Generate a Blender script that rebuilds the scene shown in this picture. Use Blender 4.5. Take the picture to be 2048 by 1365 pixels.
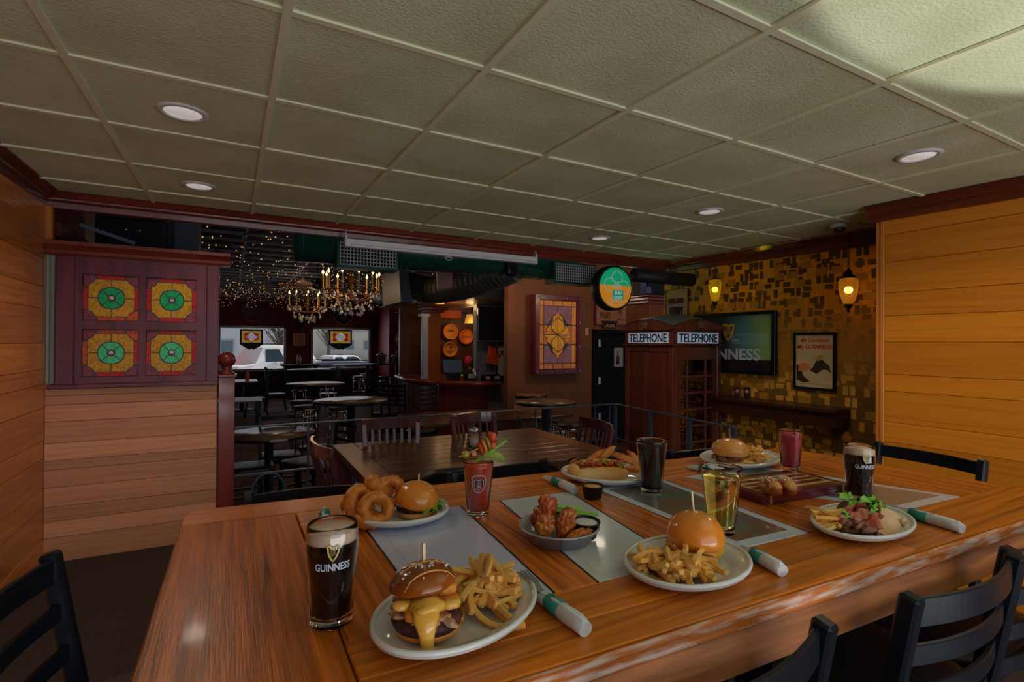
import bpy, bmesh, math, random
from mathutils import Vector, Matrix, Euler, noise
from math import sin, cos, pi, sqrt, radians
random.seed(7)
SC = bpy.context.scene
COL = SC.collection
for o in list(bpy.data.objects):
    bpy.data.objects.remove(o)

# ------------------------------------------------------------------ camera
HC = 1.45
FPX = 1030.0
YAW, PITCH, ROLL = 0.4987, 0.005, 0.006
_F = Vector((sin(YAW), cos(YAW), 0)); _R = Vector((cos(YAW), -sin(YAW), 0)); _Z = Vector((0, 0, 1))
CF = _F * cos(PITCH) + _Z * sin(PITCH)
_U = -_F * sin(PITCH) + _Z * cos(PITCH)
CR = _R * cos(ROLL) + _U * sin(ROLL)
CU = -_R * sin(ROLL) + _U * cos(ROLL)
cd = bpy.data.cameras.new('camera'); cam = bpy.data.objects.new('camera', cd); COL.objects.link(cam)
cd.sensor_width = 36; cd.lens = FPX / 2048 * 36; cd.clip_start = 0.05; cd.clip_end = 200
cam.matrix_world = Matrix(((CR.x, CU.x, -CF.x, 0), (CR.y, CU.y, -CF.y, 0), (CR.z, CU.z, -CF.z, HC), (0, 0, 0, 1)))
SC.camera = cam
# points of the place measured from the photograph: a pixel's sight line met with a real plane of the room
def ray(u, v): return CF + CR * ((u - 1024) / FPX) - CU * ((v - 682.5) / FPX)
def AZ(u, v, z): d = ray(u, v); t = (z - HC) / d.z; return Vector((d.x * t, d.y * t, z))
def AY(u, v, y): d = ray(u, v); t = y / d.y; return Vector((d.x * t, y, HC + d.z * t))
def AX(u, v, x): d = ray(u, v); t = x / d.x; return Vector((x, d.y * t, HC + d.z * t))
def cz(x, y): return HC + .89 - .0018 * x + .0169 * y      # the old grid ceiling sags a little towards the camera
def AC(u, v):
    d = ray(u, v); t = .89 / (d.z + .0018 * d.x - .0169 * d.y)
    return Vector((d.x * t, d.y * t, HC + d.z * t))

# ------------------------------------------------------------------ view, world, lights
SC.view_settings.view_transform = 'Standard'
SC.view_settings.look = 'None'
SC.view_settings.exposure = 0.0
SC.view_settings.gamma = 1.0
SC.view_settings.use_curve_mapping = False
W = bpy.data.worlds.new('daylight'); SC.world = W; W.use_nodes = True
bg = W.node_tree.nodes['Background']; bg.inputs[0].default_value = (.93, .97, 1.0, 1); bg.inputs[1].default_value = 0.22

def light(name, kind, loc, energy, color=(1, 1, 1), rot=None, size=.1, size_y=None, spot=None, blend=.5, target=None, spread=None):
    ld = bpy.data.lights.new(name, kind); ld.energy = energy; ld.color = color
    if kind == 'AREA':
        ld.size = size
        if size_y: ld.shape = 'RECTANGLE'; ld.size_y = size_y
        if spread: ld.spread = spread
    elif kind == 'SUN': ld.angle = size
    else: ld.shadow_soft_size = size
    if kind == 'SPOT': ld.spot_size = spot; ld.spot_blend = blend
    o = bpy.data.objects.new(name, ld); COL.objects.link(o); o.location = loc
    if target is not None:
        o.rotation_euler = (Vector(target) - Vector(loc)).to_track_quat('-Z', 'Y').to_euler()
    elif rot: o.rotation_euler = rot
    return o
# windows behind the camera: cool daylight
light('window_daylight', 'AREA', (1.3, -2.3, 1.5), 26, (.86, .93, 1), size=4.2, size_y=1.7, target=(1.3, 3, 1.1))
# daylight bounced up from the bright table by those windows onto the ceiling
bs = light('bounced_sunlight', 'SPOT', (1.85, -.9, .25), 165, (1, .99, .97), size=.03, spot=radians(27), blend=.12, target=(1.8, .18, 2.34))
bs.scale = (1.75, 1, 1)
light('ceiling_fill', 'AREA', (1.2, -2.4, .35), 40, (.93, .97, 1), size=4.4, size_y=.7, target=(.6, 1.6, 2.4))  # added fill lamp, low and aimed upwards to brighten the ceiling
# outdoors
light('sun', 'SUN', (30, 20, 30), 5.5, (1, .97, .92), size=.02, rot=(radians(48), 0, radians(118)))
# daylight of the far windows
light('far_window_daylight', 'AREA', (1.9, 17.6, 1.6), 16, (.8, .9, 1), size=4.6, size_y=1.4, target=(1.9, 5, .2))

# ------------------------------------------------------------------ materials
def s2l(c):
    c /= 255.0
    return c / 12.92 if c <= .04045 else ((c + .055) / 1.055) ** 2.4
def P(r, g, b, k=4.0):   # surface colour under the room's low light
    c = [s2l(q) * k for q in (r, g, b)]; m = max(c); f = min(1, .82 / m) if m else 1
    return tuple(q * f for q in c)
def F(r, g, b): return P(r, g, b, 1.6)
def node(nt, t, **kw):
    n = nt.nodes.new(t)
    for k, v in kw.items(): setattr(n, k, v)
    return n
def mat(name, col, col2=None, ns=10, st=(1, 1, 1), rough=.5, metal=0, bump=0, bs=None, coat=0, var=0, emit=None, es=0,
        trans=0, ior=1.45, detail=4, ramp=(.35, .65), spec=.5, bst=None, dist=.0, alpha=1, sss=0, coatr=.05):
    m = bpy.data.materials.new(name); m.use_nodes = True; nt = m.node_tree; L = nt.links.new
    b = nt.nodes['Principled BSDF']
    b.inputs['Roughness'].default_value = rough; b.inputs['Metallic'].default_value = metal
    b.inputs['Base Color'].default_value = (*col, 1); b.inputs['IOR'].default_value = ior
    b.inputs['Specular IOR Level'].default_value = spec
    b.inputs['Coat Weight'].default_value = coat; b.inputs['Coat Roughness'].default_value = coatr
    b.inputs['Transmission Weight'].default_value = trans
    b.inputs['Alpha'].default_value = alpha
    if sss: b.inputs['Subsurface Weight'].default_value = sss; b.inputs['Subsurface Radius'].default_value = (.01, .005, .003)
    if emit: b.inputs['Emission Color'].default_value = (*emit, 1); b.inputs['Emission Strength'].default_value = es
    vec = None
    if col2 or bump or var:
        tc = node(nt, 'ShaderNodeTexCoord'); oi = node(nt, 'ShaderNodeObjectInfo')
        ad = node(nt, 'ShaderNodeVectorMath', operation='MULTIPLY_ADD')
        ad.inputs[1].default_value = (37, 23, 51); L(oi.outputs['Random'], ad.inputs[0]); L(tc.outputs['Object'], ad.inputs[2])
        vec = ad.outputs[0]
    if col2:
        mp = node(nt, 'ShaderNodeMapping'); mp.inputs['Scale'].default_value = st; L(vec, mp.inputs['Vector'])
        n = node(nt, 'ShaderNodeTexNoise'); n.inputs['Scale'].default_value = ns; n.inputs['Detail'].default_value = detail
        n.inputs['Distortion'].default_value = dist
        L(mp.outputs[0], n.inputs['Vector'])
        r = node(nt, 'ShaderNodeValToRGB'); r.color_ramp.elements[0].position = ramp[0]; r.color_ramp.elements[1].position = ramp[1]
        r.color_ramp.elements[0].color = (*col2, 1); r.color_ramp.elements[1].color = (*col, 1)
        L(n.outputs[0], r.inputs[0]); cout = r.outputs[0]
        if var:
            h = node(nt, 'ShaderNodeHueSaturation'); L(cout, h.inputs['Color'])
            ma = node(nt, 'ShaderNodeMapRange'); L(oi.outputs['Random'], ma.inputs[0]); ma.inputs[3].default_value = 1 - var; ma.inputs[4].default_value = 1 + var
            L(ma.outputs[0], h.inputs['Value']); cout = h.outputs[0]
        L(cout, b.inputs['Base Color'])
        if emit and es and emit == 'col': pass
    elif var:
        h = node(nt, 'ShaderNodeHueSaturation'); h.inputs['Color'].default_value = (*col, 1)
        ma = node(nt, 'ShaderNodeMapRange'); L(oi.outputs['Random'], ma.inputs[0]); ma.inputs[3].default_value = 1 - var; ma.inputs[4].default_value = 1 + var
        L(ma.outputs[0], h.inputs['Value']); L(h.outputs[0], b.inputs['Base Color'])
    if bump:
        mp2 = node(nt, 'ShaderNodeMapping'); mp2.inputs['Scale'].default_value = bst or st; L(vec, mp2.inputs['Vector'])
        n2 = node(nt, 'ShaderNodeTexNoise'); n2.inputs['Scale'].default_value = bs or ns; n2.inputs['Detail'].default_value = 3
        L(mp2.outputs[0], n2.inputs['Vector'])
        bp = node(nt, 'ShaderNodeBump'); bp.inputs['Strength'].default_value = min(1, bump); bp.inputs['Distance'].default_value = .003
        L(n2.outputs[0], bp.inputs['Height']); L(bp.outputs[0], b.inputs['Normal'])
    return m
def wood(name, c1, c2, axis=0, ns=9, rough=.45, coat=0, var=.14, sq=.07, bump=.12, ramp=(.3, .7), dist=1.0, spec=.5, coatr=.08):
    st = [1, 1, 1]; st[axis] = sq
    return mat(name, c1, c2, ns=ns, st=tuple(st), rough=rough, coat=coat, var=var, bump=bump, bs=ns * 5, detail=7, ramp=ramp, dist=dist, spec=spec, coatr=coatr)
def beadboard(name, c, axis=0, pitch=.05, rough=.5):
    m = mat(name, c, tuple(x * .7 for x in c), ns=6, st=(1, 1, .15), rough=rough, spec=.25); nt = m.node_tree; L = nt.links.new
    tc = node(nt, 'ShaderNodeTexCoord'); w = node(nt, 'ShaderNodeTexWave', wave_type='BANDS', bands_direction='XYZ'[axis], wave_profile='SIN')
    w.inputs['Scale'].default_value = 2 * pi / pitch / 20
    L(tc.outputs['Object'], w.inputs['Vector'])
    r = node(nt, 'ShaderNodeValToRGB'); r.color_ramp.elements[0].position = .0; r.color_ramp.elements[1].position = .18
    L(w.outputs[1], r.inputs[0])
    bp = node(nt, 'ShaderNodeBump'); bp.inputs['Strength'].default_value = 1; bp.inputs['Distance'].default_value = .008
    L(r.outputs[0], bp.inputs['Height']); L(bp.outputs[0], nt.nodes['Principled BSDF'].inputs['Normal'])
    return m
def glow(name, col, s):
    m = bpy.data.materials.new(name); m.use_nodes = True; nt = m.node_tree; b = nt.nodes['Principled BSDF']
    b.inputs['Base Color'].default_value = (*[min(.8, c) for c in col], 1); b.inputs['Emission Color'].default_value = (*col, 1); b.inputs['Emission Strength'].default_value = s
    return m
K = {}
def reg(k, m): K[k] = m; return m
reg('black', mat('black_metal', (.007, .01, .018), rough=.33, metal=0, spec=.38, bump=.04, bs=60))
reg('blackmatte', mat('black_paint', (.012, .012, .013), rough=.55))
reg('chrome', mat('chrome', (.75, .76, .8), rough=.12, metal=1))
reg('steel', mat('steel', (.45, .47, .5), rough=.35, metal=1))
reg('vinyl', mat('black_vinyl', (.02, .013, .017), rough=.38, bump=.1, bs=250))
reg('mahog', wood('dark_red_wood', P(80, 30, 20), P(46, 15, 11), axis=0, rough=.3, coat=.3, spec=.5))
reg('mahogz', wood('dark_red_wood_upright', P(62, 20, 29), P(38, 12, 20), axis=2, rough=.35, coat=.12))
reg('mahogy', wood('dark_red_wood_deep', P(66, 26, 13), P(38, 14, 8), axis=1, rough=.3, coat=.3))
reg('plank', wood('pale_hickory', P(148, 103, 78), P(112, 72, 50), axis=0, ns=24, rough=.42, var=.2, sq=.04, ramp=(.25, .6), dist=1.8))
reg('planky', wood('honey_hickory', P(140, 84, 36), P(100, 54, 18), axis=1, ns=24, rough=.3, var=.22, sq=.045, coat=.25, ramp=(.25, .6), dist=1.6, coatr=.2))
reg('plankr', wood('golden_hickory', P(138, 82, 17), P(112, 60, 10), axis=1, ns=22, rough=.34, var=.14, sq=.045, coat=.2, ramp=(.22, .58), dist=1.6, coatr=.2))
reg('trimoak', wood('oak_trim', P(132, 80, 28), P(104, 58, 20), axis=2, rough=.35))
reg('ceil', mat('ceiling_tile_stucco', P(121, 126, 104), P(110, 114, 90), ns=2.5, rough=.85, bump=.9, bs=95, var=.03))
reg('grid', mat('ceiling_grid', P(126, 126, 106), rough=.55))
reg('carpet', mat('dark_carpet', (.085, .055, .045), (.026, .017, .016), ns=260, rough=.95, bump=.8, bs=300))
reg('white', mat('white_ceramic', (.78, .78, .79), rough=.12, coat=.5))
reg('whitepaint', mat('white_paint', (.7, .7, .72), rough=.4))
reg('greypaint', mat('grey_paint', (.42, .43, .46), rough=.4))
reg('green', mat('green_duct_paint', (.012, .1, .075), (.01, .08, .06), ns=4, rough=.35, metal=.2))
reg('flex', mat('grey_flex_duct', (.1, .12, .12), rough=.5, metal=.5))
reg('galv', mat('galvanised_steel', (.3, .36, .4), (.2, .24, .28), ns=14, rough=.35, metal=.7))
reg('brownwall', mat('brown_painted_wall', P(66, 36, 16), P(60, 32, 14), ns=3, rough=.6, bump=.25, bs=120))
reg('darkwall', mat('black_ceiling_paint', (.004, .004, .005), rough=.9, spec=.1))
reg('glass', mat('clear_glass', (1, 1, 1), rough=0, trans=1, ior=1.45))
reg('thinglass', mat('pane_glass', (1, 1, 1), rough=0, trans=1, ior=1.02, spec=.3))
reg('lead', mat('lead_came', (.06, .065, .08), rough=.4, metal=.7))

# ------------------------------------------------------------------ mesh helpers
class MB:
    def __init__(s): s.v = []; s.f = []; s.sm = []
    def add(s, vs, fs, smooth=False):
        b = len(s.v); s.v += [tuple(p) for p in vs]
        for f in fs: s.f.append([b + i for i in f]); s.sm.append(smooth)
        return s
    def box(s, x0, x1, y0, y1, z0, z1):
        return s.add([(x0, y0, z0), (x1, y0, z0), (x1, y1, z0), (x0, y1, z0), (x0, y0, z1), (x1, y0, z1), (x1, y1, z1), (x0, y1, z1)],
                     [(0, 3, 2, 1), (4, 5, 6, 7), (0, 1, 5, 4), (1, 2, 6, 5), (2, 3, 7, 6), (3, 0, 4, 7)])
    def bar(s, p, q, w, d, up=(0, 0, 1)):
        p = Vector(p); q = Vector(q); a = (q - p).normalized(); u = Vector(up)
        if abs(a.dot(u)) > .98: u = Vector((0, 1, 0))
        x = a.cross(u).normalized() * (w / 2); y = x.cross(a).normalized() * (d / 2)
        vs = [p - x - y, p + x - y, p + x + y, p - x + y, q - x - y, q + x - y, q + x + y, q - x + y]
        return s.add(vs, [(0, 3, 2, 1), (4, 5, 6, 7), (0, 1, 5, 4), (1, 2, 6, 5), (2, 3, 7, 6), (3, 0, 4, 7)])
    def tube(s, pts, r, n=8, cap=True, closed=False, smooth=True):
        pts = [Vector(p) for p in pts]; m = len(pts); b = len(s.v); prev = None
        rr = r if isinstance(r, (list, tuple)) else [r] * m
        for i, p in enumerate(pts):
            if closed: t = pts[(i + 1) % m] - pts[i - 1]
            else: t = pts[min(i + 1, m - 1)] - pts[max(i - 1, 0)]
            t.normalize()
            if prev is None:
                u = Vector((0, 0, 1)) if abs(t.z) < .9 else Vector((1, 0, 0)); x = t.cross(u).normalized()
            else: x = (prev - t * prev.dot(t)).normalized()
            prev = x; y = t.cross(x)
            for k in range(n):
                a = 2 * pi * k / n; s.v.append(tuple(p + (x * cos(a) + y * sin(a)) * rr[i]))
        for i in range(m if closed else m - 1):
            j = (i + 1) % m
            for k in range(n):
                s.f.append([b + i * n + k, b + i * n + (k + 1) % n, b + j * n + (k + 1) % n, b + j * n + k]); s.sm.append(smooth)
        if cap and not closed:
            s.f.append([b + k for k in range(n)][::-1]); s.sm.append(False)
            s.f.append([b + (m - 1) * n + k for k in range(n)]); s.sm.append(False)
        return s
    def sqtube(s, pts, w, h=None):
        pts = [Vector(p) for p in pts]; h = h or w; b = len(s.v); m = len(pts); prev = None
        for i, p in enumerate(pts):
            t = (pts[min(i + 1, m - 1)] - pts[max(i - 1, 0)]).normalized()
            if prev is None:
                u = Vector((0, 0, 1)) if abs(t.z) < .9 else Vector((0, 1, 0)); x = t.cross(u).normalized()
            else: x = (prev - t * prev.dot(t)).normalized()
            prev = x; y = t.cross(x)
            for a, c in ((-1, -1), (1, -1), (1, 1), (-1, 1)): s.v.append(tuple(p + x * (a * w / 2) + y * (c * h / 2)))
        for i in range(m - 1):
            for k in range(4): s.f.append([b + i * 4 + k, b + i * 4 + (k + 1) % 4, b + i * 4 + 4 + (k + 1) % 4, b + i * 4 + 4 + k]); s.sm.append(False)
        s.f.append([b + 3, b + 2, b + 1, b]); s.f.append([b + (m - 1) * 4 + k for k in range(4)]); s.sm += [False, False]
        return s
    def lathe(s, prof, n=24, c=(0, 0, 0), sx=1, sy=1, smooth=True, a0=0, rot=0):
        b = len(s.v); idx = []
        for r, z in prof:
            if r < 1e-6: idx.append([len(s.v)]); s.v.append((c[0], c[1], c[2] + z))
            else:
                row = []
                for k in range(n):
                    a = 2 * pi * k / n + a0; x = r * cos(a) * sx; y = r * sin(a) * sy
                    row.append(len(s.v)); s.v.append((c[0] + x * cos(rot) - y * sin(rot), c[1] + x * sin(rot) + y * cos(rot), c[2] + z))
                idx.append(row)
        for A, B in zip(idx, idx[1:]):
            if len(A) == 1 and len(B) == 1: continue
            for k in range(n):
                k2 = (k + 1) % n
                if len(A) == 1: f = [A[0], B[k2], B[k]]
                elif len(B) == 1: f = [A[k], A[k2], B[0]]
                else: f = [A[k], A[k2], B[k2], B[k]]
                s.f.append(f); s.sm.append(smooth)
        if len(idx[0]) > 1 and len(idx[-1]) > 1:      # a ring: close it on itself
            for k in range(n): k2 = (k + 1) % n; s.f.append([idx[-1][k], idx[-1][k2], idx[0][k2], idx[0][k]]); s.sm.append(False)
        elif len(idx[0]) > 1: s.f.append(idx[0][::-1]); s.sm.append(False)
        elif len(idx[-1]) > 1: s.f.append(list(idx[-1])); s.sm.append(False)
        return s
    def prism(s, poly, d, M=None, smooth=False):
        """poly in local xy, extruded to z=d"""
        n = len(poly); vs = [Vector((x, y, 0)) for x, y in poly] + [Vector((x, y, d)) for x, y in poly]
        if M is not None: vs = [M @ v for v in vs]
        fs = [list(range(n))[::-1], list(range(n, 2 * n))] + [[i, (i + 1) % n, n + (i + 1) % n, n + i] for i in range(n)]
        return s.add(vs, fs, smooth)
    def ribbon(s, pts, w, d, M=None):
        """a flat stroke along 2-D points"""
        m = len(pts); ws = w if isinstance(w, (list, tuple)) else [w] * m
        L_, R_ = [], []
        for i in range(m):
            a = Vector(pts[max(i - 1, 0)]); c = Vector(pts[min(i + 1, m - 1)]); t = (c - a)
            if t.length < 1e-9: t = Vector((1, 0))
            t.normalize(); nrm = Vector((-t.y, t.x)); p = Vector(pts[i])
            L_.append(p + nrm * ws[i] / 2); R_.append(p - nrm * ws[i] / 2)
        for i in range(m - 1):
            q = [L_[i], R_[i], R_[i + 1], L_[i + 1]]
            s.prism([(p.x, p.y) for p in q], d, M)
        return s
    def blob(s, c, r, amp=.15, fr=1.6, seed=0, nu=18, nv=11, M=None, power=1):
        c = Vector(c); b = len(s.v); sd = Vector((seed * 3.1, seed * 1.7, seed * 2.3))
        for j in range(nv + 1):
            ph = pi * j / nv
            for i in range(nu):
                th = 2 * pi * i / nu; d = Vector((sin(ph) * cos(th), sin(ph) * sin(th), cos(ph)))
                k = 1 + amp * noise.fractal(d * fr + sd, 1, 2, 3)
                e = Vector([math.copysign(abs(q) ** power, q) for q in d])
                v = Vector((e.x * r[0], e.y * r[1], e.z * r[2])) * k
                if M is not None: v = M @ v
                s.v.append(tuple(c + v))
        for j in range(nv):
            for i in range(nu):
                s.f.append([b + j * nu + i, b + (j + 1) * nu + i, b + (j + 1) * nu + (i + 1) % nu, b + j * nu + (i + 1) % nu]); s.sm.append(True)
        return s
    def mesh(s, name='mesh', bevel=0, seg=1, smooth=None):
        me = bpy.data.meshes.new(name); me.from_pydata(s.v, [], s.f); me.validate()
        if len(me.polygons) == len(s.sm): me.polygons.foreach_set('use_smooth', [bool(x) if smooth is None else smooth for x in s.sm])
        bm = bmesh.new(); bm.from_mesh(me)
        bmesh.ops.remove_doubles(bm, verts=bm.verts, dist=1e-6)
        bmesh.ops.recalc_face_normals(bm, faces=bm.faces)
        if bevel:
            es = [e for e in bm.edges if len(e.link_faces) == 2 and e.calc_face_angle(0) > .6]
            bmesh.ops.bevel(bm, geom=es, offset=bevel, segments=seg, profile=.5, affect='EDGES', clamp_overlap=True)
        bm.to_mesh(me); bm.free(); me.update()
        return me
def link(name, me, m=None, parent=None, loc=(0, 0, 0), rot=None):
    o = bpy.data.objects.new(name, me); COL.objects.link(o)
    if m is not None and not me.materials: me.materials.append(K[m] if isinstance(m, str) else m)
    o.location = loc
    if rot is not None: o.rotation_euler = rot
    if parent is not None: o.parent = parent
    return o
def root(name, label, cat, loc=(0, 0, 0), rz=0, group=None):
    o = bpy.data.objects.new(name, None); COL.objects.link(o); o.empty_display_size = .05
    o.location = loc; o.rotation_euler = (0, 0, rz); o['label'] = label; o['category'] = cat
    if group: o['group'] = group
    return o
def part(name, mb, m, parent, loc=(0, 0, 0), rot=None, bevel=0, seg=1, label=None):
    me = mb.mesh(name, bevel, seg) if isinstance(mb, MB) else mb
    o = link(name, me, m, parent, loc, rot)
    if label: o['label'] = label
    return o
def solo(name, mb, m, label, cat, loc=(0, 0, 0), rz=0, group=None, bevel=0, seg=1, rot=None):
    me = mb.mesh(name, bevel, seg) if isinstance(mb, MB) else mb
    o = link(name, me, m, None, loc, rot if rot is not None else (0, 0, rz)); o['label'] = label; o['category'] = cat
    if group: o['group'] = group
    return o
def struct(name, mb, m, bevel=0, seg=1):
    o = link(name, mb.mesh(name, bevel, seg), m); o['kind'] = 'structure'; return o
def sempty(name):
    o = bpy.data.objects.new(name, None); COL.objects.link(o); o['kind'] = 'structure'; return o
def dup(o, loc=None, rz=None, label=None, group=None, parent=None):
    kids = list(o.children)
    c = o.copy(); COL.objects.link(c)
    if parent is not None: c.parent = parent
    if loc is not None: c.location = loc
    if rz is not None: c.rotation_euler = (0, 0, rz)
    if label: c['label'] = label
    if group: c['group'] = group
    for k in kids: dup(k, parent=c)
    return c
def frame3(right, up, origin=(0, 0, 0)):
    r = Vector(right).normalized(); u = Vector(up).normalized(); n = r.cross(u)
    M = Matrix((r, u, n)).transposed().to_4x4(); M.translation = Vector(origin); return M
FY = lambda o=(0, 0, 0): frame3((1, 0, 0), (0, 0, 1), o)       # faces -Y (towards the camera side)
FX = lambda o=(0, 0, 0): frame3((0, -1, 0), (0, 0, 1), o)      # faces -X
_tc = {}
def textmb(body, w, h, d=.002, bold=0, shear=0):
    """letters as flat solid shapes, centred, fitted to w x h"""
    key = (body, bold, shear)
    if key not in _tc:
        cu = bpy.data.curves.new('t', 'FONT'); cu.body = body; cu.offset = bold; cu.shear = shear; cu.extrude = .5; cu.resolution_u = 3
        o = bpy.data.objects.new('t', cu); COL.objects.link(o)
        dg = bpy.context.evaluated_depsgraph_get(); dg.update(); me = bpy.data.meshes.new_from_object(o.evaluated_get(dg))
        vs = [v.co.copy() for v in me.vertices]; fs = [list(p.vertices) for p in me.polygons]
        bpy.data.objects.remove(o); bpy.data.curves.remove(cu); bpy.data.meshes.remove(me)
        x0 = min(v.x for v in vs); x1 = max(v.x for v in vs); y0 = min(v.y for v in vs); y1 = max(v.y for v in vs)
        _tc[key] = ([((v.x - x0) / (x1 - x0) - .5, (v.y - y0) / (y1 - y0) - .5, v.z + .5) for v in vs], fs)
    vs, fs = _tc[key]
    return MB().add([(x * w, y * h, z * d) for x, y, z in vs], fs)
def xf(mb, M):
    mb.v = [tuple(M @ Vector(v)) for v in mb.v]; return mb
def wrap(mb, r, z0, a0=0):
    """bend flat lettering round a glass of radius r(z) facing -Y"""
    out = []
    for x, y, z in mb.v:
        rr = (r(z0 + y) if callable(r) else r) + z; a = x / rr + a0
        out.append((rr * sin(a), -rr * cos(a), z0 + y))
    mb.v = out; return mb
def arc(cx, cy, r, a0, a1, n=10, ry=None):
    return [(cx + r * cos(a0 + (a1 - a0) * i / n), cy + (ry or r) * sin(a0 + (a1 - a0) * i / n)) for i in range(n + 1)]
def harp(h, d=.001):
    """the harp emblem, facing local +z, height h, centred"""
    mb = MB(); s = h
    mb.ribbon([(x * s, y * s) for x, y in ((.33, .36), (.34, .2), (.28, 0), (.17, -.22), (.02, -.44))], [.075 * s, .09 * s, .1 * s, .1 * s, .06 * s], d)
    mb.ribbon([(x * s, y * s) for x, y in ((-.28, .32), (-.27, .1), (-.2, -.14), (-.08, -.34), (.02, -.47))], [.1 * s, .09 * s, .09 * s, .09 * s, .08 * s], d)
    mb.ribbon([(x * s, y * s) for x, y in ((-.34, .3), (-.28, .42), (-.16, .42), (-.02, .34), (.12, .33), (.25, .42), (.38, .38))], [.05 * s, .09 * s, .1 * s, .09 * s, .09 * s, .1 * s, .05 * s], d)
    for k in range(6):
        t = k / 6; mb.ribbon([((-.18 + .42 * t) * s, .36 * s), ((-.19 + .3 * t + .06) * s, (-.2 + .12 * t) * s)], .012 * s, d * .7)
    return mb
# ================================================================== the setting
XL, YB, XR, XG = -1.08, 4.40, 3.76, 4.47      # left wall, opening, right plank wall, gold wall
ZM = -0.30                                    # the main bar floor lies two steps lower
# --- dining platform floor (carpet) and bar floor (tiles)
struct('floor', MB().box(XL - .1, 3.72, -2.6, YB + .06, ZM, 0), 'carpet')
reg('grout', mat('tile_grout', (.03, .02, .016), rough=.9))
reg('tile', mat('floor_tile_clay', P(58, 34, 22), P(44, 26, 18), ns=5, rough=.75, var=.25, spec=.15))
fm = struct('floor_main', MB().box(-1.2, 12, YB + .06, 18.2, ZM - .1, ZM - .004), 'grout')
struct('floor_right', MB().box(3.72, 4.6, -2.6, YB + .06, ZM - .1, ZM), 'tile')
tm = MB().box(-.196, .196, -.196, .196, -.004, .0)
tme = tm.mesh('floor_tile', .002); tme.materials.append(K['tile'])
b = MB(); nt_ = 0
for iy in range(33):
    for ix in range(20):
        y = 4.7 + iy * .4; x = -.85 + ix * .4
        if 4.9 < y < 12.5 and -.04 * y - .2 < x < .33 * y + .3 and nt_ < 290: nt_ += 1; link('floor_tile', tme, None, fm, (x, y, ZM))
        else: b.box(x - .196, x + .196, y - .196, y + .196, ZM - .004, ZM)
o = part('floor_tiles', b, 'tile', fm); o['kind'] = 'stuff'
# --- plank walls: every board its own piece
def planks(wall, m, along, fixed, a0, a1, z0, z1, hs, lens, th=.018, facing=1, seed=1):
    rnd = random.Random(seed); z = z0; i = 0
    while z < z1 - .01:
        h = min(hs[i % len(hs)], z1 - z); i += 1
        if z1 - z - h < .03: h = z1 - z
        a = a0; first = True
        while a < a1 - .01:
            l = rnd.uniform(*lens) * (.6 if first else 1); first = False
            e = min(a1, a + l)
            if a1 - e < .35: e = a1
            t = th + rnd.uniform(-.0012, .0012)
            mb = MB()
            g = .0012
            if along == 'x': mb.box(-(e - a) / 2 + g, (e - a) / 2 - g, -t, 0, g, h - g); loc = ((a + e) / 2, fixed, z)
            else:
                mb.box(0, t, -(e - a) / 2 + g, (e - a) / 2 - g, g, h - g)
                loc = (fixed if facing > 0 else fixed - t, (a + e) / 2, z)
            part('plank', mb, m, wall, loc, bevel=.0015)
            a = e
        z += h
wl = struct('wall_left', MB().box(XL - .12, XL - .0, -2.6, 18.1, ZM, 3.3), 'darkwall')
planks(wl, 'planky', 'y', XL, .2, YB - .001, 0, 2.40, [.165, .2, .13, .19, .12, .21, .15, .1, .17, .22, .14, .19, .2], (1.6, 3.2), seed=5)
wb = struct('wall_back', MB().box(XL, -.09, YB, YB + .11, 0, 1.135), 'plank')
planks(wb, 'plank', 'x', YB, XL + .018, -.092, 0, 1.135, [.165, .105, .095, .125, .115, .06, .115, .14, .11, .06], (1.5, 2.5), seed=3)
wr = struct('wall_right', MB().box(XR + .018, 4.6, -2.6, 1.85, ZM, 2.42), 'darkwall')
planks(wr, 'plankr', 'y', XR + .018, -.6, 1.80, 0, 2.34, [.15, .19, .12, .2, .165, .13, .2, .11, .21, .17, .15, .2, .18, .14], (1.2, 2.6), facing=-1, seed=9)
t = struct('trim_1', MB().box(XR - .002, XR + .02, 1.80, 1.826, 0, 2.33).box(XR + .004, XR + .03, 1.826, 1.853, 0, 2.33), 'trimoak', bevel=.004)
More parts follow.
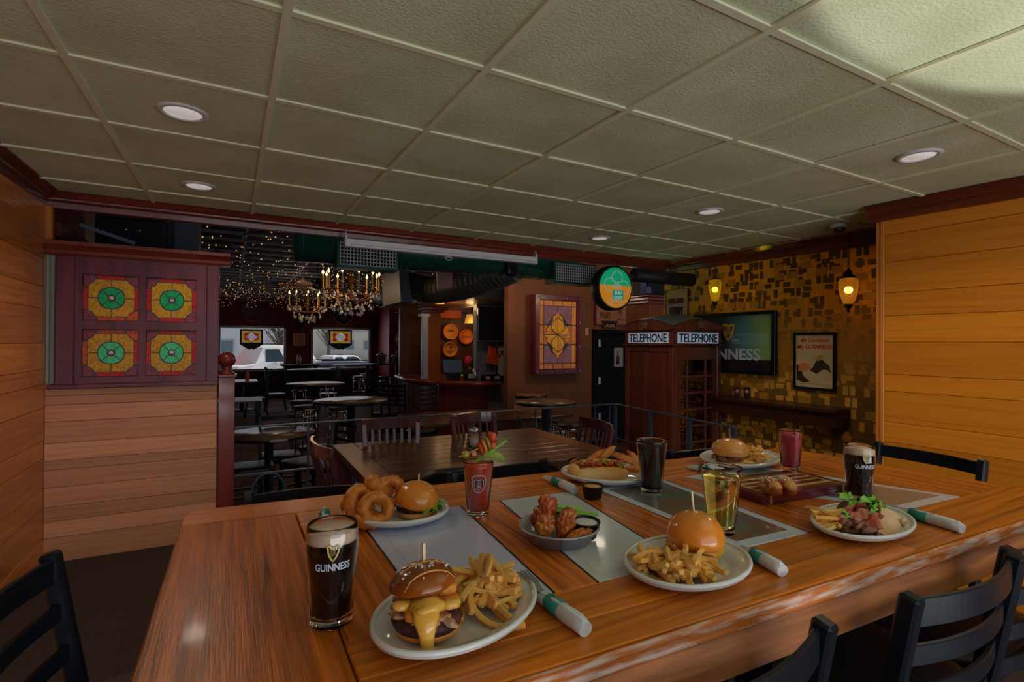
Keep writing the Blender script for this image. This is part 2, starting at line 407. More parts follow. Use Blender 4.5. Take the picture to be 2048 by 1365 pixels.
# --- gold block wallpaper
def wallpaper():
    m = mat('gold_block_wallpaper', (.3, .2, .06), rough=.42); nt = m.node_tree; L = nt.links.new; b = nt.nodes['Principled BSDF']
    tc = node(nt, 'ShaderNodeTexCoord'); sep = node(nt, 'ShaderNodeSeparateXYZ'); L(tc.outputs['Object'], sep.inputs[0])
    masks = []
    for k, (w, h, ox, oy, th) in enumerate(((.095, .055, .0, .0, .36), (.055, .095, .31, .17, .34), (.13, .08, .53, .41, .22), (.04, .045, .21, .63, .25))):
        cx = node(nt, 'ShaderNodeMath', operation='MULTIPLY_ADD'); cx.inputs[1].default_value = 1 / w; L(sep.outputs['Y'], cx.inputs[0])
        cy = node(nt, 'ShaderNodeMath', operation='MULTIPLY_ADD'); cy.inputs[1].default_value = 1 / h; cy.inputs[2].default_value = oy; L(sep.outputs['Z'], cy.inputs[0])
        ro = node(nt, 'ShaderNodeMath', operation='FLOOR'); L(cy.outputs[0], ro.inputs[0]); rw = node(nt, 'ShaderNodeTexWhiteNoise', noise_dimensions='1D'); L(ro.outputs[0], rw.inputs['W']); L(rw.outputs['Value'], cx.inputs[2])
        fx = node(nt, 'ShaderNodeMath', operation='FLOOR'); L(cx.outputs[0], fx.inputs[0]); fy = node(nt, 'ShaderNodeMath', operation='FLOOR'); L(cy.outputs[0], fy.inputs[0])
        cb = node(nt, 'ShaderNodeCombineXYZ'); L(fx.outputs[0], cb.inputs[0]); L(fy.outputs[0], cb.inputs[1]); cb.inputs[2].default_value = k * 3.3
        wn = node(nt, 'ShaderNodeTexWhiteNoise', noise_dimensions='3D'); L(cb.outputs[0], wn.inputs['Vector'])
        l0 = node(nt, 'ShaderNodeMath', operation='LESS_THAN'); l0.inputs[1].default_value = th; L(wn.outputs['Value'], l0.inputs[0]); lt = l0
        for q, mg in ((cx, .12), (cy, .1)):      # leave a printed gap round every block
            fr_ = node(nt, 'ShaderNodeMath', operation='FRACT'); L(q.outputs[0], fr_.inputs[0])
            cm_ = node(nt, 'ShaderNodeMath', operation='COMPARE'); cm_.inputs[1].default_value = .5; cm_.inputs[2].default_value = .5 - mg; L(fr_.outputs[0], cm_.inputs[0])
            mu = node(nt, 'ShaderNodeMath', operation='MULTIPLY'); L(lt.outputs[0], mu.inputs[0]); L(cm_.outputs[0], mu.inputs[1]); lt = mu
        masks.append(lt)
    a1 = node(nt, 'ShaderNodeMath', operation='MAXIMUM'); L(masks[0].outputs[0], a1.inputs[0]); L(masks[1].outputs[0], a1.inputs[1])
    # dark squares on gold high up, paler gold squares on brown low down, as printed
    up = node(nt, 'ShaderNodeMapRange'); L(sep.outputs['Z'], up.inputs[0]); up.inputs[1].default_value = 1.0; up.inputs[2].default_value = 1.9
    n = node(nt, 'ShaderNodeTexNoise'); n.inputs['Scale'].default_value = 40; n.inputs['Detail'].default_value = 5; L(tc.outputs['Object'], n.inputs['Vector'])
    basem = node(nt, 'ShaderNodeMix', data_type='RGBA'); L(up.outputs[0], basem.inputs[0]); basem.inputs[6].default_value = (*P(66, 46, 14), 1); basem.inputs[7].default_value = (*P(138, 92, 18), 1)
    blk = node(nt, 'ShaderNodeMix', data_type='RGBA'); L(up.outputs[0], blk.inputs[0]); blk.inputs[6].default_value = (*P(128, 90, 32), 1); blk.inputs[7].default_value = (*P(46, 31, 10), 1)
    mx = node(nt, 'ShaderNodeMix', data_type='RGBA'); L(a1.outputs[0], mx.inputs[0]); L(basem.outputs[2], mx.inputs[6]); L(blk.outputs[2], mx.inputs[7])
    mid = node(nt, 'ShaderNodeMix', data_type='RGBA'); L(masks[2].outputs[0], mid.inputs[0]); L(mx.outputs[2], mid.inputs[6]); mid.inputs[7].default_value = (*P(100, 68, 18), 1)
    dk = node(nt, 'ShaderNodeMix', data_type='RGBA', blend_type='MULTIPLY'); dk.inputs[0].default_value = .55; L(mid.outputs[2], dk.inputs[6]); L(n.outputs[0], dk.inputs[7])
    h = node(nt, 'ShaderNodeHueSaturation'); h.inputs['Value'].default_value = 1.5; L(dk.outputs[2], h.inputs['Color']); L(h.outputs[0], b.inputs['Base Color'])
    bp = node(nt, 'ShaderNodeBump'); bp.inputs['Strength'].default_value = .5; bp.inputs['Distance'].default_value = .002; L(a1.outputs[0], bp.inputs['Height']); L(bp.outputs[0], b.inputs['Normal'])
    return m
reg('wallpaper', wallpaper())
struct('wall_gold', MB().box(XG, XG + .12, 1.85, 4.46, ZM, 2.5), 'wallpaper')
# --- ceiling: T-bar grid with single tiles
c0x, c0y, PT = -.482, .941, .61
cl = struct('ceiling', MB().add([(XL, -2.6, cz(0, -2.6) + .03), (4.6, -2.6, cz(0, -2.6) + .03), (4.6, YB, cz(0, YB) + .03), (XL, YB, cz(0, YB) + .03),
     (XL, -2.6, cz(0, -2.6) + .08), (4.6, -2.6, cz(0, -2.6) + .08), (4.6, YB, cz(0, YB) + .08), (XL, YB, cz(0, YB) + .08)],
     [(0, 3, 2, 1), (4, 5, 6, 7), (0, 1, 5, 4), (1, 2, 6, 5), (2, 3, 7, 6), (3, 0, 4, 7)]), 'darkwall')
rnd = random.Random(2)
for i in range(-1, 9):
    for j in range(-6, 6):
        xa, xb = max(XL, c0x + i * PT + .006), min(4.55, c0x + (i + 1) * PT - .006)
        ya, yb = max(-2.6, c0y + j * PT + .006), min(YB, c0y + (j + 1) * PT - .006)
        if xb - xa < .02 or yb - ya < .02: continue
        cx, cy = (xa + xb) / 2, (ya + yb) / 2; z0 = cz(cx, cy); dz = rnd.uniform(.004, .008)
        vs = []
        for dzz in (dz, dz + .014):
            for (x, y) in ((xa, ya), (xb, ya), (xb, yb), (xa, yb)): vs.append((x - cx, y - cy, cz(x, y) - z0 + dzz))
        part('ceiling_tile', MB().add(vs, [(0, 3, 2, 1), (4, 5, 6, 7), (0, 1, 5, 4), (1, 2, 6, 5), (2, 3, 7, 6), (3, 0, 4, 7)]), 'ceil', cl, (cx, cy, z0))
for i in range(0, 9):
    x = c0x + i * PT
    part('grid_bar', MB().bar((0, -2.6, cz(x, -2.6)), (0, YB, cz(x, YB)), .024, .010), 'grid', cl, (x, 0, 0))
for j in range(-5, 6):
    y = c0y + j * PT
    part('grid_bar', MB().bar((XL, 0, cz(XL, y) + .002), (4.55, 0, cz(4.55, y) + .002), .024, .008), 'grid', cl, (0, y, 0))
# --- dark red crown mouldings
def crown(name, p0, p1, out, drop, m, zt):
    prof = [(0, 0), (0, .018), (.1, .03), (.35, .32), (.45, .4), (.47, .5), (.6, .52), (.72, .62), (.78, .95), (.9, 1.0), (1, 1.0), (1, 0)]
    p0 = Vector(p0); p1 = Vector(p1); out = Vector(out); w = .095; mb = MB(); n = len(prof); vs = []
    for p in (p0, p1):
        for a, d in prof: vs.append(p + out * (w * (1 - a)) + Vector((0, 0, zt(p) - d * drop)))
    fs = [[i, (i + 1) % n, n + (i + 1) % n, n + i] for i in range(n)] + [list(range(n)), list(range(n, 2 * n))[::-1]]
    return struct(name, mb.add(vs, fs), m)
zf = lambda p: cz(p.x, p.y) + .004
crown('trim_2', (XL, YB - .0, 0), (4.42, YB - .0, 0), (0, -1, 0), .105, 'mahog', zf)
crown('trim_3', (XL, -2.5, 0), (XL, YB - .02, 0), (1, 0, 0), .09, 'mahogy', zf)
crown('trim_4', (XR, -2.5, 0), (XR, 1.88, 0), (-1, 0, 0), .1, 'mahogy', zf)
crown('trim_5', (XG, 1.85, 0), (XG, YB - .02, 0), (-1, 0, 0), .125, 'mahogy', zf)
struct('trim_6', MB().box(XL, 4.47, YB - .005, YB + .12, 2.345, 2.62), 'mahog')                # header board over the opening
struct('trim_7', MB().box(XL + .002, XL + .05, YB - .03, YB + .02, 1.135, 2.33), 'trimoak', bevel=.004)
# --- main bar room
struct('ceiling_main', MB().box(-1.2, 12, YB + .06, 18.2, 3.2, 3.3), 'darkwall')
reg('bead', beadboard('red_beadboard', P(70, 24, 20), 0, .075))
reg('beaddark', beadboard('dark_beadboard', P(34, 20, 26), 0, .075))
reg('beady', beadboard('red_beadboard_side', P(60, 22, 18), 1, .075))
YF = 18.0
w1a, w1b = AY(436, 652, YF), AY(572, 738, YF); w2a, w2b = AY(622, 652, YF), AY(741, 738, YF)
zs, zt = w1b.z - .02, w1a.z + .02
wf = MB()
wx = [(-1.2, w1a.x), (w1b.x, w2a.x), (w2b.x, 12)]
for a, bb in wx: wf.box(a, bb, YF, YF + .15, zs, zt)
wf.box(-1.2, 12, YF, YF + .15, zt, 3.3)
struct('wall_far', wf, 'bead')
struct('wall_far_lower', MB().box(-1.2, 12, YF, YF + .15, ZM, zs), 'beaddark')
struct('trim_8', MB().box(-1.2, 12, YF - .06, YF, AY(500, 599, YF).z - .06, AY(500, 599, YF).z + .1), 'mahog')
struct('wall_far_upper', MB().box(-1.2, 12, YF - .02, YF, AY(500, 599, YF).z + .1, 3.3), 'darkwall')
for k, (a, bb) in enumerate(((w1a, w1b), (w2a, w2b))):
    fr = MB(); x0, x1 = a.x, bb.x; th = .07
    fr.box(x0, x0 + th, YF - .03, YF + .12, zs, zt).box(x1 - th, x1, YF - .03, YF + .12, zs, zt).box(x0, x1, YF - .03, YF + .12, zt - th, zt).box(x0 - .06, x1 + .06, YF - .1, YF + .12, zs - .05, zs + .03)
    wo = struct('window_%d' % (k + 1), fr, 'greypaint', bevel=.008)
    part('pane', MB().box(x0 + th, x1 - th, YF + .06, YF + .068, zs + .03, zt - th), 'thinglass', wo)
struct('wall_main_left', MB().box(XL - .0, XL + .02, YB + .12, 18, ZM, 3.2), 'beady')
struct('trim_9', MB().box(XL + .02, XL + .06, YB + .12, 7.5, 2.16, 2.26), 'mahogy', bevel=.01)
# stained-glass wall to the right of the bar, with the ladies' door
YW = 7.1
wxl = AY(1016, 690, YW).x; dxl, dxr = AY(1187, 690, YW).x, AY(1262, 690, YW).x; dzt = AY(1215, 662, YW).z
struct('wall_panel', MB().box(wxl, dxl, YW, YW + .14, ZM, 3.2).box(dxl, dxr, YW, YW + .14, dzt, 3.2).box(dxr, 12, YW, YW + .14, ZM, 3.2), 'brownwall')
reg('door', mat('black_door_paint', (.005, .005, .006), rough=.6, spec=.15))
dr = struct('door_1', MB().box(dxl + .05, dxr - .02, YW + .05, YW + .1, ZM, dzt - .05), 'door')
part('door_frame', MB().box(dxl - .03, dxl + .05, YW - .03, YW + .14, ZM, dzt).box(dxl - .03, dxr, YW - .03, YW + .14, dzt - .05, dzt + .02), 'door', dr, bevel=.004)
for v in (687, 762, 834):
    p = AY(1199, v, YW); part('hinge', MB().box(p.x - .025, p.x + .025, YW - .0, YW + .06, p.z - .06, p.z + .06), 'steel', dr, label='steel hinge')
p = AY(1237, 715, YW + .04)
part('door_poster', MB().box(p.x - .1, p.x + .1, YW + .035, YW + .05, p.z - .17, p.z + .17), mat('poster_paper', (.35, .35, .38), rough=.6), dr, label='pale poster with a dark bottle')
part('poster_bottle', MB().lathe([(.0, -.12), (.035, -.12), (.035, .0), (.012, .05), (.012, .11), (0, .11)], 10, c=(p.x - .02, YW + .032, p.z), sy=.15), mat('bottle_print', (.05, .02, .02), rough=.5), dr)
# back bar wall and side returns
YK = 11.2
struct('wall_bar', MB().box(AY(800, 690, YK).x, 12, YK, YK + .12, ZM, 3.2), mat('bar_back_wood', P(46, 22, 10), P(32, 15, 8), ns=4, rough=.4, st=(1, 1, .2)))
struct('wall_bar_end', MB().box(AY(778, 690, 16.5).x, AY(830, 690, 16.5).x, 16.5, 18, ZM, 3.2), 'bead')
reg('brick', mat('dark_brick', (.04, .02, .014), (.02, .01, .008), ns=12, rough=.8))
# --- lattice ceiling of the bar
reg('slat', mat('lattice_slat', (.12, .125, .15), rough=.5))
lt = sempty('ceiling_lattice')
for k in range(24):
    y = 5.4 + k * .47
    part('slat', MB().bar((-1.05, 0, 0), (6.5 if y > 7.5 else 2.6, 0, 0), .022, .03), 'slat', lt, (0, y, 2.72))
for k in range(9):
    part('lattice_beam', MB().bar((0, 5.2, 0), (0, 16.4, 0), .03, .05), 'slat', lt, (-.8 + k * .95, 0, 2.79))
fl = MB(); rnd = random.Random(11)
for k in range(1000):
    y = 5.3 + 11.5 * rnd.random() ** .75; x = rnd.uniform(-.9, 2.2 if y < 8 else 5.5)
    z = 2.70 - rnd.random() ** 2 * .28
    fl.lathe([(0, -.009), (.009, 0), (0, .009)], 5, c=(x, y, z))
o = solo('fairy_lights', fl, glow('warm_bulb', (1.0, .52, .16), .8), 'tiny warm fairy lights strung all over the black ceiling lattice', 'fairy lights'); o['kind'] = 'stuff'
wr_ = MB()
for k in range(26):
    x0 = rnd.uniform(-.9, 2.1); y0 = rnd.uniform(5.4, 14); pts = [(x0 + rnd.uniform(-.3, .3) + i * .05, y0 + i * .35, 2.69 - .06 * (i % 2) * rnd.random()) for i in range(7)]
    wr_.tube(pts, .004, 4)
o = solo('fairy_light_wires', wr_, 'blackmatte', 'thin dark wires of the fairy lights hanging in the ceiling lattice', 'wires'); o['kind'] = 'stuff'
# --- outdoors
reg('snow', mat('pale_ground', (.75, .76, .78), (.6, .62, .65), ns=.6, rough=.9))
o = struct('ground', MB().box(-40, 60, 18.2, 90, -1.1, -.9), 'snow')
reg('siding', mat('pale_siding', (.55, .6, .66), rough=.7))
# unseen warm fill lamps, added to brighten the bar room
for (x, y, z, e) in ((3.3, 6.6, 2.3, 13), (4.9, 5.6, 2.3, 20), (5.2, 9.6, 2.6, 12), (1.0, 10.0, 2.4, 8)):
    light('bar_room_fill', 'POINT', (x, y, z), e, (1, .72, .48), size=.15)
# ================================================================== the long table in front
T = 1.02
CN = [Vector((-.100, 1.545)), Vector((2.035, 1.358)), Vector((2.13, .492)), Vector((-.112, .585))]     # far left, far right, near right, near left
def B2(s, t):   # s along the table, t from far (0) to near (1)
    return (CN[0] * (1 - s) + CN[1] * s) * (1 - t) + (CN[3] * (1 - s) + CN[2] * s) * t
reg('tabx', wood('table_boards_long', P(126, 67, 9), P(56, 29, 4), axis=0, ns=48, rough=.27, coat=.1, var=.12, sq=.04, bump=.2, ramp=(.24, .66), dist=.6, spec=.35))
reg('taby', wood('table_boards_cross', P(122, 62, 9), P(52, 25, 4), axis=1, ns=60, rough=.27, coat=.1, var=.14, sq=.04, bump=.2, ramp=(.24, .66), dist=.8, spec=.35))
reg('tabedge', wood('table_edge_raw', P(104, 60, 28), P(60, 32, 16), axis=0, ns=30, rough=.5, var=.05, sq=.07, ramp=(.25, .7)))
reg('worn', mat('worn_edge', P(128, 108, 100), P(112, 58, 18), ns=90, st=(.12, 1, 1), rough=.5, ramp=(.45, .62), bump=.3, bs=160, detail=8))
tb = root('long_table', 'long orange-brown plank table with four grey inlaid panels, laid with food and drinks', 'table', (0, 0, 0))
def quad(name, m, s0, s1, t0, t1, z0, z1, parent=tb, bevel=.002, label=None, seg=1):
    # s0/s1 may be pairs (far value, near value)
    f = lambda q: q if isinstance(q, tuple) else (q, q)
    a, c = f(s0), f(s1)
    pts = [B2(a[0], t0), B2(c[0], t0), B2(c[1], t1), B2(a[1], t1)]
    o = sum(pts, Vector((0, 0))) / 4
    vs = [(p.x - o.x, p.y - o.y, z) for z in (z0, z1) for p in pts]
    return part(name, MB().add(vs, [(0, 3, 2, 1), (4, 5, 6, 7), (0, 1, 5, 4), (1, 2, 6, 5), (2, 3, 7, 6), (3, 0, 4, 7)]), m, parent, (o.x, o.y, 0), bevel=bevel, label=label, seg=seg)
def inv(x, y):
    s, t = .5, .5
    for _ in range(30):
        e = B2(s, t) - Vector((x, y)); ds = (B2(s + 1e-4, t) - B2(s, t)) / 1e-4; dt = (B2(s, t + 1e-4) - B2(s, t)) / 1e-4
        det = ds.x * dt.y - ds.y * dt.x; s -= (e.x * dt.y - e.y * dt.x) / det; t -= (ds.x * e.y - ds.y * e.x) / det
    return s, t
ZB = T - .034
mats_px = [((712, 1030), (905, 1003), (1107, 1187), (860, 1230)), ((983, 992), (1110, 973), (1330, 1110), (1195, 1163)),
           ((1186, 976), (1312, 956), (1604, 1062), (1470, 1093)), ((1333, 945), (1478, 925), (1900, 990), (1780, 1018))]
st = []
for q in mats_px:
    w = [inv(*AZ(u, v, T).xy) for u, v in q]; st.append(w)
tf = .245; tn = .80
fl_ = []
for w in st: fl_.append(((w[0][0], w[3][0]), (w[1][0], w[2][0])))
EL = .115; ER = .865
cpts = [B2(0, .13), B2(.5, .13), B2(.5, 0)] + [B2(s_, t_) for s_, t_ in [(.028 - .028 * sin(q), .06 - .06 * cos(q)) for q in [pi / 2 * k / 6 for k in range(7)]]]
part('board', MB().prism([(q.x - cpts[0].x, q.y - cpts[0].y) for q in cpts], T - ZB, Matrix.Translation((0, 0, ZB))), 'tabx', tb, (cpts[0].x, cpts[0].y, 0), bevel=.003, label='far board with a rounded corner'); quad('board', 'tabx', .5, 1, 0, .13, ZB, T)
quad('board', 'tabx', EL, .55, .1315, tf, ZB, T); quad('board', 'tabx', .55, 1, .1315, tf, ZB, T)
quad('board', 'tabx', EL, .48, tn, .90, ZB, T); quad('board', 'tabx', .48, 1, tn, .90, ZB, T)
quad('board', 'tabx', EL, .62, .9015, .985, ZB, T, bevel=.002); quad('board', 'tabx', .62, 1, .9015, .985, ZB, T)
quad('board', 'taby', 0, EL - .001, .132, .99, ZB, T, bevel=.003)
bounds = [EL] + [e for w in fl_ for e in w] + [ER]
cuts = [(EL, fl_[0][0]), (fl_[0][1], fl_[1][0]), (fl_[1][1], fl_[2][0]), (fl_[2][1], fl_[3][0]), (fl_[3][1], 1.0)]
for a, c in cuts: quad('board', 'taby', a, c, tf + .001, tn - .001, ZB, T)
quad('edge_board', 'worn', 0, 1, .985, 1.0, T - .03, T - .001, bevel=.009, seg=2, label='near edge worn pale along its arris')
quad('apron', 'tabedge', .0, 1.0, .972, .994, T - .105, T - .031, bevel=.002)
quad('apron', 'tabedge', .0, 1.0, .01, .03, T - .1, T - .035)
quad('apron', 'tabedge', .0, .012, .03, .97, T - .1, T - .035); quad('apron', 'tabedge', .985, .997, .03, .97, T - .1, T - .035)
reg('slate1', mat('inlay_pale', P(122, 126, 146), P(110, 114, 132), ns=5, rough=.16, coat=.4, ramp=(.3, .6), bump=.05, bs=90))
reg('slate2', mat('inlay_pale_stained', P(122, 126, 134), P(110, 108, 104), ns=4, rough=.16, coat=.4, ramp=(.25, .6)))
reg('slateb', mat('inlay_border', P(124, 128, 140), P(94, 100, 112), ns=26, rough=.18, coat=.4, ramp=(.22, .42), detail=8))
reg('pic3', mat('inlay_dark_picture', P(52, 58, 56), P(66, 48, 38), ns=9, rough=.14, coat=.5, ramp=(.42, .55), detail=6))
reg('pic4', mat('inlay_brown_picture', P(74, 66, 62), P(62, 66, 66), ns=6, rough=.14, coat=.5, ramp=(.4, .6), detail=5))
labs = ['plain pale grey panel', 'pale grey panel with brown stains', 'panel with dark green and brown picture', 'panel with brown and grey picture']
for k, ((a, c), mm) in enumerate(zip(fl_, ('slate1', 'slate2', 'slateb', 'slateb'))):
    p = quad('inlay_panel', mm, a, c, tf + .001, tn - .001, ZB, T + .0005, bevel=.001, label=labs[k])
    e = .0022; ti = .035
    w = c[0] - a[0]; q0 = (a[0] + w * .1, a[1] + w * .1); q1 = (c[0] - w * .1, c[1] - w * .1)
    pp = quad('picture', ('slate1', 'slate2', 'pic3', 'pic4')[k], q0, q1, tf + ti, tn - ti, T, T + .001, bevel=0)
    pp.parent = p; pp.location = Vector(pp.location) - Vector(p.location)
    # thin dark joints round the panel
    for (s0, s1, t0, t1) in (((a[0] - .002, a[1] - .002), a, tf, tn), (c, (c[0] + .002, c[1] + .002), tf, tn)):
        quad('joint', 'blackmatte', s0, s1, t0, t1, T - .01, T + .0002, bevel=0)
for s in (.22, .80):
    p = B2(s, .5)
    part('pedestal', MB().lathe([(.3, 0), (.3, .015), (.06, .05), (.05, .06), (.05, T - .13), (.05, T - .034)], 20, c=(p.x, p.y, 0)), 'black', tb)
p = AZ(1478, 1340, .8)
part('leg', MB().lathe([(.12, 0), (.12, .02), (.035, .03), (.035, T - .1)], 16, c=(.98, .62, 0)), 'steel', tb, label='grey steel support post')

# ================================================================== chairs
def ladder_chair(label, loc, rz, seat=.72, top=1.03, slats=3, group=None, name='bar_chair', w=.385, cat='chair', ring=True):
    r = root(name, label, cat, loc, rz, group); d = .40; tw = .028
    lean = .05
    for sx in (-1, 1):
        part('back_post', MB().sqtube([(sx * w / 2, -d / 2 - .07, 0), (sx * w / 2, -d / 2 - .0, seat * .6), (sx * w / 2, -d / 2, seat), (sx * w / 2, -d / 2 - lean, top - .012), (sx * w / 2, -d / 2 - lean - .003, top)], tw, .032), 'black', r, bevel=.005)
        part('front_leg', MB().sqtube([(sx * (w / 2 + .01), d / 2 + .03, 0), (sx * (w / 2 - .01), d / 2 - .02, seat - .03)], .027), 'black', r, bevel=.004)
    hz = (top - seat)
    zs_ = [top - .035 - k * (.082 if slats <= 4 else .07) for k in range(slats)]
    for i, z in enumerate(zs_):
        h = .05 if i == 0 else .036; mb = MB(); n = 22; vs = []
        f = (z - seat) / hz
        for k in range(n + 1):
            u = k / n * 2 - 1; x = u * (w / 2 - .008); y = -d / 2 - lean * f - .03 * (1 - u * u)
            for dy, dz in ((-.005, -h / 2), (.005, -h / 2), (.005, h / 2), (-.005, h / 2)): vs.append((x, y + dy, z + dz))
        fs = [[k * 4 + q, k * 4 + (q + 1) % 4, k * 4 + 4 + (q + 1) % 4, k * 4 + 4 + q] for k in range(n) for q in range(4)] + [[3, 2, 1, 0], [n * 4 + q for q in range(4)]]
        part('slat', mb.add(vs, fs), 'black', r, bevel=.002)
    part('seat', MB().blob((0, .0, seat + .012), (w / 2 + .025, d / 2 + .02, .033), amp=0, nu=28, nv=9, power=.45), 'vinyl', r)
    part('seat_frame', MB().box(-w / 2, w / 2, -d / 2, d / 2, seat - .035, seat - .012), 'black', r, bevel=.004)
    zr = seat * .36
    if ring:
        part('foot_ring', MB().tube([(.2 * cos(a), .2 * sin(a), zr) for a in [2 * pi * k / 24 for k in range(24)]], .009, 6, closed=True), 'black', r)
    part('stretcher', MB().bar((-w / 2, d / 2, zr * .7), (w / 2, d / 2, zr * .7), .018, .018).bar((-w / 2, -d / 2 - .03, zr), (w / 2, -d / 2 - .03, zr), .018, .018)
         .bar((-w / 2, -d / 2 - .03, zr * .8), (-w / 2, d / 2, zr * .8), .016, .016).bar((w / 2, -d / 2 - .03, zr * .8), (w / 2, d / 2, zr * .8), .016, .016), 'black', r)
    return r
def chair_at(pl, pr_, label, **kw):
    """pl, pr_: measured tops of the two back posts (as seen from behind, left and right); the chair faces away from its back"""
    a = Vector(pl).xy; b_ = Vector(pr_).xy; d = (b_ - a); w = d.length; rz = math.atan2(d.y, d.x)
    mid = (a + b_) / 2; n = Vector((-sin(rz), cos(rz)))
    c = mid + n * (.40 / 2 + .05)
    return ladder_chair(label, (c.x, c.y, kw.pop('z', 0)), rz, w=max(.33, min(.42, w)), **kw)
G = 'black metal ladder-back bar chairs round the long table'
ZT = 1.03
chair_at(AZ(1822, 1190, ZT), AZ(2030, 1108, ZT), 'black ladder-back bar chair at the near table edge, whole curved back in view', group=G, slats=4)
a = AZ(1648, 1240, ZT); chair_at((a.x - .385, a.y - .02, 0), a, 'black ladder-back bar chair at the near table edge, one post and rail showing', group=G, slats=4)
a = AZ(2020, 1096, ZT); chair_at(a, (a.x + .385, a.y + .0, 0), 'black ladder-back bar chair cut off by the right picture edge beside another one', group=G, slats=4)
a = AZ(102, 1106, ZT); chair_at(a, (a.x - .03, a.y - .38, 0), 'black ladder-back bar chair at the left end of the long table, beside the carpet', group=G, slats=4)
chair_at(AZ(1966, 920, ZT), AZ(1758, 884, ZT), 'black ladder-back bar chair at the right table end by the golden plank wall', group=G, slats=4)
chair_at(AZ(742, 962, ZT), AZ(497, 984, ZT), 'black ladder-back bar chair behind the plate of onion rings', group=G, slats=4)
chair_at(AZ(1086, 918, ZT), AZ(905, 944, ZT), 'black ladder-back bar chair behind the red garnished drink', group=G, slats=4)
chair_at(AZ(1300, 908, ZT), AZ(1152, 916, ZT), 'black ladder-back bar chair behind the hot dog plate', group=G, slats=4)
chair_at(AZ(1478, 892, ZT), AZ(1342, 900, ZT), 'black ladder-back bar chair behind the far burger plate, next to the railing end', group=G, slats=4)

# ================================================================== second table and its chairs
Z2 = .76
t2 = [AZ(656, 888, Z2), AZ(1072, 856, Z2), AZ(1236, 908, Z2), AZ(735, 966, Z2)]
reg('dark', wood('dark_table_wood', P(44, 24, 12), P(24, 13, 7), axis=0, ns=12, rough=.28, coat=.15, var=.15, sq=.06, bump=.1, coatr=.15))
reg('darky', wood('dark_table_wood_cross', P(56, 30, 13), P(28, 15, 8), axis=1, ns=12, rough=.28, coat=.15, var=.15, sq=.06, bump=.1, coatr=.15))
x0, x1, y0, y1 = .60, 2.18, 2.55, 3.63
tb2 = root('plank_table', 'dark brown plank dining table with breadboard ends behind the long table', 'table', (x0, y0, 0))
W_, D_ = x1 - x0, y1 - y0; e = .14
part('end_board', MB().box(0, e, 0, D_, Z2 - .04, Z2), 'darky', tb2, bevel=.003); part('end_board', MB().box(W_ - e, W_, 0, D_, Z2 - .04, Z2), 'darky', tb2, bevel=.003)
nb = 9
for k in range(nb):
    a = k * D_ / nb; part('board', MB().box(e + .001, W_ - e - .001, .0015, D_ / nb - .0015, Z2 - .04, Z2 - .0005), 'dark', tb2, (0, a, 0), bevel=.003)
part('apron', MB().box(.06, W_ - .06, .06, D_ - .06, Z2 - .12, Z2 - .041), 'mahog', tb2)
for xx in (.06, W_ - .06):
    for yy in (.06, D_ - .06): part('leg', MB().box(xx - .045, xx + .045, yy - .045, yy + .045, 0, Z2 - .04), 'mahogz', tb2, bevel=.004)
reg('chairwood', wood('dark_cherry_wood', P(48, 24, 26), P(32, 15, 17), axis=2, ns=10, rough=.25, coat=.4, var=.1, bump=.08))
def slat_chair(label, loc, rz, group, top=.93, w=.42, seat=.46):
    r = root('slat_back_chair', label, 'chair', loc, rz, group); d = .40
    for sx in (-1, 1):
        part('back_post', MB().sqtube([(sx * (w / 2 - .02), -d / 2 - .03, 0), (sx * (w / 2 - .02), -d / 2, seat), (sx * w / 2, -d / 2 - .09, top - .03)], .034, .03), 'chairwood', r, bevel=.004)
        part('front_leg', MB().sqtube([(sx * (w / 2 - .02), d / 2 - .02, 0), (sx * (w / 2 - .02), d / 2 - .03, seat - .02)], .036), 'chairwood', r, bevel=.004)
    def curved(z, h, t, name):
        vs = []; n = 10
        for k in range(n + 1):
            u = k / n * 2 - 1; x = u * (w / 2 + .012); y = -d / 2 - .09 * (z - seat) / (top - seat) - .045 * (1 - u * u)
            for dy, dz in ((-t / 2, -h / 2), (t / 2, -h / 2), (t / 2, h / 2), (-t / 2, h / 2)): vs.append((x, y + dy, z + dz))
        fs = [[k * 4 + q, k * 4 + (q + 1) % 4, k * 4 + 4 + (q + 1) % 4, k * 4 + 4 + q] for k in range(n) for q in range(4)] + [[3, 2, 1, 0], [n * 4 + q for q in range(4)]]
        part(name, MB().add(vs, fs), 'chairwood', r, bevel=.003)
    curved(top - .035, .075, .022, 'top_rail'); curved(seat + .06, .03, .02, 'lower_rail')
    for k in range(6):
        u = (k + .5) / 6 * 2 - 1; x = u * (w / 2 - .03)
        yb = -d / 2 - .045 * (1 - u * u) - .012; yt = yb - .085
        part('spindle', MB().sqtube([(x * .95, yb, seat + .06), (x, yt, top - .05)], .022, .012), 'chairwood', r, bevel=.002)
    part('seat', MB().blob((0, 0, seat), (w / 2 + .015, d / 2 + .02, .028), amp=0, nu=24, nv=8, power=.4), 'chairwood', r)
    part('stretcher', MB().bar((-w / 2 + .02, d / 2 - .02, .2), (-w / 2 + .02, -d / 2, .2), .02, .025).bar((w / 2 - .02, d / 2 - .02, .2), (w / 2 - .02, -d / 2, .2), .02, .025), 'chairwood', r)
    return r
GS = 'dark slat-back wooden chairs at the plank table'
def sc_at(uv0, uv1, label, top=.93):
    a = AZ(*uv0, top).xy; b_ = AZ(*uv1, top).xy; d = b_ - a; rz = math.atan2(d.y, d.x); mid = (a + b_) / 2; n = Vector((-sin(rz), cos(rz))); c = mid + n * .29
    return slat_chair(label, (c.x, c.y, 0), rz, GS, top, w=max(.36, min(.46, d.length)))
sc_at((829, 836), (735, 840), 'dark slat-back chair on the far side of the plank table, nearer the newel post')
sc_at((986, 824), (906, 831), 'dark slat-back chair on the far side of the plank table, behind the salt jar')
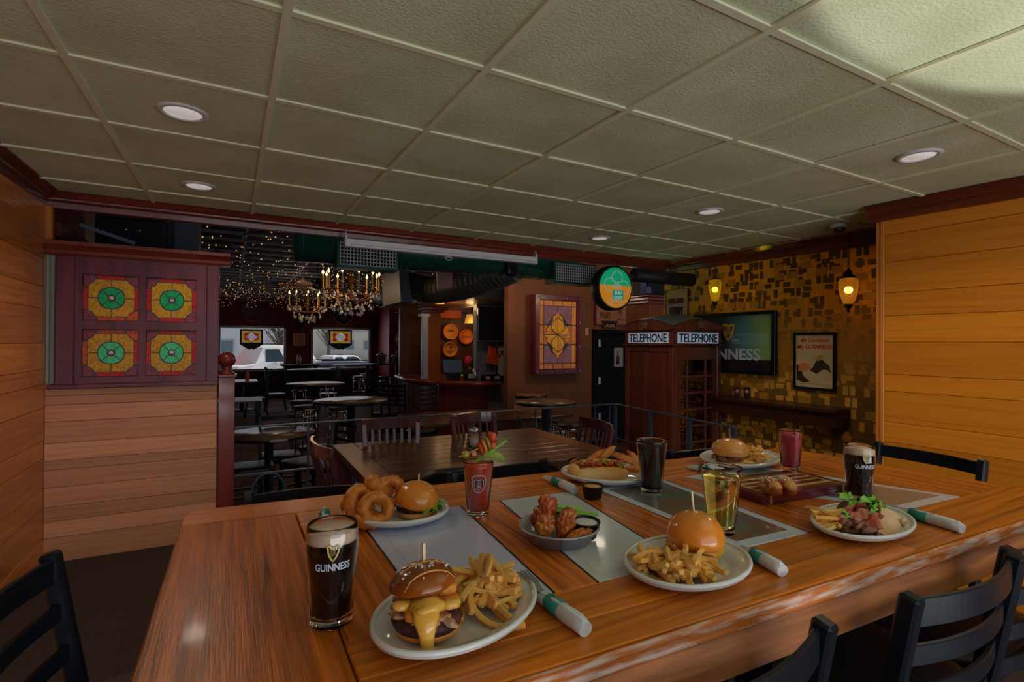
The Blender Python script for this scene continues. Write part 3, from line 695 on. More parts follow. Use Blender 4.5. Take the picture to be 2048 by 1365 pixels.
sc_at((1224, 850), (1163, 834), 'dark slat-back chair at the end of the plank table nearest the telephone booth', .9)
sc_at((623, 872), (662, 900), 'dark slat-back chair at the left end of the plank table, seen from the side', .86)
# two padded black chairs with a hand slot
def padded(label, pa, pb, top=.86):
    a = AZ(*pa, top).xy; b_ = AZ(*pb, top).xy; d = b_ - a; rz = math.atan2(d.y, d.x); mid = (a + b_) / 2; n = Vector((-sin(rz), cos(rz))); c = mid + n * .22
    r = root('padded_chair', label, 'chair', (c.x, c.y, 0), rz, 'black moulded chairs at the near side of the plank table'); w = max(.36, min(.5, d.length * .98)); h = .34
    out = [(x * w / 2, y) for x, y in ((-1, 0), (-1.0, .55), (-.93, .78), (-.8, .91), (-.55, .985), (0, 1.0), (.55, .985), (.8, .91), (.93, .78), (1, .55), (1, 0))]
    out = [(x, y * h) for x, y in out]; sl = [(.32 * w * cos(q) * .62, h * .84 + .022 * sin(q)) for q in [2 * pi * k / 16 for k in range(16)]]
    # shell with a real hand slot: outer ring bridged to the slot
    bm = bmesh.new(); n_ = len(out)
    vo = [bm.verts.new((x, 0, y)) for x, y in out]; vi = [bm.verts.new((x, 0, y)) for x, y in sl]
    eo = [bm.edges.new((vo[i], vo[(i + 1) % n_])) for i in range(n_)]; ei = [bm.edges.new((vi[i], vi[(i + 1) % 16])) for i in range(16)]
    bmesh.ops.triangle_fill(bm, use_beauty=True, edges=eo + ei)
    g = bmesh.ops.extrude_face_region(bm, geom=list(bm.faces)); bmesh.ops.translate(bm, verts=[q for q in g['geom'] if isinstance(q, bmesh.types.BMVert)], vec=(0, .03, 0))
    for q in bm.verts: q.co.y -= .05 * (1 - (q.co.x / (w / 2)) ** 2) + .08 * q.co.z / h
    bmesh.ops.recalc_face_normals(bm, faces=bm.faces); me = bpy.data.meshes.new('backrest'); bm.to_mesh(me); bm.free()
    o = link('backrest', me, 'vinyl', r, (0, -.16, top - h))
    rim = MB().tube([(x * .99, -.05 * (1 - (x / (w / 2)) ** 2) - .08 * y / h + .012, y) for x, y in out], .018, 8); part('rim', rim, 'vinyl', r, (0, -.16, top - h))
    part('backrest_seam', MB().tube([(x, -.05 * (1 - (x / (w / 2)) ** 2) - .08 * y / h - .004, y) for x, y in [(w * .46 * u, h * (.62 + .1 * cos(u * 3.2) * (1 if abs(u) < .9 else 1))) for u in [k / 8 - 1 for k in range(17)]]], .007, 6), 'black', r, (0, -.16, top - h))
    part('seat', MB().blob((0, .06, .46), (w / 2, .22, .04), amp=0, nu=24, nv=8, power=.45), 'vinyl', r)
    for sx in (-1, 1):
        part('leg', MB().sqtube([(sx * w * .46, -.2, 0), (sx * w * .46, -.15, .45), (sx * w * .4, -.17, top - .3)], .025), 'black', r); part('leg', MB().sqtube([(sx * w * .46, .26, 0), (sx * w * .44, .22, .44)], .025), 'black', r)
    return r
padded('black moulded chair with a hand slot, behind the red garnished drink', (830, 945), (985, 930))
padded('black moulded chair with a hand slot, left of the hot dog plate', (992, 932), (1115, 920))
# salt jar on the plank table
p = AZ(948, 897, Z2)
r = root('salt_shaker', 'glass shaker jar half full of white salt on the dark plank table', 'shaker', p, 0)
part('jar', MB().lathe([(0, 0), (.034, 0), (.038, .006), (.038, .075), (.03, .09), (.03, .1), (.033, .102), (.033, .107), (.0285, .107), (.0265, .095), (.035, .073), (.035, .008), (0, .006)], 20), 'glass', r)
part('salt', MB().lathe([(0, .009), (.0335, .009), (.0335, .058), (0, .06)], 18), mat('salt', (.7, .7, .72), rough=.8), r)
part('lid', MB().lathe([(.0325, .104), (.033, .118), (.026, .13), (0, .134)], 18), 'steel', r)

# ================================================================== railing, newel, screen cabinet
reg('rail', mat('blue_black_iron', (.06, .085, .13), rough=.35, metal=.3))
zr = .81; R0 = AY(470, 858, 4.36); Rc = Vector((3.62, 4.32, zr)); Re = AZ(1468, 856, zr)
rl = root('iron_railing', 'blue-black iron railing with a ring motif round the platform edge', 'railing', (0, 0, 0))
R0 = Vector((R0.x, 4.36, zr))
part('top_rail', MB().bar(R0, Rc + Vector((.02, 0, 0)), .04, .012).bar(Rc, Re, .04, .012), 'rail', rl, bevel=.002)
zl = .45; zb = .12
for z, nm in ((zl, 'mid_rail'), (zb, 'lower_rail')):
    part(nm, MB().bar((R0.x, R0.y, z), (Rc.x, Rc.y, z), .025, .012).bar((Rc.x, Rc.y, z), (Re.x, Re.y, z), .025, .012), 'rail', rl)
def xat(u): d = ray(u, 850); return R0.y * d.x / d.y
for u in (616, 664, 941, 1070, 1100, 1188, 1217):
    part('baluster', MB().bar((xat(u), 4.345, 0), (xat(u), 4.345, zr - .005), .016, .016), 'rail', rl)
for q in (Rc, Re, Rc * .63 + Re * .37, Rc * .3 + Re * .7):
    part('post', MB().bar((q.x, q.y, 0), (q.x, q.y, zr), .03, .03), 'rail', rl)
pc = AY(537, 949, 4.345); rr = (AY(571, 949, 4.345) - AY(503, 949, 4.345)).length / 2
part('ring', MB().tube([(pc.x + rr * cos(a), 4.345, (zl + zb) / 2 + .165 * sin(a)) for a in [2 * pi * k / 36 for k in range(36)]], .012, 6, closed=True), 'rail', rl)
na, nb_ = AY(437, 760, YB - .03), AY(470, 760, YB - .03)
nw = root('newel_post', 'square dark red newel post topped with a turned ball', 'post', ((na.x + nb_.x) / 2, YB + .02, 0)); hw = (nb_.x - na.x) / 2
zc_ = AY(455, 755, YB - .03).z
reg('newel', wood('newel_red', P(78, 27, 22), P(60, 20, 18), axis=2, ns=6, rough=.25, coat=.35, var=.05))
part('shaft', MB().box(-hw, hw, -.05, .05, 0, zc_), 'newel', nw, bevel=.003)
part('cap', MB().box(-hw - .012, hw + .012, -.062, .062, zc_, zc_ + .022), 'newel', nw, bevel=.005)
part('ball', MB().lathe([(.052, 0), (.05, .012), (.036, .02), (.03, .035), (.036, .042), (.032, .05), (.034, .058), (.05, .072), (.06, .1), (.058, .125), (.045, .148), (.02, .162), (0, .165)], 26, c=(0, 0, zc_ + .022)), 'newel', nw)
# stained-glass screen on the half wall
YS = YB - .03
sx0, sx1 = AY(112, 650, YS).x, AY(438, 650, YS).x; sz0, sz1 = AY(250, 771, YS).z, AY(250, 520, YS).z
sg = root('stained_glass_screen', 'dark red wooden screen with four stained glass squares standing on the half wall', 'screen', ((sx0 + sx1) / 2, YS, sz0))
ox = (sx0 + sx1) / 2
def pane_rect(u0, u1, v0, v1):
    a, c = AY(u0, v0, YS), AY(u1, v1, YS); return a.x - ox, c.x - ox, c.z - sz0, a.z - sz0
cells = [(166, 280, 547, 644), (293, 393, 556, 646), (163, 277, 659, 751), (291, 393, 659, 752)]
rc = [pane_rect(*c) for c in cells]
xa = (rc[0][0] + rc[2][0]) / 2; xb = (rc[0][1] + rc[2][1]) / 2; xc = (rc[1][0] + rc[3][0]) / 2; xd = (rc[1][1] + rc[3][1]) / 2
za = (rc[2][2] + rc[3][2]) / 2; zb_ = (rc[2][3] + rc[3][3]) / 2; zc2 = (rc[0][2] + rc[1][2]) / 2; zd = (rc[0][3] + rc[1][3]) / 2
hx = (sx1 - sx0) / 2; H_ = sz1 - sz0
fr = MB()
for (p, q, r_, s) in ((-hx + .05, xa, 0, H_), (xb, xc, 0, H_), (xd, hx - .03, 0, H_), (xa, xb, 0, za), (xc, xd, 0, za), (xa, xb, zb_, zc2), (xc, xd, zb_, zc2), (xa, xb, zd, H_), (xc, xd, zd, H_)):
    fr.box(p, q, -.02, .03, r_, s)
part('frame', fr, 'mahogz', sg)
part('stile', MB().box(-hx, -hx + .1, -.035, .05, 0, H_), 'mahogz', sg, bevel=.006); part('stile', MB().box(hx - .08, hx, -.035, .05, 0, H_), 'mahogz', sg, bevel=.006)
part('base_rail', MB().box(-hx - .03, hx, -.05, .06, -.012, .018), 'mahogz', sg, bevel=.005)
cp = [(-.03, 0), (-.045, .012), (-.05, .03), (-.075, .05), (-.095, .062), (-.095, .085), (.06, .085), (.06, 0)]
m4 = Matrix(((0, 0, 1, -hx - .09), (1, 0, 0, 0), (0, 1, 0, H_), (0, 0, 0, 1)))
part('cornice', MB().prism(cp, 2 * hx + .16, m4), 'mahog', sg)
part('fluted_strip', MB().box(-hx - .075, -hx - .055, -.01, .03, 0.02, H_).box(-hx - .05, -hx - .034, -.012, .03, .02, H_).box(-hx - .03, -hx - .004, -.006, .03, .02, H_), mat('grey_green_strip', P(78, 86, 84), rough=.4), sg, bevel=.004, label='pale grey fluted strip')
def sglass(name, c, c2): return reg(name, mat(name, c, c2, ns=60, rough=.12, bump=.9, bs=110, spec=.35, ramp=(.35, .6)))
sglass('amber', (.8, .42, .01), (.5, .22, .004)); sglass('redglass', (.75, .012, .008), (.4, .006, .005)); sglass('plum', (.34, .06, .1), (.2, .03, .06)); sglass('greenglass', (.004, .5, .15), (.002, .36, .1)); sglass('mintglass', (.1, .8, .36), (.06, .62, .25)); sglass('orangeglass', (.8, .12, .015), (.5, .05, .01))
def glass_square(parent, x0, x1, z0, z1, greens, corners, bars):
    cx, czz = (x0 + x1) / 2, (z0 + z1) / 2; ax, az = (x1 - x0) / 2 - .004, (z1 - z0) / 2 - .004
    pan = part('glass_panel', MB().box(-ax - .004, ax + .004, .004, .012, -az - .004, az + .004), 'lead', parent, (cx, 0, czz), label='stained glass square with a green roundel')
    part('bead', MB().box(-ax - .014, -ax, -.012, .002, -az - .014, az + .014).box(ax, ax + .014, -.012, .002, -az - .014, az + .014).box(-ax, ax, -.012, .002, -az - .014, -az).box(-ax, ax, -.012, .002, az, az + .014), 'mahogz', pan, bevel=.003)
    def piece(poly, m, inset=.975):
        mx = sum(p[0] for p in poly) / len(poly); my = sum(p[1] for p in poly) / len(poly)
        k = []
        for x, y in poly:
            dx, dy = x - mx, y - my; L_ = sqrt(dx * dx + dy * dy) + 1e-9; f = max(.5, (L_ - .022) / L_); k.append(((mx + dx * f) * ax, (my + dy * f) * az))
        part('glass_piece', MB().prism(k, .006, FY((0, .004, 0))), m, pan)
    rc_, bw, cr_ = .5, .17, .46
    y1_ = 1 - sqrt(cr_ ** 2 - bw ** 2)
    for qx, qy in ((1, 1), (-1, 1), (-1, -1), (1, -1)):
        poly = arc(0, 0, rc_, pi / 2, 0, 7) + [(1 - bw, 0), (1 - bw, y1_)]
        a0 = math.atan2(y1_ - 1, -bw); poly += arc(1, 1, cr_, a0 % (2 * pi), math.atan2(-bw, y1_ - 1) % (2 * pi), 6)[1:] + [(0, 1 - bw)]
        piece([(x * qx, y * qy) for x, y in poly], 'amber')
    for i, (qx, qy) in enumerate(((-1, 1), (1, 1), (-1, -1), (1, -1))):
        piece([(qx, qy)] + [(x * qx, y * qy) for x, y in arc(1, 1, cr_, pi, 1.5 * pi, 7)], corners[i])
    for i, poly in enumerate(([(-.53, .84), (.53, .84), (.5, 1), (-.5, 1)], [(-.53, -.84), (.53, -.84), (.5, -1), (-.5, -1)], [(-.84, -.53), (-.84, .53), (-1, .5), (-1, -.5)], [(.84, -.53), (.84, .53), (1, .5), (1, -.5)])): piece(poly, bars[i])
    for k in range(4): piece(arc(0, 0, .48, pi / 4 + k * pi / 2, pi / 4 + (k + 1) * pi / 2, 8) + arc(0, 0, .14, pi / 4 + (k + 1) * pi / 2, pi / 4 + k * pi / 2, 4), greens)
    part('jewel', MB().lathe([(.11 * ax, 0), (.09 * ax, .008), (.05 * ax, .012), (0, .014)], 14), mat('jewel', P(120, 110, 108), rough=.1, coat=.6), pan, (0, .0, 0), (pi / 2, 0, 0))
glass_square(sg, xa, xb, zc2, zd, 'greenglass', ('plum', 'plum', 'plum', 'orangeglass'), ('redglass', 'orangeglass', 'redglass', 'redglass'))
glass_square(sg, xc, xd, zc2, zd, 'greenglass', ('plum', 'plum', 'plum', 'plum'), ('redglass',) * 4)
glass_square(sg, xa, xb, za, zb_, 'mintglass', ('plum', 'orangeglass', 'plum', 'plum'), ('orangeglass', 'redglass', 'orangeglass', 'redglass'))
glass_square(sg, xc, xd, za, zb_, 'mintglass', ('plum',) * 4, ('redglass',) * 4)
# ================================================================== plates, food, drinks
def oval_plate(label, cx, cy, a, b, th, group='white oval platters on the long table'):
    r = root('platter', label, 'plate', (cx, cy, T + .001), th, group)
    prof = [(0, .004), (.62, .004), (.70, .008), (.80, .018), (.93, .0215), (.985, .024), (1.0, .0215), (.985, .016), (.93, .012), (.78, .004), (.66, 0), (0, 0)]
    part('dish', MB().lathe(prof, 56, sx=a, sy=b), 'white', r)
    part('rim', MB().tube([(a * .975 * cos(q), b * .975 * sin(q), .0225) for q in [2 * pi * k / 56 for k in range(56)]], .0045, 8, closed=True), 'white', r)
    return r
PL = {'pretzel': (.3139, .7456, .1472, .1072, .4241), 'rings': (.3601, 1.2466, .1269, .1116, -.5008), 'cheese': (.7638, .7005, .137, .1049, .1925),
      'dog': (1.055, 1.295, .148, .125, -.6), 'far': (1.6293, 1.249, .1717, .1232, .1615), 'wrap': (1.3005, .6677, .1541, .0944, .1612)}
oval_plate('white oval platter holding the pretzel bun burger and fries nearest the camera', *PL['pretzel'])
oval_plate('white oval platter of onion rings and a burger', *PL['rings'])
oval_plate('white oval platter of fries and a glossy bun burger in the middle of the table', *PL['cheese'])
oval_plate('white oval platter under the loaded hot dog', *PL['dog'])
oval_plate('white oval platter with a burger and fries at the far end of the table', *PL['far'])
oval_plate('white oval platter under the bacon wrap', *PL['wrap'])
def onp(key, x, y, z=0.0):
    cx, cy, a, b, th = PL[key]; return Vector((cx + x * a * cos(th) - y * b * sin(th), cy + x * a * sin(th) + y * b * cos(th), T + .006 + z))
# ---- fries
reg('fry', mat('fried_potato', F(238, 190, 106), F(206, 140, 56), ns=28, st=(.4, 1, 1), rough=.5, var=.16, bump=.3, bs=160, ramp=(.3, .65), sss=.1))
rnd = random.Random(4)
frym = []
for k in range(8):
    L_ = (.07, .085, .06, .1, .05, .075, .09, .045)[k]; cv = (.002, .012, .004, .02, 0, -.008, .006, .002)[k]; w = rnd.uniform(.0085, .0105)
    n = 6; pts = []
    for i in range(n + 1):
        u = i / n * 2 - 1; pts.append((u * L_ / 2, cv * (1 - u * u) + rnd.uniform(-.0006, .0006), rnd.uniform(-.0006, .0006)))
    me = MB().sqtube(pts, w, w * rnd.uniform(.85, 1.05)).mesh('fry', .0012); me.materials.append(K['fry']); frym.append(me)
def fries(n, key, x0, x1, y0, y1, hmax, label, group, seed, tilt=.35, dirs=None):
    rnd = random.Random(seed)
    for i in range(n):
        lay = (i / n); x = rnd.uniform(x0, x1); y = rnd.uniform(y0, y1)
        cxm, cym = (x0 + x1) / 2, (y0 + y1) / 2; dd = max(abs(x - cxm) / ((x1 - x0) / 2), abs(y - cym) / ((y1 - y0) / 2))
        z = .006 + hmax * lay * (1 - .72 * dd)
        rr_ = sqrt(x * x + y * y)
        lim = .62 if y < 0 else .7
        if rr_ > lim: x, y = x * lim / rr_, y * lim / rr_; rr_ = lim
        z += .012 * max(0, rr_ - .42) / .28
        sh = 1 - .35 * lay
        x = cxm + (x - cxm) * sh; y = cym + (y - cym) * sh
        p = onp(key, x, y, z)
        o = solo('french_fry', rnd.choice(frym), None, label, 'fry', p, group=group)
        o.rotation_euler = (rnd.uniform(-.7, .7), rnd.uniform(-tilt, tilt) * (.4 + lay), dirs(rnd) if dirs else rnd.uniform(0, pi))
fries(60, 'pretzel', -.02, .80, -.62, .60, .052, 'golden french fry in the pile beside the pretzel bun burger', 'fries beside the pretzel bun burger', 21)
fries(58, 'cheese', -.86, .28, -.72, .52, .044, 'golden french fry in the pile beside the glossy bun burger', 'fries beside the glossy bun burger', 33, dirs=lambda r: r.gauss(.5, .7))
fries(36, 'far', -.1, .80, -.4, .4, .044, 'golden french fry on the far platter beside the burger', 'fries on the far platter', 43, dirs=lambda r: r.gauss(2.3, .6))
fries(14, 'wrap', -.85, -.35, .1, .75, .04, 'golden french fry sticking out behind the bacon wrap', 'fries behind the bacon wrap', 51)
# ---- burgers
reg('bun', mat('shiny_bun', F(188, 98, 20), F(196, 126, 44), ns=7, rough=.22, coat=.6, ramp=(.35, .75), bump=.05, bs=60, coatr=.12, sss=.1))
reg('bunpale', mat('bun_underside', F(200, 150, 90), F(180, 118, 56), ns=20, rough=.55, bump=.2, bs=90))
reg('pretzelbun', mat('pretzel_crust', F(138, 72, 14), F(92, 40, 8), ns=9, rough=.2, coat=.5, ramp=(.3, .65), bump=.15, bs=40))
reg('patty', mat('grilled_beef', F(84, 40, 44), F(40, 18, 16), ns=70, rough=.5, bump=1, bs=130, ramp=(.35, .7)))
reg('patty2', mat('charred_beef', F(56, 28, 24), F(20, 10, 9), ns=60, rough=.45, bump=1, bs=120))
reg('cheese', mat('melted_cheese', F(214, 164, 50), F(200, 136, 26), ns=16, rough=.25, coat=.3, sss=.15))
reg('queso', mat('cheese_sauce', F(226, 176, 84), F(210, 148, 44), ns=24, rough=.2, coat=.5, sss=.15))
reg('kraut', mat('sauerkraut', F(176, 138, 104), F(128, 92, 66), ns=60, rough=.5, bump=.8, bs=140))
reg('batter', mat('fried_batter', F(204, 128, 52), F(160, 82, 24), ns=34, rough=.5, bump=.8, bs=90, ramp=(.3, .65)))
reg('lettuce', mat('green_lettuce', F(66, 124, 22), F(120, 160, 60), ns=26, rough=.4, ramp=(.35, .7), sss=.1))
reg('onionring', mat('onion_ring_batter', F(204, 130, 50), F(150, 78, 20), ns=60, rough=.45, bump=.9, bs=80, ramp=(.3, .68)))
reg('pick', mat('pale_wood_pick', F(200, 180, 140), rough=.6))
reg('pulled', mat('pulled_meat', F(140, 92, 70), F(92, 50, 36), ns=50, rough=.4, bump=1, bs=90))
reg('bacon', mat('fried_bacon', F(180, 76, 62), F(212, 138, 128), ns=16, st=(1, 3, 1), rough=.25, coat=.5, ramp=(.4, .6), bump=.4, bs=50))
def dome(R, H, seed, amp=.03, under=.12):
    mb = MB(); prof = [(0, H)]
    for k in range(1, 9): a = pi / 2 * k / 8; prof.append((R * sin(a) ** .92, H * cos(a)))
    prof += [(R * .985, -H * under), (R * .9, -H * (under + .12)), (0, -H * (under + .1))]
    mb.lathe(prof, 30)
    out = []
    for x, y, z in mb.v:
        d = noise.noise(Vector((x / R * 1.6 + seed, y / R * 1.6, z / R * 1.6 + seed))); k = 1 + amp * d; out.append((x * k, y * k, z * (1 + amp * .8 * d)))
    mb.v = out; return mb
def disc(R, h, seed, amp=.06, n=30, wav=0):
    mb = MB(); mb.lathe([(0, h), (R * .8, h), (R * .96, h * .85), (R, h * .5), (R * .96, h * .12), (R * .8, 0), (0, 0)], n)
    out = []
    for x, y, z in mb.v:
        d = noise.noise(Vector((x / R * 3 + seed, y / R * 3, z / R * 2))); k = 1 + amp * d
        out.append((x * k, y * k, z + wav * sin(math.atan2(y, x) * 7 + seed) * (x * x + y * y) / R / R))
    mb.v = out; return mb
def leaf(R0, R1, a0, a1, z, amp, seed, n=34):
    """a frilly lettuce leaf edge sticking out of a bun"""
    mb = MB(); rnd = random.Random(seed); vs = []
    for i in range(n + 1):
        a = a0 + (a1 - a0) * i / n
        for j, (r, zz) in enumerate(((R0, 0), ((R0 + R1) / 2, .002), (R1, 0))):
            k = j / 2; vs.append(((r + k * .004 * sin(i * 1.9 + seed)) * cos(a), (r + k * .004 * sin(i * 1.9 + seed)) * sin(a), z + k * amp * sin(i * 1.35 + seed) + k * rnd.uniform(-.2, .2) * amp - k * .004))
    fs = [[i * 3 + j, i * 3 + j + 1, i * 3 + 4 + j, i * 3 + 3 + j] for i in range(n) for j in range(2)]
    m2 = len(vs); vs2 = [(x, y, zz - .0012) for x, y, zz in vs]
    return mb.add(vs, fs, True).add(vs2, [f[::-1] for f in fs], True)
# 1 pretzel bun burger
p = onp('pretzel', -.44, .0)
bg1 = root('pretzel_burger', 'tall burger in a split dark pretzel bun dripping yellow cheese sauce', 'burger', p, 0); bg1.scale = (1, 1, .86)
R = .049
part('bottom_bun', xf(dome(R, .019, 3, .02), Matrix.Translation((0, 0, .003)) @ Matrix.Scale(-1, 4, (0, 0, 1)) @ Matrix.Translation((0, 0, -.017))), 'bun', bg1)
part('patty', disc(R * 1.04, .022, 5, .07), 'patty', bg1, (0, 0, .020))
mb = MB(); rnd = random.Random(6)
for k in range(26):
    a = rnd.uniform(0, 2 * pi); r = rnd.uniform(.03, .049); mb.blob((r * cos(a), r * sin(a), .0445 + rnd.uniform(-.006, .003)), (.012, .008, .005), .5, 2.4, k, 8, 5, Matrix.Rotation(a, 4, 'Z'))
part('sauerkraut', mb, 'kraut', bg1)
for k, (x, y, a, z, l) in enumerate(((.014, -.014, .35, .058, .036), (-.022, -.022, -.25, .055, .024), (.02, .014, .6, .066, .036), (-.014, .008, -.3, .067, .036), (.022, -.004, .3, .075, .02))):
    part('fried_pickle', MB().blob((0, 0, 0), (l * .85, .017, .010), .12, 2.2, k, 18, 9, power=.6), 'batter', bg1, (x, y, z), (0, .08 * (-1) ** k, a))
mb = MB()   # cheese sauce blanket and drip
cam_dir = Vector((-p.x, -p.y, 0)).normalized(); side = Vector((-cam_dir.y, cam_dir.x, 0))
mb.blob((cam_dir.x * .03 , cam_dir.y * .03 , .066), (.024, .022, .013), .25, 1.8, 9, 18, 10)
dp = [(.028, .074, .016), (.044, .068, .019), (.054, .058, .018), (.0575, .046, .014), (.058, .034, .011), (.0575, .02, .0095), (.057, .006, .009), (.058, .001, .008)]
vs = []; fs = []; n = 8
for i, (r, z, w) in enumerate(dp):
    for k in range(n):
        a = 2 * pi * k / n; q = cam_dir * (r + cos(a) * .006) + side * (sin(a) * w - .004 + .004 * i / 7); vs.append((q.x, q.y, z))
for i in range(len(dp) - 1):
    for k in range(n): fs.append([i * n + k, i * n + (k + 1) % n, (i + 1) * n + (k + 1) % n, (i + 1) * n + k])
mb.add(vs, fs, True)
part('cheese_sauce', mb, 'queso', bg1)
mb = MB()
for k, a in enumerate((.6, 2.2, 3.4, 4.3, 5.2)): mb.blob((.044 * cos(a), .044 * sin(a), .066), (.015, .011, .008), .25, 2, k, 12, 8); part('cheese_sauce', mb, 'queso', bg1); mb = MB()
tb_m = Matrix.Translation((-.004, .012, .083)) @ Matrix.Rotation(.12, 4, cam_dir) @ Matrix.Rotation(-.12, 4, side)
tbn = part('top_bun', xf(dome(R * 1.0, .032, 11, .05, .1), tb_m), 'pretzelbun', bg1, label='dark pretzel top bun with a split crust and coarse salt')
mb = MB()
for k in range(3):
    a0_ = -.5 + k * .5; pts = []
    for i in range(9):
        u = i / 8 * 2 - 1; v = tb_m @ Vector((.038 * u, a0_ * .06 - .006, .0335 * sqrt(max(.02, 1 - (u * .8) ** 2 - (a0_ * 1.15) ** 2)))); pts.append(v)
    mb.tube(pts, [.0004 + .0012 * sin(pi * i / 8) for i in range(9)], 6)
part('crust_split', mb, 'bunpale', bg1)
mb = MB(); rnd = random.Random(3)
for k in range(34):
    a = rnd.uniform(0, 2 * pi); q = rnd.uniform(.1, .85); v = tb_m @ Vector((R * q * cos(a), R * q * sin(a), .0325 * sqrt(1 - q * q) + .0005)); s_ = rnd.uniform(.0008, .0016); mb.box(v.x - s_, v.x + s_, v.y - s_, v.y + s_, v.z - s_, v.z + s_)
o = part('salt', mb, 'white', bg1); o['kind'] = 'stuff'
v0 = tb_m @ Vector((.004, 0, .02)); part('pick', MB().bar(v0, v0 + Vector((-.001, 0, .045)), .0042, .0042), 'pick', bg1)
# 2 onion ring plate burger
p = onp('rings', .36, .1)
bg2 = root('burger', 'burger with a round glossy bun and lettuce beside the onion rings', 'burger', p, .3)
part('bottom_bun', disc(.046, .016, 2, .03), 'bunpale', bg2); part('patty', disc(.05, .014, 8, .1), 'patty2', bg2, (0, 0, .014))
part('lettuce', leaf(.035, .064, -1.9, 1.6, .028, .006, 4), 'lettuce', bg2); part('mayo', disc(.049, .005, 3, .1), 'white', bg2, (0, 0, .027))
part('top_bun', xf(dome(.052, .042, 2.2, .03), Matrix.Translation((-.002, -.006, .04)) @ Matrix.Rotation(.2, 4, 'X')), 'bun', bg2)
part('pick', MB().bar((.002, -.004, .06), (.008, .001, .098), .003, .003), 'pick', bg2)
def onion_ring(key, x, y, z, Rr, r, rot, label, seed, sy=1):
    mb = MB(); n, m = 26, 10; vs = []; fs = []
    for i in range(n):
        a = 2 * pi * i / n
        for k in range(m):
            b_ = 2 * pi * k / m; d = Vector((cos(a) * (Rr + r * cos(b_)), sin(a) * (Rr * sy + r * cos(b_)), r * 1.25 * sin(b_)))
            q = 1 + .34 * noise.fractal(d * 75 + Vector((seed * 3, 0, seed)), 1, 2, 2) ; c_ = Vector((cos(a) * Rr, sin(a) * Rr * sy, 0)); vs.append(c_ + (d - c_) * q)
    for i in range(n):
        for k in range(m): fs.append([i * m + k, ((i + 1) % n) * m + k, ((i + 1) % n) * m + (k + 1) % m, i * m + (k + 1) % m])
    pp = onp(key, x, y, z)
    return solo('onion_ring', mb.add(vs, fs, True), 'onionring', label, 'onion ring', pp, group='onion rings on the platter', rot=rot)
onion_ring('rings', -.28, -.58, .036, .028, .0145, (1.05, .15, -.1), 'battered onion ring facing the camera at the front of the pile, right beside the burger', 1, 1.0)
onion_ring('rings', -.66, -.28, .036, .031, .0140, (1.15, .5, .5), 'tall battered onion ring standing at the middle front of the pile', 2, 1.1)
onion_ring('rings', -.16, .15, .054, .027, .0130, (1.2, .1, -.1), 'battered onion ring standing behind, against the bun', 3)
onion_ring('rings', -.42, .30, .062, .032, .0145, (.5, .6, .6), 'topmost battered onion ring lying across the pile', 4, .65)
onion_ring('rings', -.78, .28, .034, .024, .0130, (.5, -.6, .2), 'small battered onion ring at the back left of the pile', 5)
onion_ring('rings', -.84, -.02, .022, .020, .0130, (.2, .3, 0), 'stubby battered onion ring at the left edge of the platter', 6, .7)
onion_ring('rings', -.42, -.62, .014, .024, .0120, (.1, .05, .6), 'battered onion ring lying flat under the front ones', 7)
# 3 middle cheeseburger
p = onp('cheese', .42, .16)
bg3 = root('burger', 'burger with a big glossy bun and melted yellow cheese in the middle of the table', 'burger', p + Vector((0, 0, .004)), 0)
part('bottom_bun', disc(.047, .018, 5, .03), 'bunpale', bg3); part('patty', disc(.046, .014, 2, .12), 'patty2', bg3, (0, 0, .016))
mb = MB(); vs = []; n = 32
for i in range(n):
    a = 2 * pi * i / n
    for r_, z_ in ((.02, .032), (.05, .030), (.054, .024 - .008 * (.5 + .5 * sin(a * 4 + 1)))): vs.append((r_ * cos(a), r_ * sin(a), z_))
for i in range(n):
    j = (i + 1) % n
    for k in range(2): mb.f.append([i * 3 + k, i * 3 + k + 1, j * 3 + k + 1, j * 3 + k]); mb.sm.append(True)
mb.v = [tuple(q) for q in vs]; part('cheese_slice', mb, 'cheese', bg3)
part('top_bun', xf(dome(.056, .045, 7, .03), Matrix.Translation((-.005, -.003, .042)) @ Matrix.Rotation(.12, 4, 'X') @ Matrix.Rotation(-.06, 4, 'Y')), 'bun', bg3)
part('pick', MB().bar((-.004, .0, .07), (-.010, .002, .128), .003, .003), 'pick', bg3)
# 4 far burger
p = onp('far', -.42, .0)
bg4 = root('burger', 'burger with pulled meat and a pale sided bun on the far platter', 'burger', p, 0)
part('bottom_bun', disc(.05, .014, 5, .03), 'bunpale', bg4)
mb = MB(); rnd = random.Random(8)
for k in range(22):
    a = rnd.uniform(0, 2 * pi); r = rnd.uniform(.02, .055); mb.blob((r * cos(a), r * sin(a), .02 + rnd.uniform(0, .016)), (.02, .011, .009), .4, 2, k, 10, 6, Matrix.Rotation(a + 1.3, 4, 'Z'))
part('pulled_meat', mb, 'pulled', bg4)
part('top_bun', xf(dome(.062, .04, 4, .04, .3), Matrix.Translation((0, 0, .052))), mat('two_tone_bun', F(196, 116, 30), F(214, 164, 100), ns=6, rough=.3, coat=.4, ramp=(.35, .7)), bg4)
part('pick', MB().bar((.003, 0, .085), (-.006, .0, .124), .0035, .0035), 'steel', bg4)
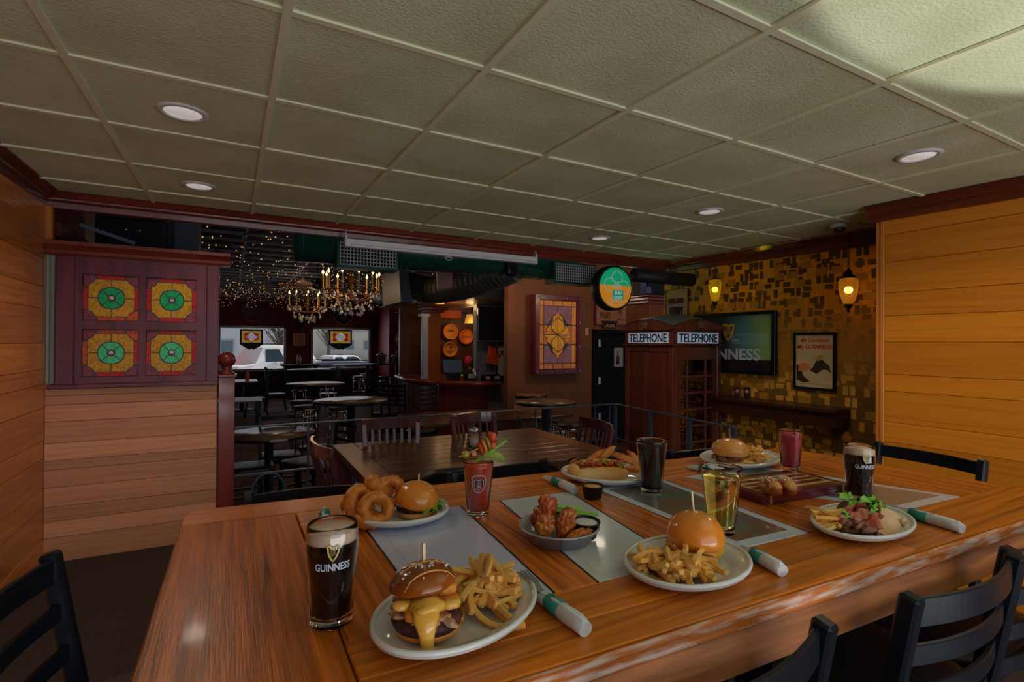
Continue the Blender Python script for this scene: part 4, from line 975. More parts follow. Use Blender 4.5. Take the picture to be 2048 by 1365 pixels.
# ---- hot dog
p = onp('dog', -.18, -.22)
hd = root('hot_dog', 'hot dog in a split bun loaded with onions and green pepper relish', 'hot dog', p, -.38)
reg('hotbun', mat('hot_dog_bun', F(204, 140, 62), F(224, 186, 130), ns=12, rough=.45, ramp=(.3, .7)))
part('bun_front', MB().blob((0, -.022, .022), (.085, .017, .021), .06, 1.5, 1, 26, 12, power=.7), 'hotbun', hd); part('bun_back', MB().blob((0, .03, .03), (.088, .016, .026), .06, 1.5, 2, 26, 12, power=.7), 'hotbun', hd)
part('bun_end', MB().blob((-.082, .005, .026), (.02, .034, .024), .08, 1.6, 5, 16, 10), 'hotbun', hd)
part('sausage', MB().blob((.0, .003, .034), (.082, .014, .014), .03, 2, 3, 24, 10, power=.8), mat('sausage', F(150, 50, 22), F(100, 30, 14), ns=20, rough=.25, coat=.4), hd)
mb = MB(); mb2 = MB(); rnd = random.Random(14)
for k in range(34):
    x = rnd.uniform(-.075, .08); y = rnd.uniform(-.012, .024); z = .044 + rnd.uniform(0, .012); a = rnd.uniform(0, pi)
    pts = [(x + cos(a + i * .5) * .005 * i, y + sin(a + i * .5) * .0045 * i, z + .003 * sin(i * 1.3)) for i in range(5)]
    (mb if x < -.02 or rnd.random() < .3 else mb2).tube(pts, .0028, 6)
part('fried_onions', mb, mat('fried_onions', F(176, 104, 50), F(150, 60, 26), ns=40, rough=.3), hd); part('pepper_relish', mb2, mat('pepper_relish', F(150, 140, 30), F(84, 100, 14), ns=40, rough=.25), hd)
mb = MB()
for k, (x, y) in enumerate(((.03, -.01), (.055, .0), (-.01, -.012), (.07, .012))): mb.blob((x, y, .05), (.014, .008, .005), .3, 2, k, 10, 6)
part('red_pepper', mb, mat('red_pepper', F(170, 50, 18), rough=.25), hd)
def wedge(key, x, y, z, l, rot, label, k):
    me = MB().prism([(-l / 2, 0), (-l * .3, .013), (l * .1, .017), (l * .4, .01), (l / 2, 0), (l * .2, -.006), (-l * .25, -.005)], .018).mesh('wedge', .003)
    return solo('potato_wedge', me, 'batter', label, 'potato wedge', onp(key, x, y, z), group='potato wedges behind the hot dog', rot=rot)
wedge('dog', -.25, .55, .045, .1, (1.2, -.35, .1), 'fried potato wedge leaning at the back left of the hot dog', 1)
wedge('dog', .0, .58, .055, .09, (1.2, -.5, .2), 'fried potato wedge standing highest behind the hot dog', 2)
wedge('dog', .42, .3, .045, .12, (1.3, .4, -.5), 'long fried potato wedge sloping down at the right of the hot dog', 3)
wedge('dog', .62, .35, .04, .1, (1.3, .9, -.6), 'fried potato wedge next to the cola glass, point up', 4)
wedge('dog', .62, -.1, .02, .09, (.4, .1, -.5), 'fried potato wedge lying flat beside the cola glass', 5)
# ---- wrap
cx, cy, a_, b_, th_ = PL['wrap']
wp = root('bacon_wrap', 'open flour tortilla wrap stuffed with bacon and lettuce', 'wrap', (cx + .004, cy - .002, T + .006), th_ + .12); wp.scale = (1.08, 1.1, 1.0)
reg('tortilla', mat('flour_tortilla', F(206, 176, 140), F(176, 134, 96), ns=14, rough=.6, ramp=(.3, .6), bump=.15, bs=60))
def sheet(f, nu, nv, th=.0022):
    vs = [f(i / nu, j / nv) for i in range(nu + 1) for j in range(nv + 1)]; m = len(vs)
    fs = [[i * (nv + 1) + j, (i + 1) * (nv + 1) + j, (i + 1) * (nv + 1) + j + 1, i * (nv + 1) + j + 1] for i in range(nu) for j in range(nv)]
    return MB().add(vs, fs, True).add([(x, y, z - th) for x, y, z in vs], [q[::-1] for q in fs], True)
part('tortilla_back', sheet(lambda u, v: (-.105 + .225 * u, .03 + .03 * sin(pi * u) - .012 * v * v, .004 + .036 * v * (.45 + .55 * sin(pi * u)) + .002 * sin(u * 12)), 24, 8), 'tortilla', wp)
part('tortilla_front', sheet(lambda u, v: (-.06 + .17 * u, -.062 + .012 * (2 * u - 1) ** 2 + .05 * v, .004 + (.014 + .024 * sin(pi * min(1, u * .95)) ** 1.3) * sin(pi * .56 * v ** .62) + .0015 * sin(u * 17) * v), 26, 12), 'tortilla', wp)
part('filling', MB().blob((.0, .014, .012), (.095, .028, .02), .2, 2.5, 6, 24, 10), 'pulled', wp)
rnd = random.Random(5)
mb = MB()
for k in range(16):
    mb = MB().blob((0, 0, 0), (.015, .008, .006), .45, 2.2, k, 10, 7); part('meat_shred', mb, 'pulled' if k % 3 else 'bacon', wp, (-.095 + .045 * rnd.random(), -.03 + .06 * rnd.random(), .022 + .012 * rnd.random()), (rnd.random(), rnd.random(), rnd.uniform(0, 3)))
for k in range(9):
    x = -.035 + .02 * (k % 4) + rnd.uniform(-.01, .01); y = .034 - .0095 * k * .75; l = rnd.uniform(.08, .105); ph = rnd.uniform(0, 6)
    mb = sheet(lambda u, v: ((u - .5) * l, (v - .5) * .021 + .0035 * sin(u * 7 + ph), .0042 * sin(u * 15 + ph) + .002 * cos(v * 5 + ph) - .014 * (2 * u - 1) ** 2), 24, 4, .0018)
    part('bacon_rasher', mb, 'bacon', wp, (x, y, .034 + .003 * (k % 3) + .004 * (1 - abs(k - 4) / 4)), (-.55 + rnd.uniform(-.25, .25), rnd.uniform(-.1, .1), rnd.uniform(-.28, .22)))
for k, (x, y, z, s_) in enumerate(((.018, -.012, .05, .024), (.05, -.016, .046, .021), (-.004, -.022, .042, .018), (.078, -.014, .038, .02), (.012, .03, .054, .02), (.045, .03, .05, .016), (-.072, .012, .042, .013), (.096, -.03, .022, .017), (.03, -.024, .046, .017), (.064, -.026, .036, .017))):
    part('lettuce_leaf', xf(leaf(.003, s_, -.3, 2 * pi - .6, 0, s_ * .42, k + 2, 26), Matrix.Translation((x, y, z)) @ Matrix.Rotation(.8, 4, 'X') @ Matrix.Rotation(k, 4, 'Z')), 'lettuce', wp)
for k in range(3): part('chicken_strip', MB().blob((0, 0, 0), (.016, .0045, .0045), .15, 2, k, 10, 6, power=.7), 'tortilla', wp, (.035 + .011 * k, -.06, .016 - .002 * k), (0, .9, .3))
# ---- wings in a metal pan
PW = Vector((.635, .945, T + .001))
pan = root('wing_pan', 'round grey metal pan holding chicken wings and celery', 'pan', PW, 0)
reg('tin', mat('grey_tin', (.42, .44, .5), rough=.32, metal=.55))
part('dish', MB().lathe([(0, .003), (.062, .003), (.066, .006), (.083, .033), (.088, .034), (.0895, .031), (.085, .029), (.067, .001), (.062, 0), (0, 0)], 44), 'tin', pan)
reg('wing', mat('sauced_chicken', F(206, 124, 44), F(146, 64, 22), ns=32, rough=.28, coat=.5, ramp=(.32, .62), bump=.9, bs=60))
reg('wing2', mat('dark_sauced_chicken', F(168, 80, 38), F(112, 42, 20), ns=32, rough=.28, coat=.5, ramp=(.32, .62), bump=.9, bs=60))
def wing(x, y, z, r, rot, m, label, s):
    mb = MB().blob((0, 0, 0), r, .42, 3.2, s, 36, 22)
    mb.v = [(vx * (1 + .35 * vz / r[2]), vy * (1 + .35 * vz / r[2]), vz) for vx, vy, vz in mb.v]
    solo('chicken_wing', mb, m, label, 'chicken wing', PW + Vector((x, y, z)), group='chicken wings in the pan', rot=rot)
wing(-.042, -.006, .034, (.019, .017, .032), (.5, -.35, .2), 'wing', 'golden chicken drumette standing at the left of the pan', 1)
wing(.002, -.02, .034, (.019, .016, .032), (.25, .15, .4), 'wing', 'golden chicken wing standing in the centre of the pan', 2)
wing(-.012, .026, .062, (.019, .018, .026), (-.2, .1, .1), 'wing2', 'dark sauced chicken wing on top of the pile', 3)
wing(.026, .012, .036, (.018, .018, .026), (.4, .7, .1), 'wing2', 'dark sauced chicken wing in front of the celery', 4)
wing(.012, -.054, .022, (.015, .013, .03), (1.3, .2, 1.2), 'wing', 'golden chicken wing lying flat at the front of the pan', 5)
wing(-.03, .03, .03, (.018, .017, .028), (.3, -.3, 0), 'wing2', 'dark sauced chicken wing at the back left, under the top one', 6)
def celery(loc, l, w, rot, label, group, m='celery', curve=0):
    vs = []; n = 10; k_ = 8; mb = MB()
    for i in range(n + 1):
        u = i / n; x = (u - .5) * l
        for k in range(k_ + 1):
            a = pi * (.02 + .96 * k / k_); vs.append((x, w * cos(a), -w * .75 * sin(a) + curve * (2 * u - 1) ** 2))
        for k in range(k_, -1, -1):
            a = pi * (.1 + .8 * k / k_); vs.append((x, w * .66 * cos(a), -w * .42 * sin(a) + w * .06 + curve * (2 * u - 1) ** 2))
    c = 2 * (k_ + 1); fs = [[i * c + q, i * c + (q + 1) % c, (i + 1) * c + (q + 1) % c, (i + 1) * c + q] for i in range(n) for q in range(c)] + [list(range(c))[::-1], [n * c + q for q in range(c)]]
    return solo('celery_stick', mb.add(vs, fs, False), m, label, 'celery', loc, group=group, rot=rot)
reg('celery', mat('celery_flesh', F(132, 164, 76), F(96, 144, 40), ns=14, st=(.2, 2, 2), rough=.35, sss=.15)); reg('celerypale', mat('pale_celery', F(160, 186, 120), F(126, 164, 76), ns=10, st=(.2, 2, 2), rough=.35, sss=.15))
GC = 'celery sticks in the wing pan'
celery(PW + Vector((.045, .048, .052)), .085, .0125, (0, .12, -.55), 'pale celery stick on top behind the wings', GC, 'celerypale')
celery(PW + Vector((.05, .03, .038)), .1, .0125, (2.6, .1, -.45), 'green celery stick turned over in the middle of the pan', GC)
celery(PW + Vector((.078, .012, .033)), .06, .012, (2.8, .05, -.35), 'green celery stick at the right rim of the pan', GC)
celery(PW + Vector((.01, .055, .045)), .07, .012, (.4, .1, -.5), 'pale celery stick furthest back in the pan', GC, 'celerypale')
def cup(loc, label, sauce, sm, rx=0):
    r = root('sauce_cup', label, 'sauce cup', loc, 0, None); r.rotation_euler = (rx, 0, 0)
    part('cup', MB().lathe([(0, 0), (.0225, 0), (.024, .002), (.0295, .032), (.0318, .033), (.0318, .036), (.029, .036), (.0275, .033), (.0225, .003), (0, .003)], 26), 'black', r)
    part(sauce, MB().lathe([(0, .0), (.0215, .003), (.0272, .0312), (.02, .033), (0, .0322)], 24), sm, r)
cup(PW + Vector((.047, -.032, .008)), 'black plastic cup of white dip inside the wing pan', 'dip', mat('ranch_dip', (.72, .74, .74), rough=.3), .06)
cup(Vector((.888, 1.155, T + .001)), 'black plastic cup of yellow mustard sauce between hot dog and wings', 'mustard', mat('mustard', F(190, 138, 50), F(176, 116, 30), ns=40, rough=.3, bump=.4, bs=80))
# ---- cutting board with pretzel bites
bdp = [AZ(u, v, T).xy for u, v in ((1425, 972), (1600, 955), (1692, 988), (1524, 1014))]
cb = sum(bdp, Vector((0, 0))) / 4
ux = (bdp[2] - bdp[3]).normalized(); rzb = math.atan2(ux.y, ux.x); bl = .34; bw = .185
cbr = root('cutting_board', 'striped hardwood cutting board with a purple wood edge', 'board', (cb.x, cb.y, T), rzb)
reg('purple', wood('purpleheart', F(92, 28, 40), F(62, 18, 28), axis=0, ns=12, rough=.22, coat=.4, var=.05)); reg('maple', wood('maple', F(196, 148, 84), F(170, 118, 60), axis=0, ns=10, rough=.3, coat=.2, var=.06)); reg('walnut', wood('walnut', F(96, 50, 28), F(60, 30, 18), axis=0, ns=10, rough=.3, coat=.2, var=.08))
strips = [('purple', .022), ('walnut', .016), ('maple', .014), ('purple', .024), ('maple', .008), ('walnut', .02), ('maple', .012), ('purple', .02), ('maple', .012), ('walnut', .015), ('purple', .022)]
y = -bw / 2
for m, w in strips:
    part('strip', MB().box(-bl / 2 + .03, bl / 2 - .03, y + .0002, y + w - .0002, .001, .026), m, cbr, bevel=.0008); y += w
for sx in (-1, 1):
    part('end_strip', MB().box(*sorted((sx * (bl / 2 - .0295), sx * (bl / 2 - .024))), -bw / 2, y, .001, .026), 'maple', cbr); part('end_strip', MB().box(*sorted((sx * (bl / 2 - .0238), sx * bl / 2)), -bw / 2, y, .001, .026), 'purple', cbr, bevel=.003)
reg('pretz', mat('pretzel_bite_crust', F(168, 96, 26), F(96, 46, 12), ns=14, rough=.25, coat=.5, ramp=(.3, .65)))
pb = [AZ(1540, 984, T + .03), AZ(1572, 982, T + .03)]
for k, (p, lab) in enumerate(zip(pb, ('salted pretzel stick on the left of the cutting board', 'salted pretzel stick on the right, beside the other one'))):
    qa, qb = ((AZ(1526, 962, T + .045), AZ(1556, 985, T + .045)), (AZ(1556, 960, T + .045), AZ(1586, 983, T + .045)))[k]; dq = qa - qb
    r = root('pretzel_stick', lab, 'pretzel', ((qa.x + qb.x) / 2, (qa.y + qb.y) / 2, T + .026 + .019), math.atan2(dq.y, dq.x), 'pretzel sticks on the cutting board')
    part('crust', MB().blob((0, 0, 0), (.056, .0225, .021), .1, 1.6, k + 3, 26, 14, power=.85), 'pretz', r)
    mb = MB(); rn = random.Random(k)
    for i in range(70):
        x = rn.uniform(-.005, .05); a = rn.uniform(.5, 2.6); f = sqrt(max(.1, 1 - (x / .064) ** 2)); s_ = rn.uniform(.0008, .0016); q = (x, .0245 * cos(a) * f, .0215 * sin(a) * f); mb.box(q[0] - s_, q[0] + s_, q[1] - s_, q[1] + s_, q[2] - s_, q[2] + s_)
    o = part('salt', mb, 'white', r); o['kind'] = 'stuff'
    part('pale_tip', MB().blob((-.036, 0, .006), (.019, .017, .0165), .12, 2, k, 14, 9), 'bunpale', r)
    part('split', MB().tube([(-.045 + i * .008, .004 * sin(i), .0195 - .0006 * (i - 3) ** 2) for i in range(7)], [.0005, .003, .004, .0045, .004, .003, .0005], 6), 'bunpale', r)
# ---- drinks
def glass_profile(outer, wall=.0022, base=.012):
    inner = [(max(.001, r - wall), z) for r, z in outer if z > base]
    r0 = inner[0][0]
    return [(0, 0)] + outer + [(outer[-1][0] - wall * .5, outer[-1][1] + .001)] + inner[::-1] + [(r0 * .96, base), (0, base)], inner, r0, base
def rad_at(prof, z):
    for (r0, z0), (r1, z1) in zip(prof, prof[1:]):
        if z0 <= z <= z1: return r0 + (r1 - r0) * (z - z0) / max(1e-9, z1 - z0)
    return prof[-1][0]
def drink(name, label, loc, outer, level, liquid_mat, rz=0, foam=None, wall=.0022, base=.012, group=None, lname='drink'):
    r = root(name, label, 'glass', loc, rz, group)
    prof, inner, r0, b0 = glass_profile(outer, wall, base)
    part('glass', MB().lathe(prof, 40), 'glass', r)
    top = level - (foam or 0)
    zs_ = [b0 + (top - b0) * i / 14 for i in range(15)]
    lp = [(0, b0 + .0004), (r0 * .93, b0 + .0004)] + [(rad_at(outer, z) - wall - .0003, z) for z in zs_[1:]] + [(0, top)]
    part(lname, MB().lathe(lp, 36), liquid_mat, r)
    if foam:
        fp = [(0, top + .0002)] + [(rad_at(outer, top + foam * i / 4) - wall - .0003, top + .0002 + foam * i / 4) for i in range(5)] + [(0, level)]
        part('foam', MB().lathe(fp, 36), mat('cream_foam', F(196, 168, 146), rough=.6), r)
    return r
stout = reg('stout', mat('dark_stout', (.003, .002, .003), rough=.5, spec=.1))
tulip = [(.0305, 0), (.0325, .002), (.0325, .008), (.0325, .02), (.0325, .04), (.0338, .06), (.036, .08), (.0382, .1), (.0395, .115), (.0392, .13), (.0378, .142), (.0368, .15)]
lettering = mat('silver_print', F(160, 165, 180), rough=.4); gold = mat('gold_print', F(168, 142, 74), rough=.35)
for loc, lab, face in ((Vector((.139, .832, T + .001)), 'tall glass of black stout with a cream head at the left end of the table', .03), (Vector((1.548, .803, T + .001)), 'tall glass of black stout with a cream head at the right, behind the wrap', .42)):
    dxy = Vector((-loc.x, -loc.y)).normalized(); rz = math.atan2(dxy.y, dxy.x) + pi / 2 + face
    g = drink('stout_glass', lab, loc, tulip, .143, stout, rz, foam=.017, group='stout glasses with a harp emblem', lname='stout')
    rf = lambda z: rad_at(tulip, z) + .0006
    part('lettering', wrap(textmb('GUINNESS', .052, .0115, .0005, .022), rf, .097), lettering, g, label='silver brand lettering')
    mb = textmb('G', .0085, .014, .0005, .012); mb.v = [(x - .0275, y, z) for x, y, z in mb.v]
    part('emblem', wrap(harp(.026, .0005), rf, .118), gold, g, label='gold harp emblem')
    # embossed harp line lower down on the glass
    pts = [(-.018 + .036 * i / 10, .058 - .020 * sin(pi * i / 10) + .012 * (i / 10)) for i in range(11)]
    part('embossed_line', wrap(MB().ribbon(pts, .003, .0008), rf, 0), 'glass', g)
pint = [(.0285, 0), (.0295, .002), (.03, .02), (.0445, .145), (.0448, .15)]
bloody = [(.0275, 0), (.028, .002), (.0283, .015), (.0385, .13), (.0388, .134)]
g = drink('red_cocktail', 'pint glass of opaque red tomato cocktail with a shield emblem', Vector((.548, 1.18, T + .001)), bloody, .128, mat('tomato_drink', F(186, 62, 34), F(160, 38, 20), ns=14, rough=.3, coat=.4), math.atan2(-1.18, -.548) + pi / 2 + .05)
rf = lambda z: rad_at(bloody, z) + .0006
sh = [(-.017, .017), (-.012, .0215), (0, .023), (.012, .0215), (.017, .017), (.0165, -.002), (.012, -.012), (.006, -.017), (0, -.02), (-.006, -.017), (-.012, -.012), (-.0165, -.002)]
mb = MB(); cl_ = sh + [sh[0]]
mb.ribbon(cl_, .003, .0006); mb.ribbon([(-.012, -.004), (-.012, .011), (-.005, .012), (0, .0085), (.005, .012), (.012, .011), (.012, -.004)], .0022, .0006)
mb.ribbon([(-.009, -.009), (0, -.013), (.009, -.009)], .002, .0006); mb.ribbon(arc(0, .0015, .005, 0, 2 * pi, 10, .003), .0018, .0006); mb.ribbon([(0, -.002), (-.003, -.008)], .0028, .0006); mb.ribbon([(.001, -.002), (.004, -.008)], .0024, .0006)
part('emblem', wrap(mb, rf, .082), mat('white_print', F(140, 140, 144), rough=.4), g, label='white state-shaped shield emblem')
part('emblem_fill', wrap(MB().prism([(x * .55, y * .42 + .003) for x, y in sh], .0003), rf, .082), mat('dark_print', F(70, 28, 44), rough=.4), g)
gp = Vector((.548, 1.18, T + .001))
u_ = Vector((cos(.4), -sin(.4), 0))      # sideways as seen from the seats
celery(gp + u_ * .03 + Vector((0, .01, .155)), .105, .0105, (0, -.62, -.4), 'bright green celery stick leaning out of the red cocktail', None)
r = root('lime_wedge', 'green lime wedge on the rim of the red cocktail', 'lime', gp + u_ * .030 + Vector((0, -.012, .136)), -.3)
part('flesh', MB().prism(arc(0, 0, .0235, pi * 1.0, pi * 2, 12), .012, Matrix.Rotation(.5, 4, 'X') @ Matrix.Rotation(2.7, 4, 'Z')), mat('lime_flesh', F(150, 160, 100), F(120, 146, 70), ns=40, rough=.3), r)
part('peel', MB().tube([(Matrix.Rotation(.5, 4, 'X') @ Matrix.Rotation(2.7, 4, 'Z')) @ Vector((x, y, .006)) for x, y in arc(0, 0, .024, pi, 2 * pi, 14)], [.002] + [.0058] * 13 + [.002], 8), mat('lime_peel', F(84, 140, 10), rough=.3), r)
sk = root('garnish_skewer', 'wooden skewer threaded with olive, cheese, sausage and peppers over the red cocktail', 'skewer', gp + Vector((0, 0, .138)), -.42)
part('stick', MB().tube([(-.048, -.005, .006), (.02, .006, .034)], .0012, 6), 'pick', sk)
part('olive', MB().blob((-.032, -.003, .012), (.0105, .0095, .0095), .02, 1, 1, 16, 10), mat('olive', F(140, 118, 36), rough=.25, coat=.4), sk)
part('cheese_cube', MB().box(-.017, -.004, -.008, .006, .008, .02), mat('pale_cheese', F(190, 130, 70), F(170, 104, 50), ns=20, rough=.4), sk, bevel=.002)
for k, (x, z, m_) in enumerate(((.004, .026, mat('red_pepper_slice', F(150, 46, 14), rough=.25)), (.014, .033, 'batter'), (.024, .038, mat('pickle_slice', F(120, 110, 40), F(90, 84, 20), ns=30, rough=.3)))):
    part('slice', MB().lathe([(0, -.0035), (.016, -.0035), (.0185, 0), (.016, .0035), (0, .0035)], 18), m_, sk, (x, 0, z), (0, 1.25, .2))
part('shrimp', MB().blob((.036, .004, .054), (.01, .009, .012), .4, 2, 4, 14, 9), mat('shrimp', F(190, 84, 50), F(160, 50, 26), ns=30, rough=.3), sk)
part('shrimp_tail', MB().blob((.038, .002, .032), (.008, .008, .01), .4, 2, 5, 12, 8), mat('shrimp_tail', F(176, 80, 44), rough=.3), sk)
def liquid(name, col, dens=None, rough=0): return mat(name, col, rough=rough, trans=1, ior=1.333)
g = drink('cola_glass', 'pint glass of dark cola standing on the dark picture panel', Vector((1.079, 1.125, T + .001)), pint, .138, mat('cola', (.014, .004, .003), rough=.4, spec=.15), 0)
mb = MB()
for k, (x, y, a) in enumerate(((.012, -.01, .3), (-.014, .006, .9), (.004, .018, 1.4))): xf(mb, Matrix.Identity(4)); q = MB().box(-.011, .011, -.011, .011, -.009, .009); xf(q, Matrix.Translation((x, y, .136)) @ Matrix.Rotation(a, 4, 'Z') @ Matrix.Rotation(.3, 4, 'X')); mb.add(q.v, q.f)
part('ice', mb, 'glass', g, bevel=.002)
g = drink('lager_glass', 'pint glass of clear golden lager behind the glossy bun burger', Vector((.987, .806, T + .001)), pint, .136, liquid('lager', (1, .8, .22)), 0)
tall = [(.0285, 0), (.029, .002), (.0292, .03), (.0368, .142), (.037, .146)]
g = drink('pink_drink', 'clear tumbler of pink iced drink with a black straw at the far table end', Vector((1.635, 1.062, T + .001)), tall, .136, mat('pink_liquor', F(196, 64, 96), F(160, 20, 44), ns=16, rough=.08, coat=.5, ramp=(.35, .6)), 0, base=.028)
part('straw', MB().tube([(-.006, -.02, .1), (-.014, -.022, .162)], .0022, 8), 'black', g)
mb = MB()
for k in range(5):
    q = MB().box(-.011, .011, -.011, .011, -.009, .009); xf(q, Matrix.Translation((.014 * cos(k * 1.4), .014 * sin(k * 1.4), .134 - .003 * k)) @ Matrix.Rotation(k, 4, 'Z') @ Matrix.Rotation(.4, 4, 'X')); mb.add(q.v, q.f)
part('ice', mb, 'glass', g, bevel=.002)
# ---- napkin rolls
reg('napkin', mat('white_paper_napkin', (.74, .74, .75), (.6, .6, .62), ns=30, rough=.85, bump=.5, bs=60)); reg('band', mat('teal_paper_band', F(30, 112, 100), rough=.6))
def roll(label, a, b_, fork=False, r0=.0135):
    a = Vector((a[0], a[1], 0)); b_ = Vector((b_[0], b_[1], 0)); d = b_ - a; L_ = d.length; rz = math.atan2(d.y, d.x)
    r = root('napkin_roll', label, 'napkin', (a.x, a.y, T + .0005), rz, 'paper napkin rolls with a teal band')
    rs = [.006, .009, .0105, .0125, .0135, .0145, .015, .015, .0125]; pts = [(L_ * i / 8, .0006 * sin(i * 2), r0 * rs[i] / .015 * .98) for i in range(9)]
    part('napkin', MB().tube(pts, [q * r0 / .015 for q in rs], 14), 'napkin', r)
    part('fold', MB().tube([(L_ * .05, 0, r0 * 1.0), (L_ * .5, -.004, r0 * 1.75), (L_ * .98, -.002, r0 * 1.75)], [.002, .0035, .003], 8), 'napkin', r)
    part('band', MB().tube([(L_ * .36, 0, r0 * .93), (L_ * .60, 0, r0 * .98)], [r0 * .97, r0 * 1.02], 16), 'band', r)
    if fork:
        f = MB()
        for k in range(4): f.bar((-.03, -.0085 + k * .0057, .03), (.012, -.007 + k * .0047, .026), .0022, .0018)
        f.bar((.012, 0, .026), (.03, 0, .02), .012, .0016)
        part('fork', f, 'steel', r)
    return r
def rollpx(label, u0, v0, u1, v1, **kw):
    a, b_ = AZ(u0, v0, T + .012), AZ(u1, v1, T + .012); return roll(label, a, b_, **kw)
rollpx('white napkin roll with fork tines showing, by the pretzel bun burger', 1062, 1178, 1172, 1260, fork=True)
rollpx('white napkin roll right of the glossy bun burger', 1478, 1092, 1566, 1143)
rollpx('white napkin roll sticking out right of the bacon wrap', 1770, 1012, 1925, 1058)
rollpx('white napkin roll between the red cocktail and the hot dog', 1088, 952, 1150, 982)
rollpx('white napkin roll behind the lager glass', 1374, 932, 1450, 946)
rollpx('white napkin roll mostly hidden behind the stout glass', 648, 1014, 652, 1060)
# ================================================================== ceiling fittings
lens = glow('led_lens', (1, .93, .86), .34)
for (u, v), lab in (((366, 226), 'round recessed ceiling light, largest and nearest of them'), ((398, 373), 'round recessed ceiling light above the stained glass screen'), ((1838, 313), 'round recessed ceiling light near the golden plank wall'),
                    ((1420, 424), 'round recessed ceiling light above the telephone booth'), ((1200, 477), 'round recessed ceiling light near the wooden header and the beer sign')):
    p = AC(u, v); r = root('recessed_light', lab, 'ceiling light', (p.x, p.y, cz(p.x, p.y) + .004), 0, 'recessed ceiling lights')
    part('trim_ring', MB().lathe([(.068, -.004), (.072, -.009), (.088, -.007), (.092, 0), (.092, .01), (.066, .01)], 36), 'whitepaint', r)
    part('lens', MB().lathe([(0, -.003), (.068, -.003), (.068, .004), (0, .004)], 32), lens, r)
    light('recessed_lamp', 'SPOT', (p.x, p.y, cz(p.x, p.y) - .02), 16, (1, .86, .68), size=.06, spot=radians(150), blend=.8, target=(p.x, p.y, 0))
p = AC(1678, 450)
r = root('dome_camera', 'white security camera with a dark dome on the ceiling by the gold wallpaper', 'camera', (p.x, p.y, cz(p.x, p.y) + .004))
part('base', MB().lathe([(0, 0), (.062, 0), (.064, -.012), (.052, -.03), (0, -.03)], 28), 'whitepaint', r); part('dome', MB().lathe([(.046, -.03), (.043, -.048), (.028, -.064), (0, -.07)], 24), mat('smoked_dome', (.05, .04, .04), rough=.08, coat=.8), r)
# ================================================================== gold wall things
GX = XG - .003
def frame_box(name, label, cat, pa, pc, depth, fw, fm_, bm, bname='picture', group=None):
    """a framed flat thing on the gold wall; pa top-left, pc bottom-right as seen"""
    yc, zc = (pa.y + pc.y) / 2, (pa.z + pc.z) / 2; w = abs(pa.y - pc.y); h = abs(pa.z - pc.z)
    r = root(name, label, cat, (GX, yc, zc), -pi / 2, group)   # local x -> -Y(right as seen), local -y -> -X
    f = MB()
    for a, b_, c, d in ((-w / 2, -w / 2 + fw, -h / 2, h / 2), (w / 2 - fw, w / 2, -h / 2, h / 2), (-w / 2 + fw, w / 2 - fw, h / 2 - fw, h / 2), (-w / 2 + fw, w / 2 - fw, -h / 2, -h / 2 + fw)): f.box(a, b_, -depth, 0, c, d)
    part('frame', f, fm_, r, bevel=.004); part(bname, MB().box(-w / 2 + fw, w / 2 - fw, -depth * .4, -.001, -h / 2 + fw, h / 2 - fw), bm, r)
    return r, w, h, -depth * .4
FRX = frame3((1, 0, 0), (0, 0, 1))
def onf(x, z, y): return Matrix.Translation((x, y, z)) @ FRX
def mirror_mat():
    m = mat('printed_mirror', P(30, 46, 48), rough=.12, spec=.7, coat=.6); nt = m.node_tree; L = nt.links.new
    tc = node(nt, 'ShaderNodeTexCoord'); sp = node(nt, 'ShaderNodeSeparateXYZ'); L(tc.outputs['Object'], sp.inputs[0])
    mr = node(nt, 'ShaderNodeMapRange'); mr.inputs[1].default_value = -.1; mr.inputs[2].default_value = .33; L(sp.outputs['X'], mr.inputs[0])
    cr = node(nt, 'ShaderNodeValToRGB'); cr.color_ramp.elements[0].color = (*P(8, 16, 20), 1); cr.color_ramp.elements[1].color = (*P(72, 100, 58), 1)
    e = cr.color_ramp.elements.new(.55); e.color = (*P(34, 72, 72), 1); L(mr.outputs[0], cr.inputs[0])
    w = node(nt, 'ShaderNodeTexWave', wave_type='BANDS', bands_direction='DIAGONAL'); w.inputs['Scale'].default_value = 22; w.inputs['Distortion'].default_value = 2; L(tc.outputs['Object'], w.inputs[0])
    lo = node(nt, 'ShaderNodeMapRange'); lo.inputs[1].default_value = -.17; lo.inputs[2].default_value = -.16; L(sp.outputs['Z'], lo.inputs[0])
    mx = node(nt, 'ShaderNodeMix', data_type='RGBA', blend_type='SCREEN'); mx.inputs[0].default_value = .06; L(cr.outputs[0], mx.inputs[6]); L(w.outputs[0], mx.inputs[7])
    m2 = node(nt, 'ShaderNodeMix', data_type='RGBA'); L(lo.outputs[0], m2.inputs[0]); m2.inputs[6].default_value = (*P(22, 14, 16), 1); L(mx.outputs[2], m2.inputs[7]); L(m2.outputs[2], nt.nodes['Principled BSDF'].inputs['Base Color'])
    return m
pa, pc = AX(1392, 620, GX), AX(1556, 751, GX)
pa.z = AX(1540, 622, GX).z; pc.z = AX(1540, 750, GX).z
r, w, h, yy = frame_box('beer_mirror', 'large black framed printed beer mirror with a gold harp, partly behind the telephone booth', 'mirror', pa, pc, .05, .032, 'black', mirror_mat(), 'mirror_glass')
tx = lambda u, v: (lambda q: (r.location.y - q.y, q.z - r.location.z))(AX(u, v, GX))
x0, z0 = tx(1394, 707); x1, z1 = tx(1523, 707)
part('lettering', xf(textmb('GUINNESS', x1 - x0, .115, .003, .02), onf((x0 + x1) / 2, tx(1480, 709)[1], yy - .001)), mat('etched_print', P(112, 116, 122), rough=.4), r, label='silver brand lettering')
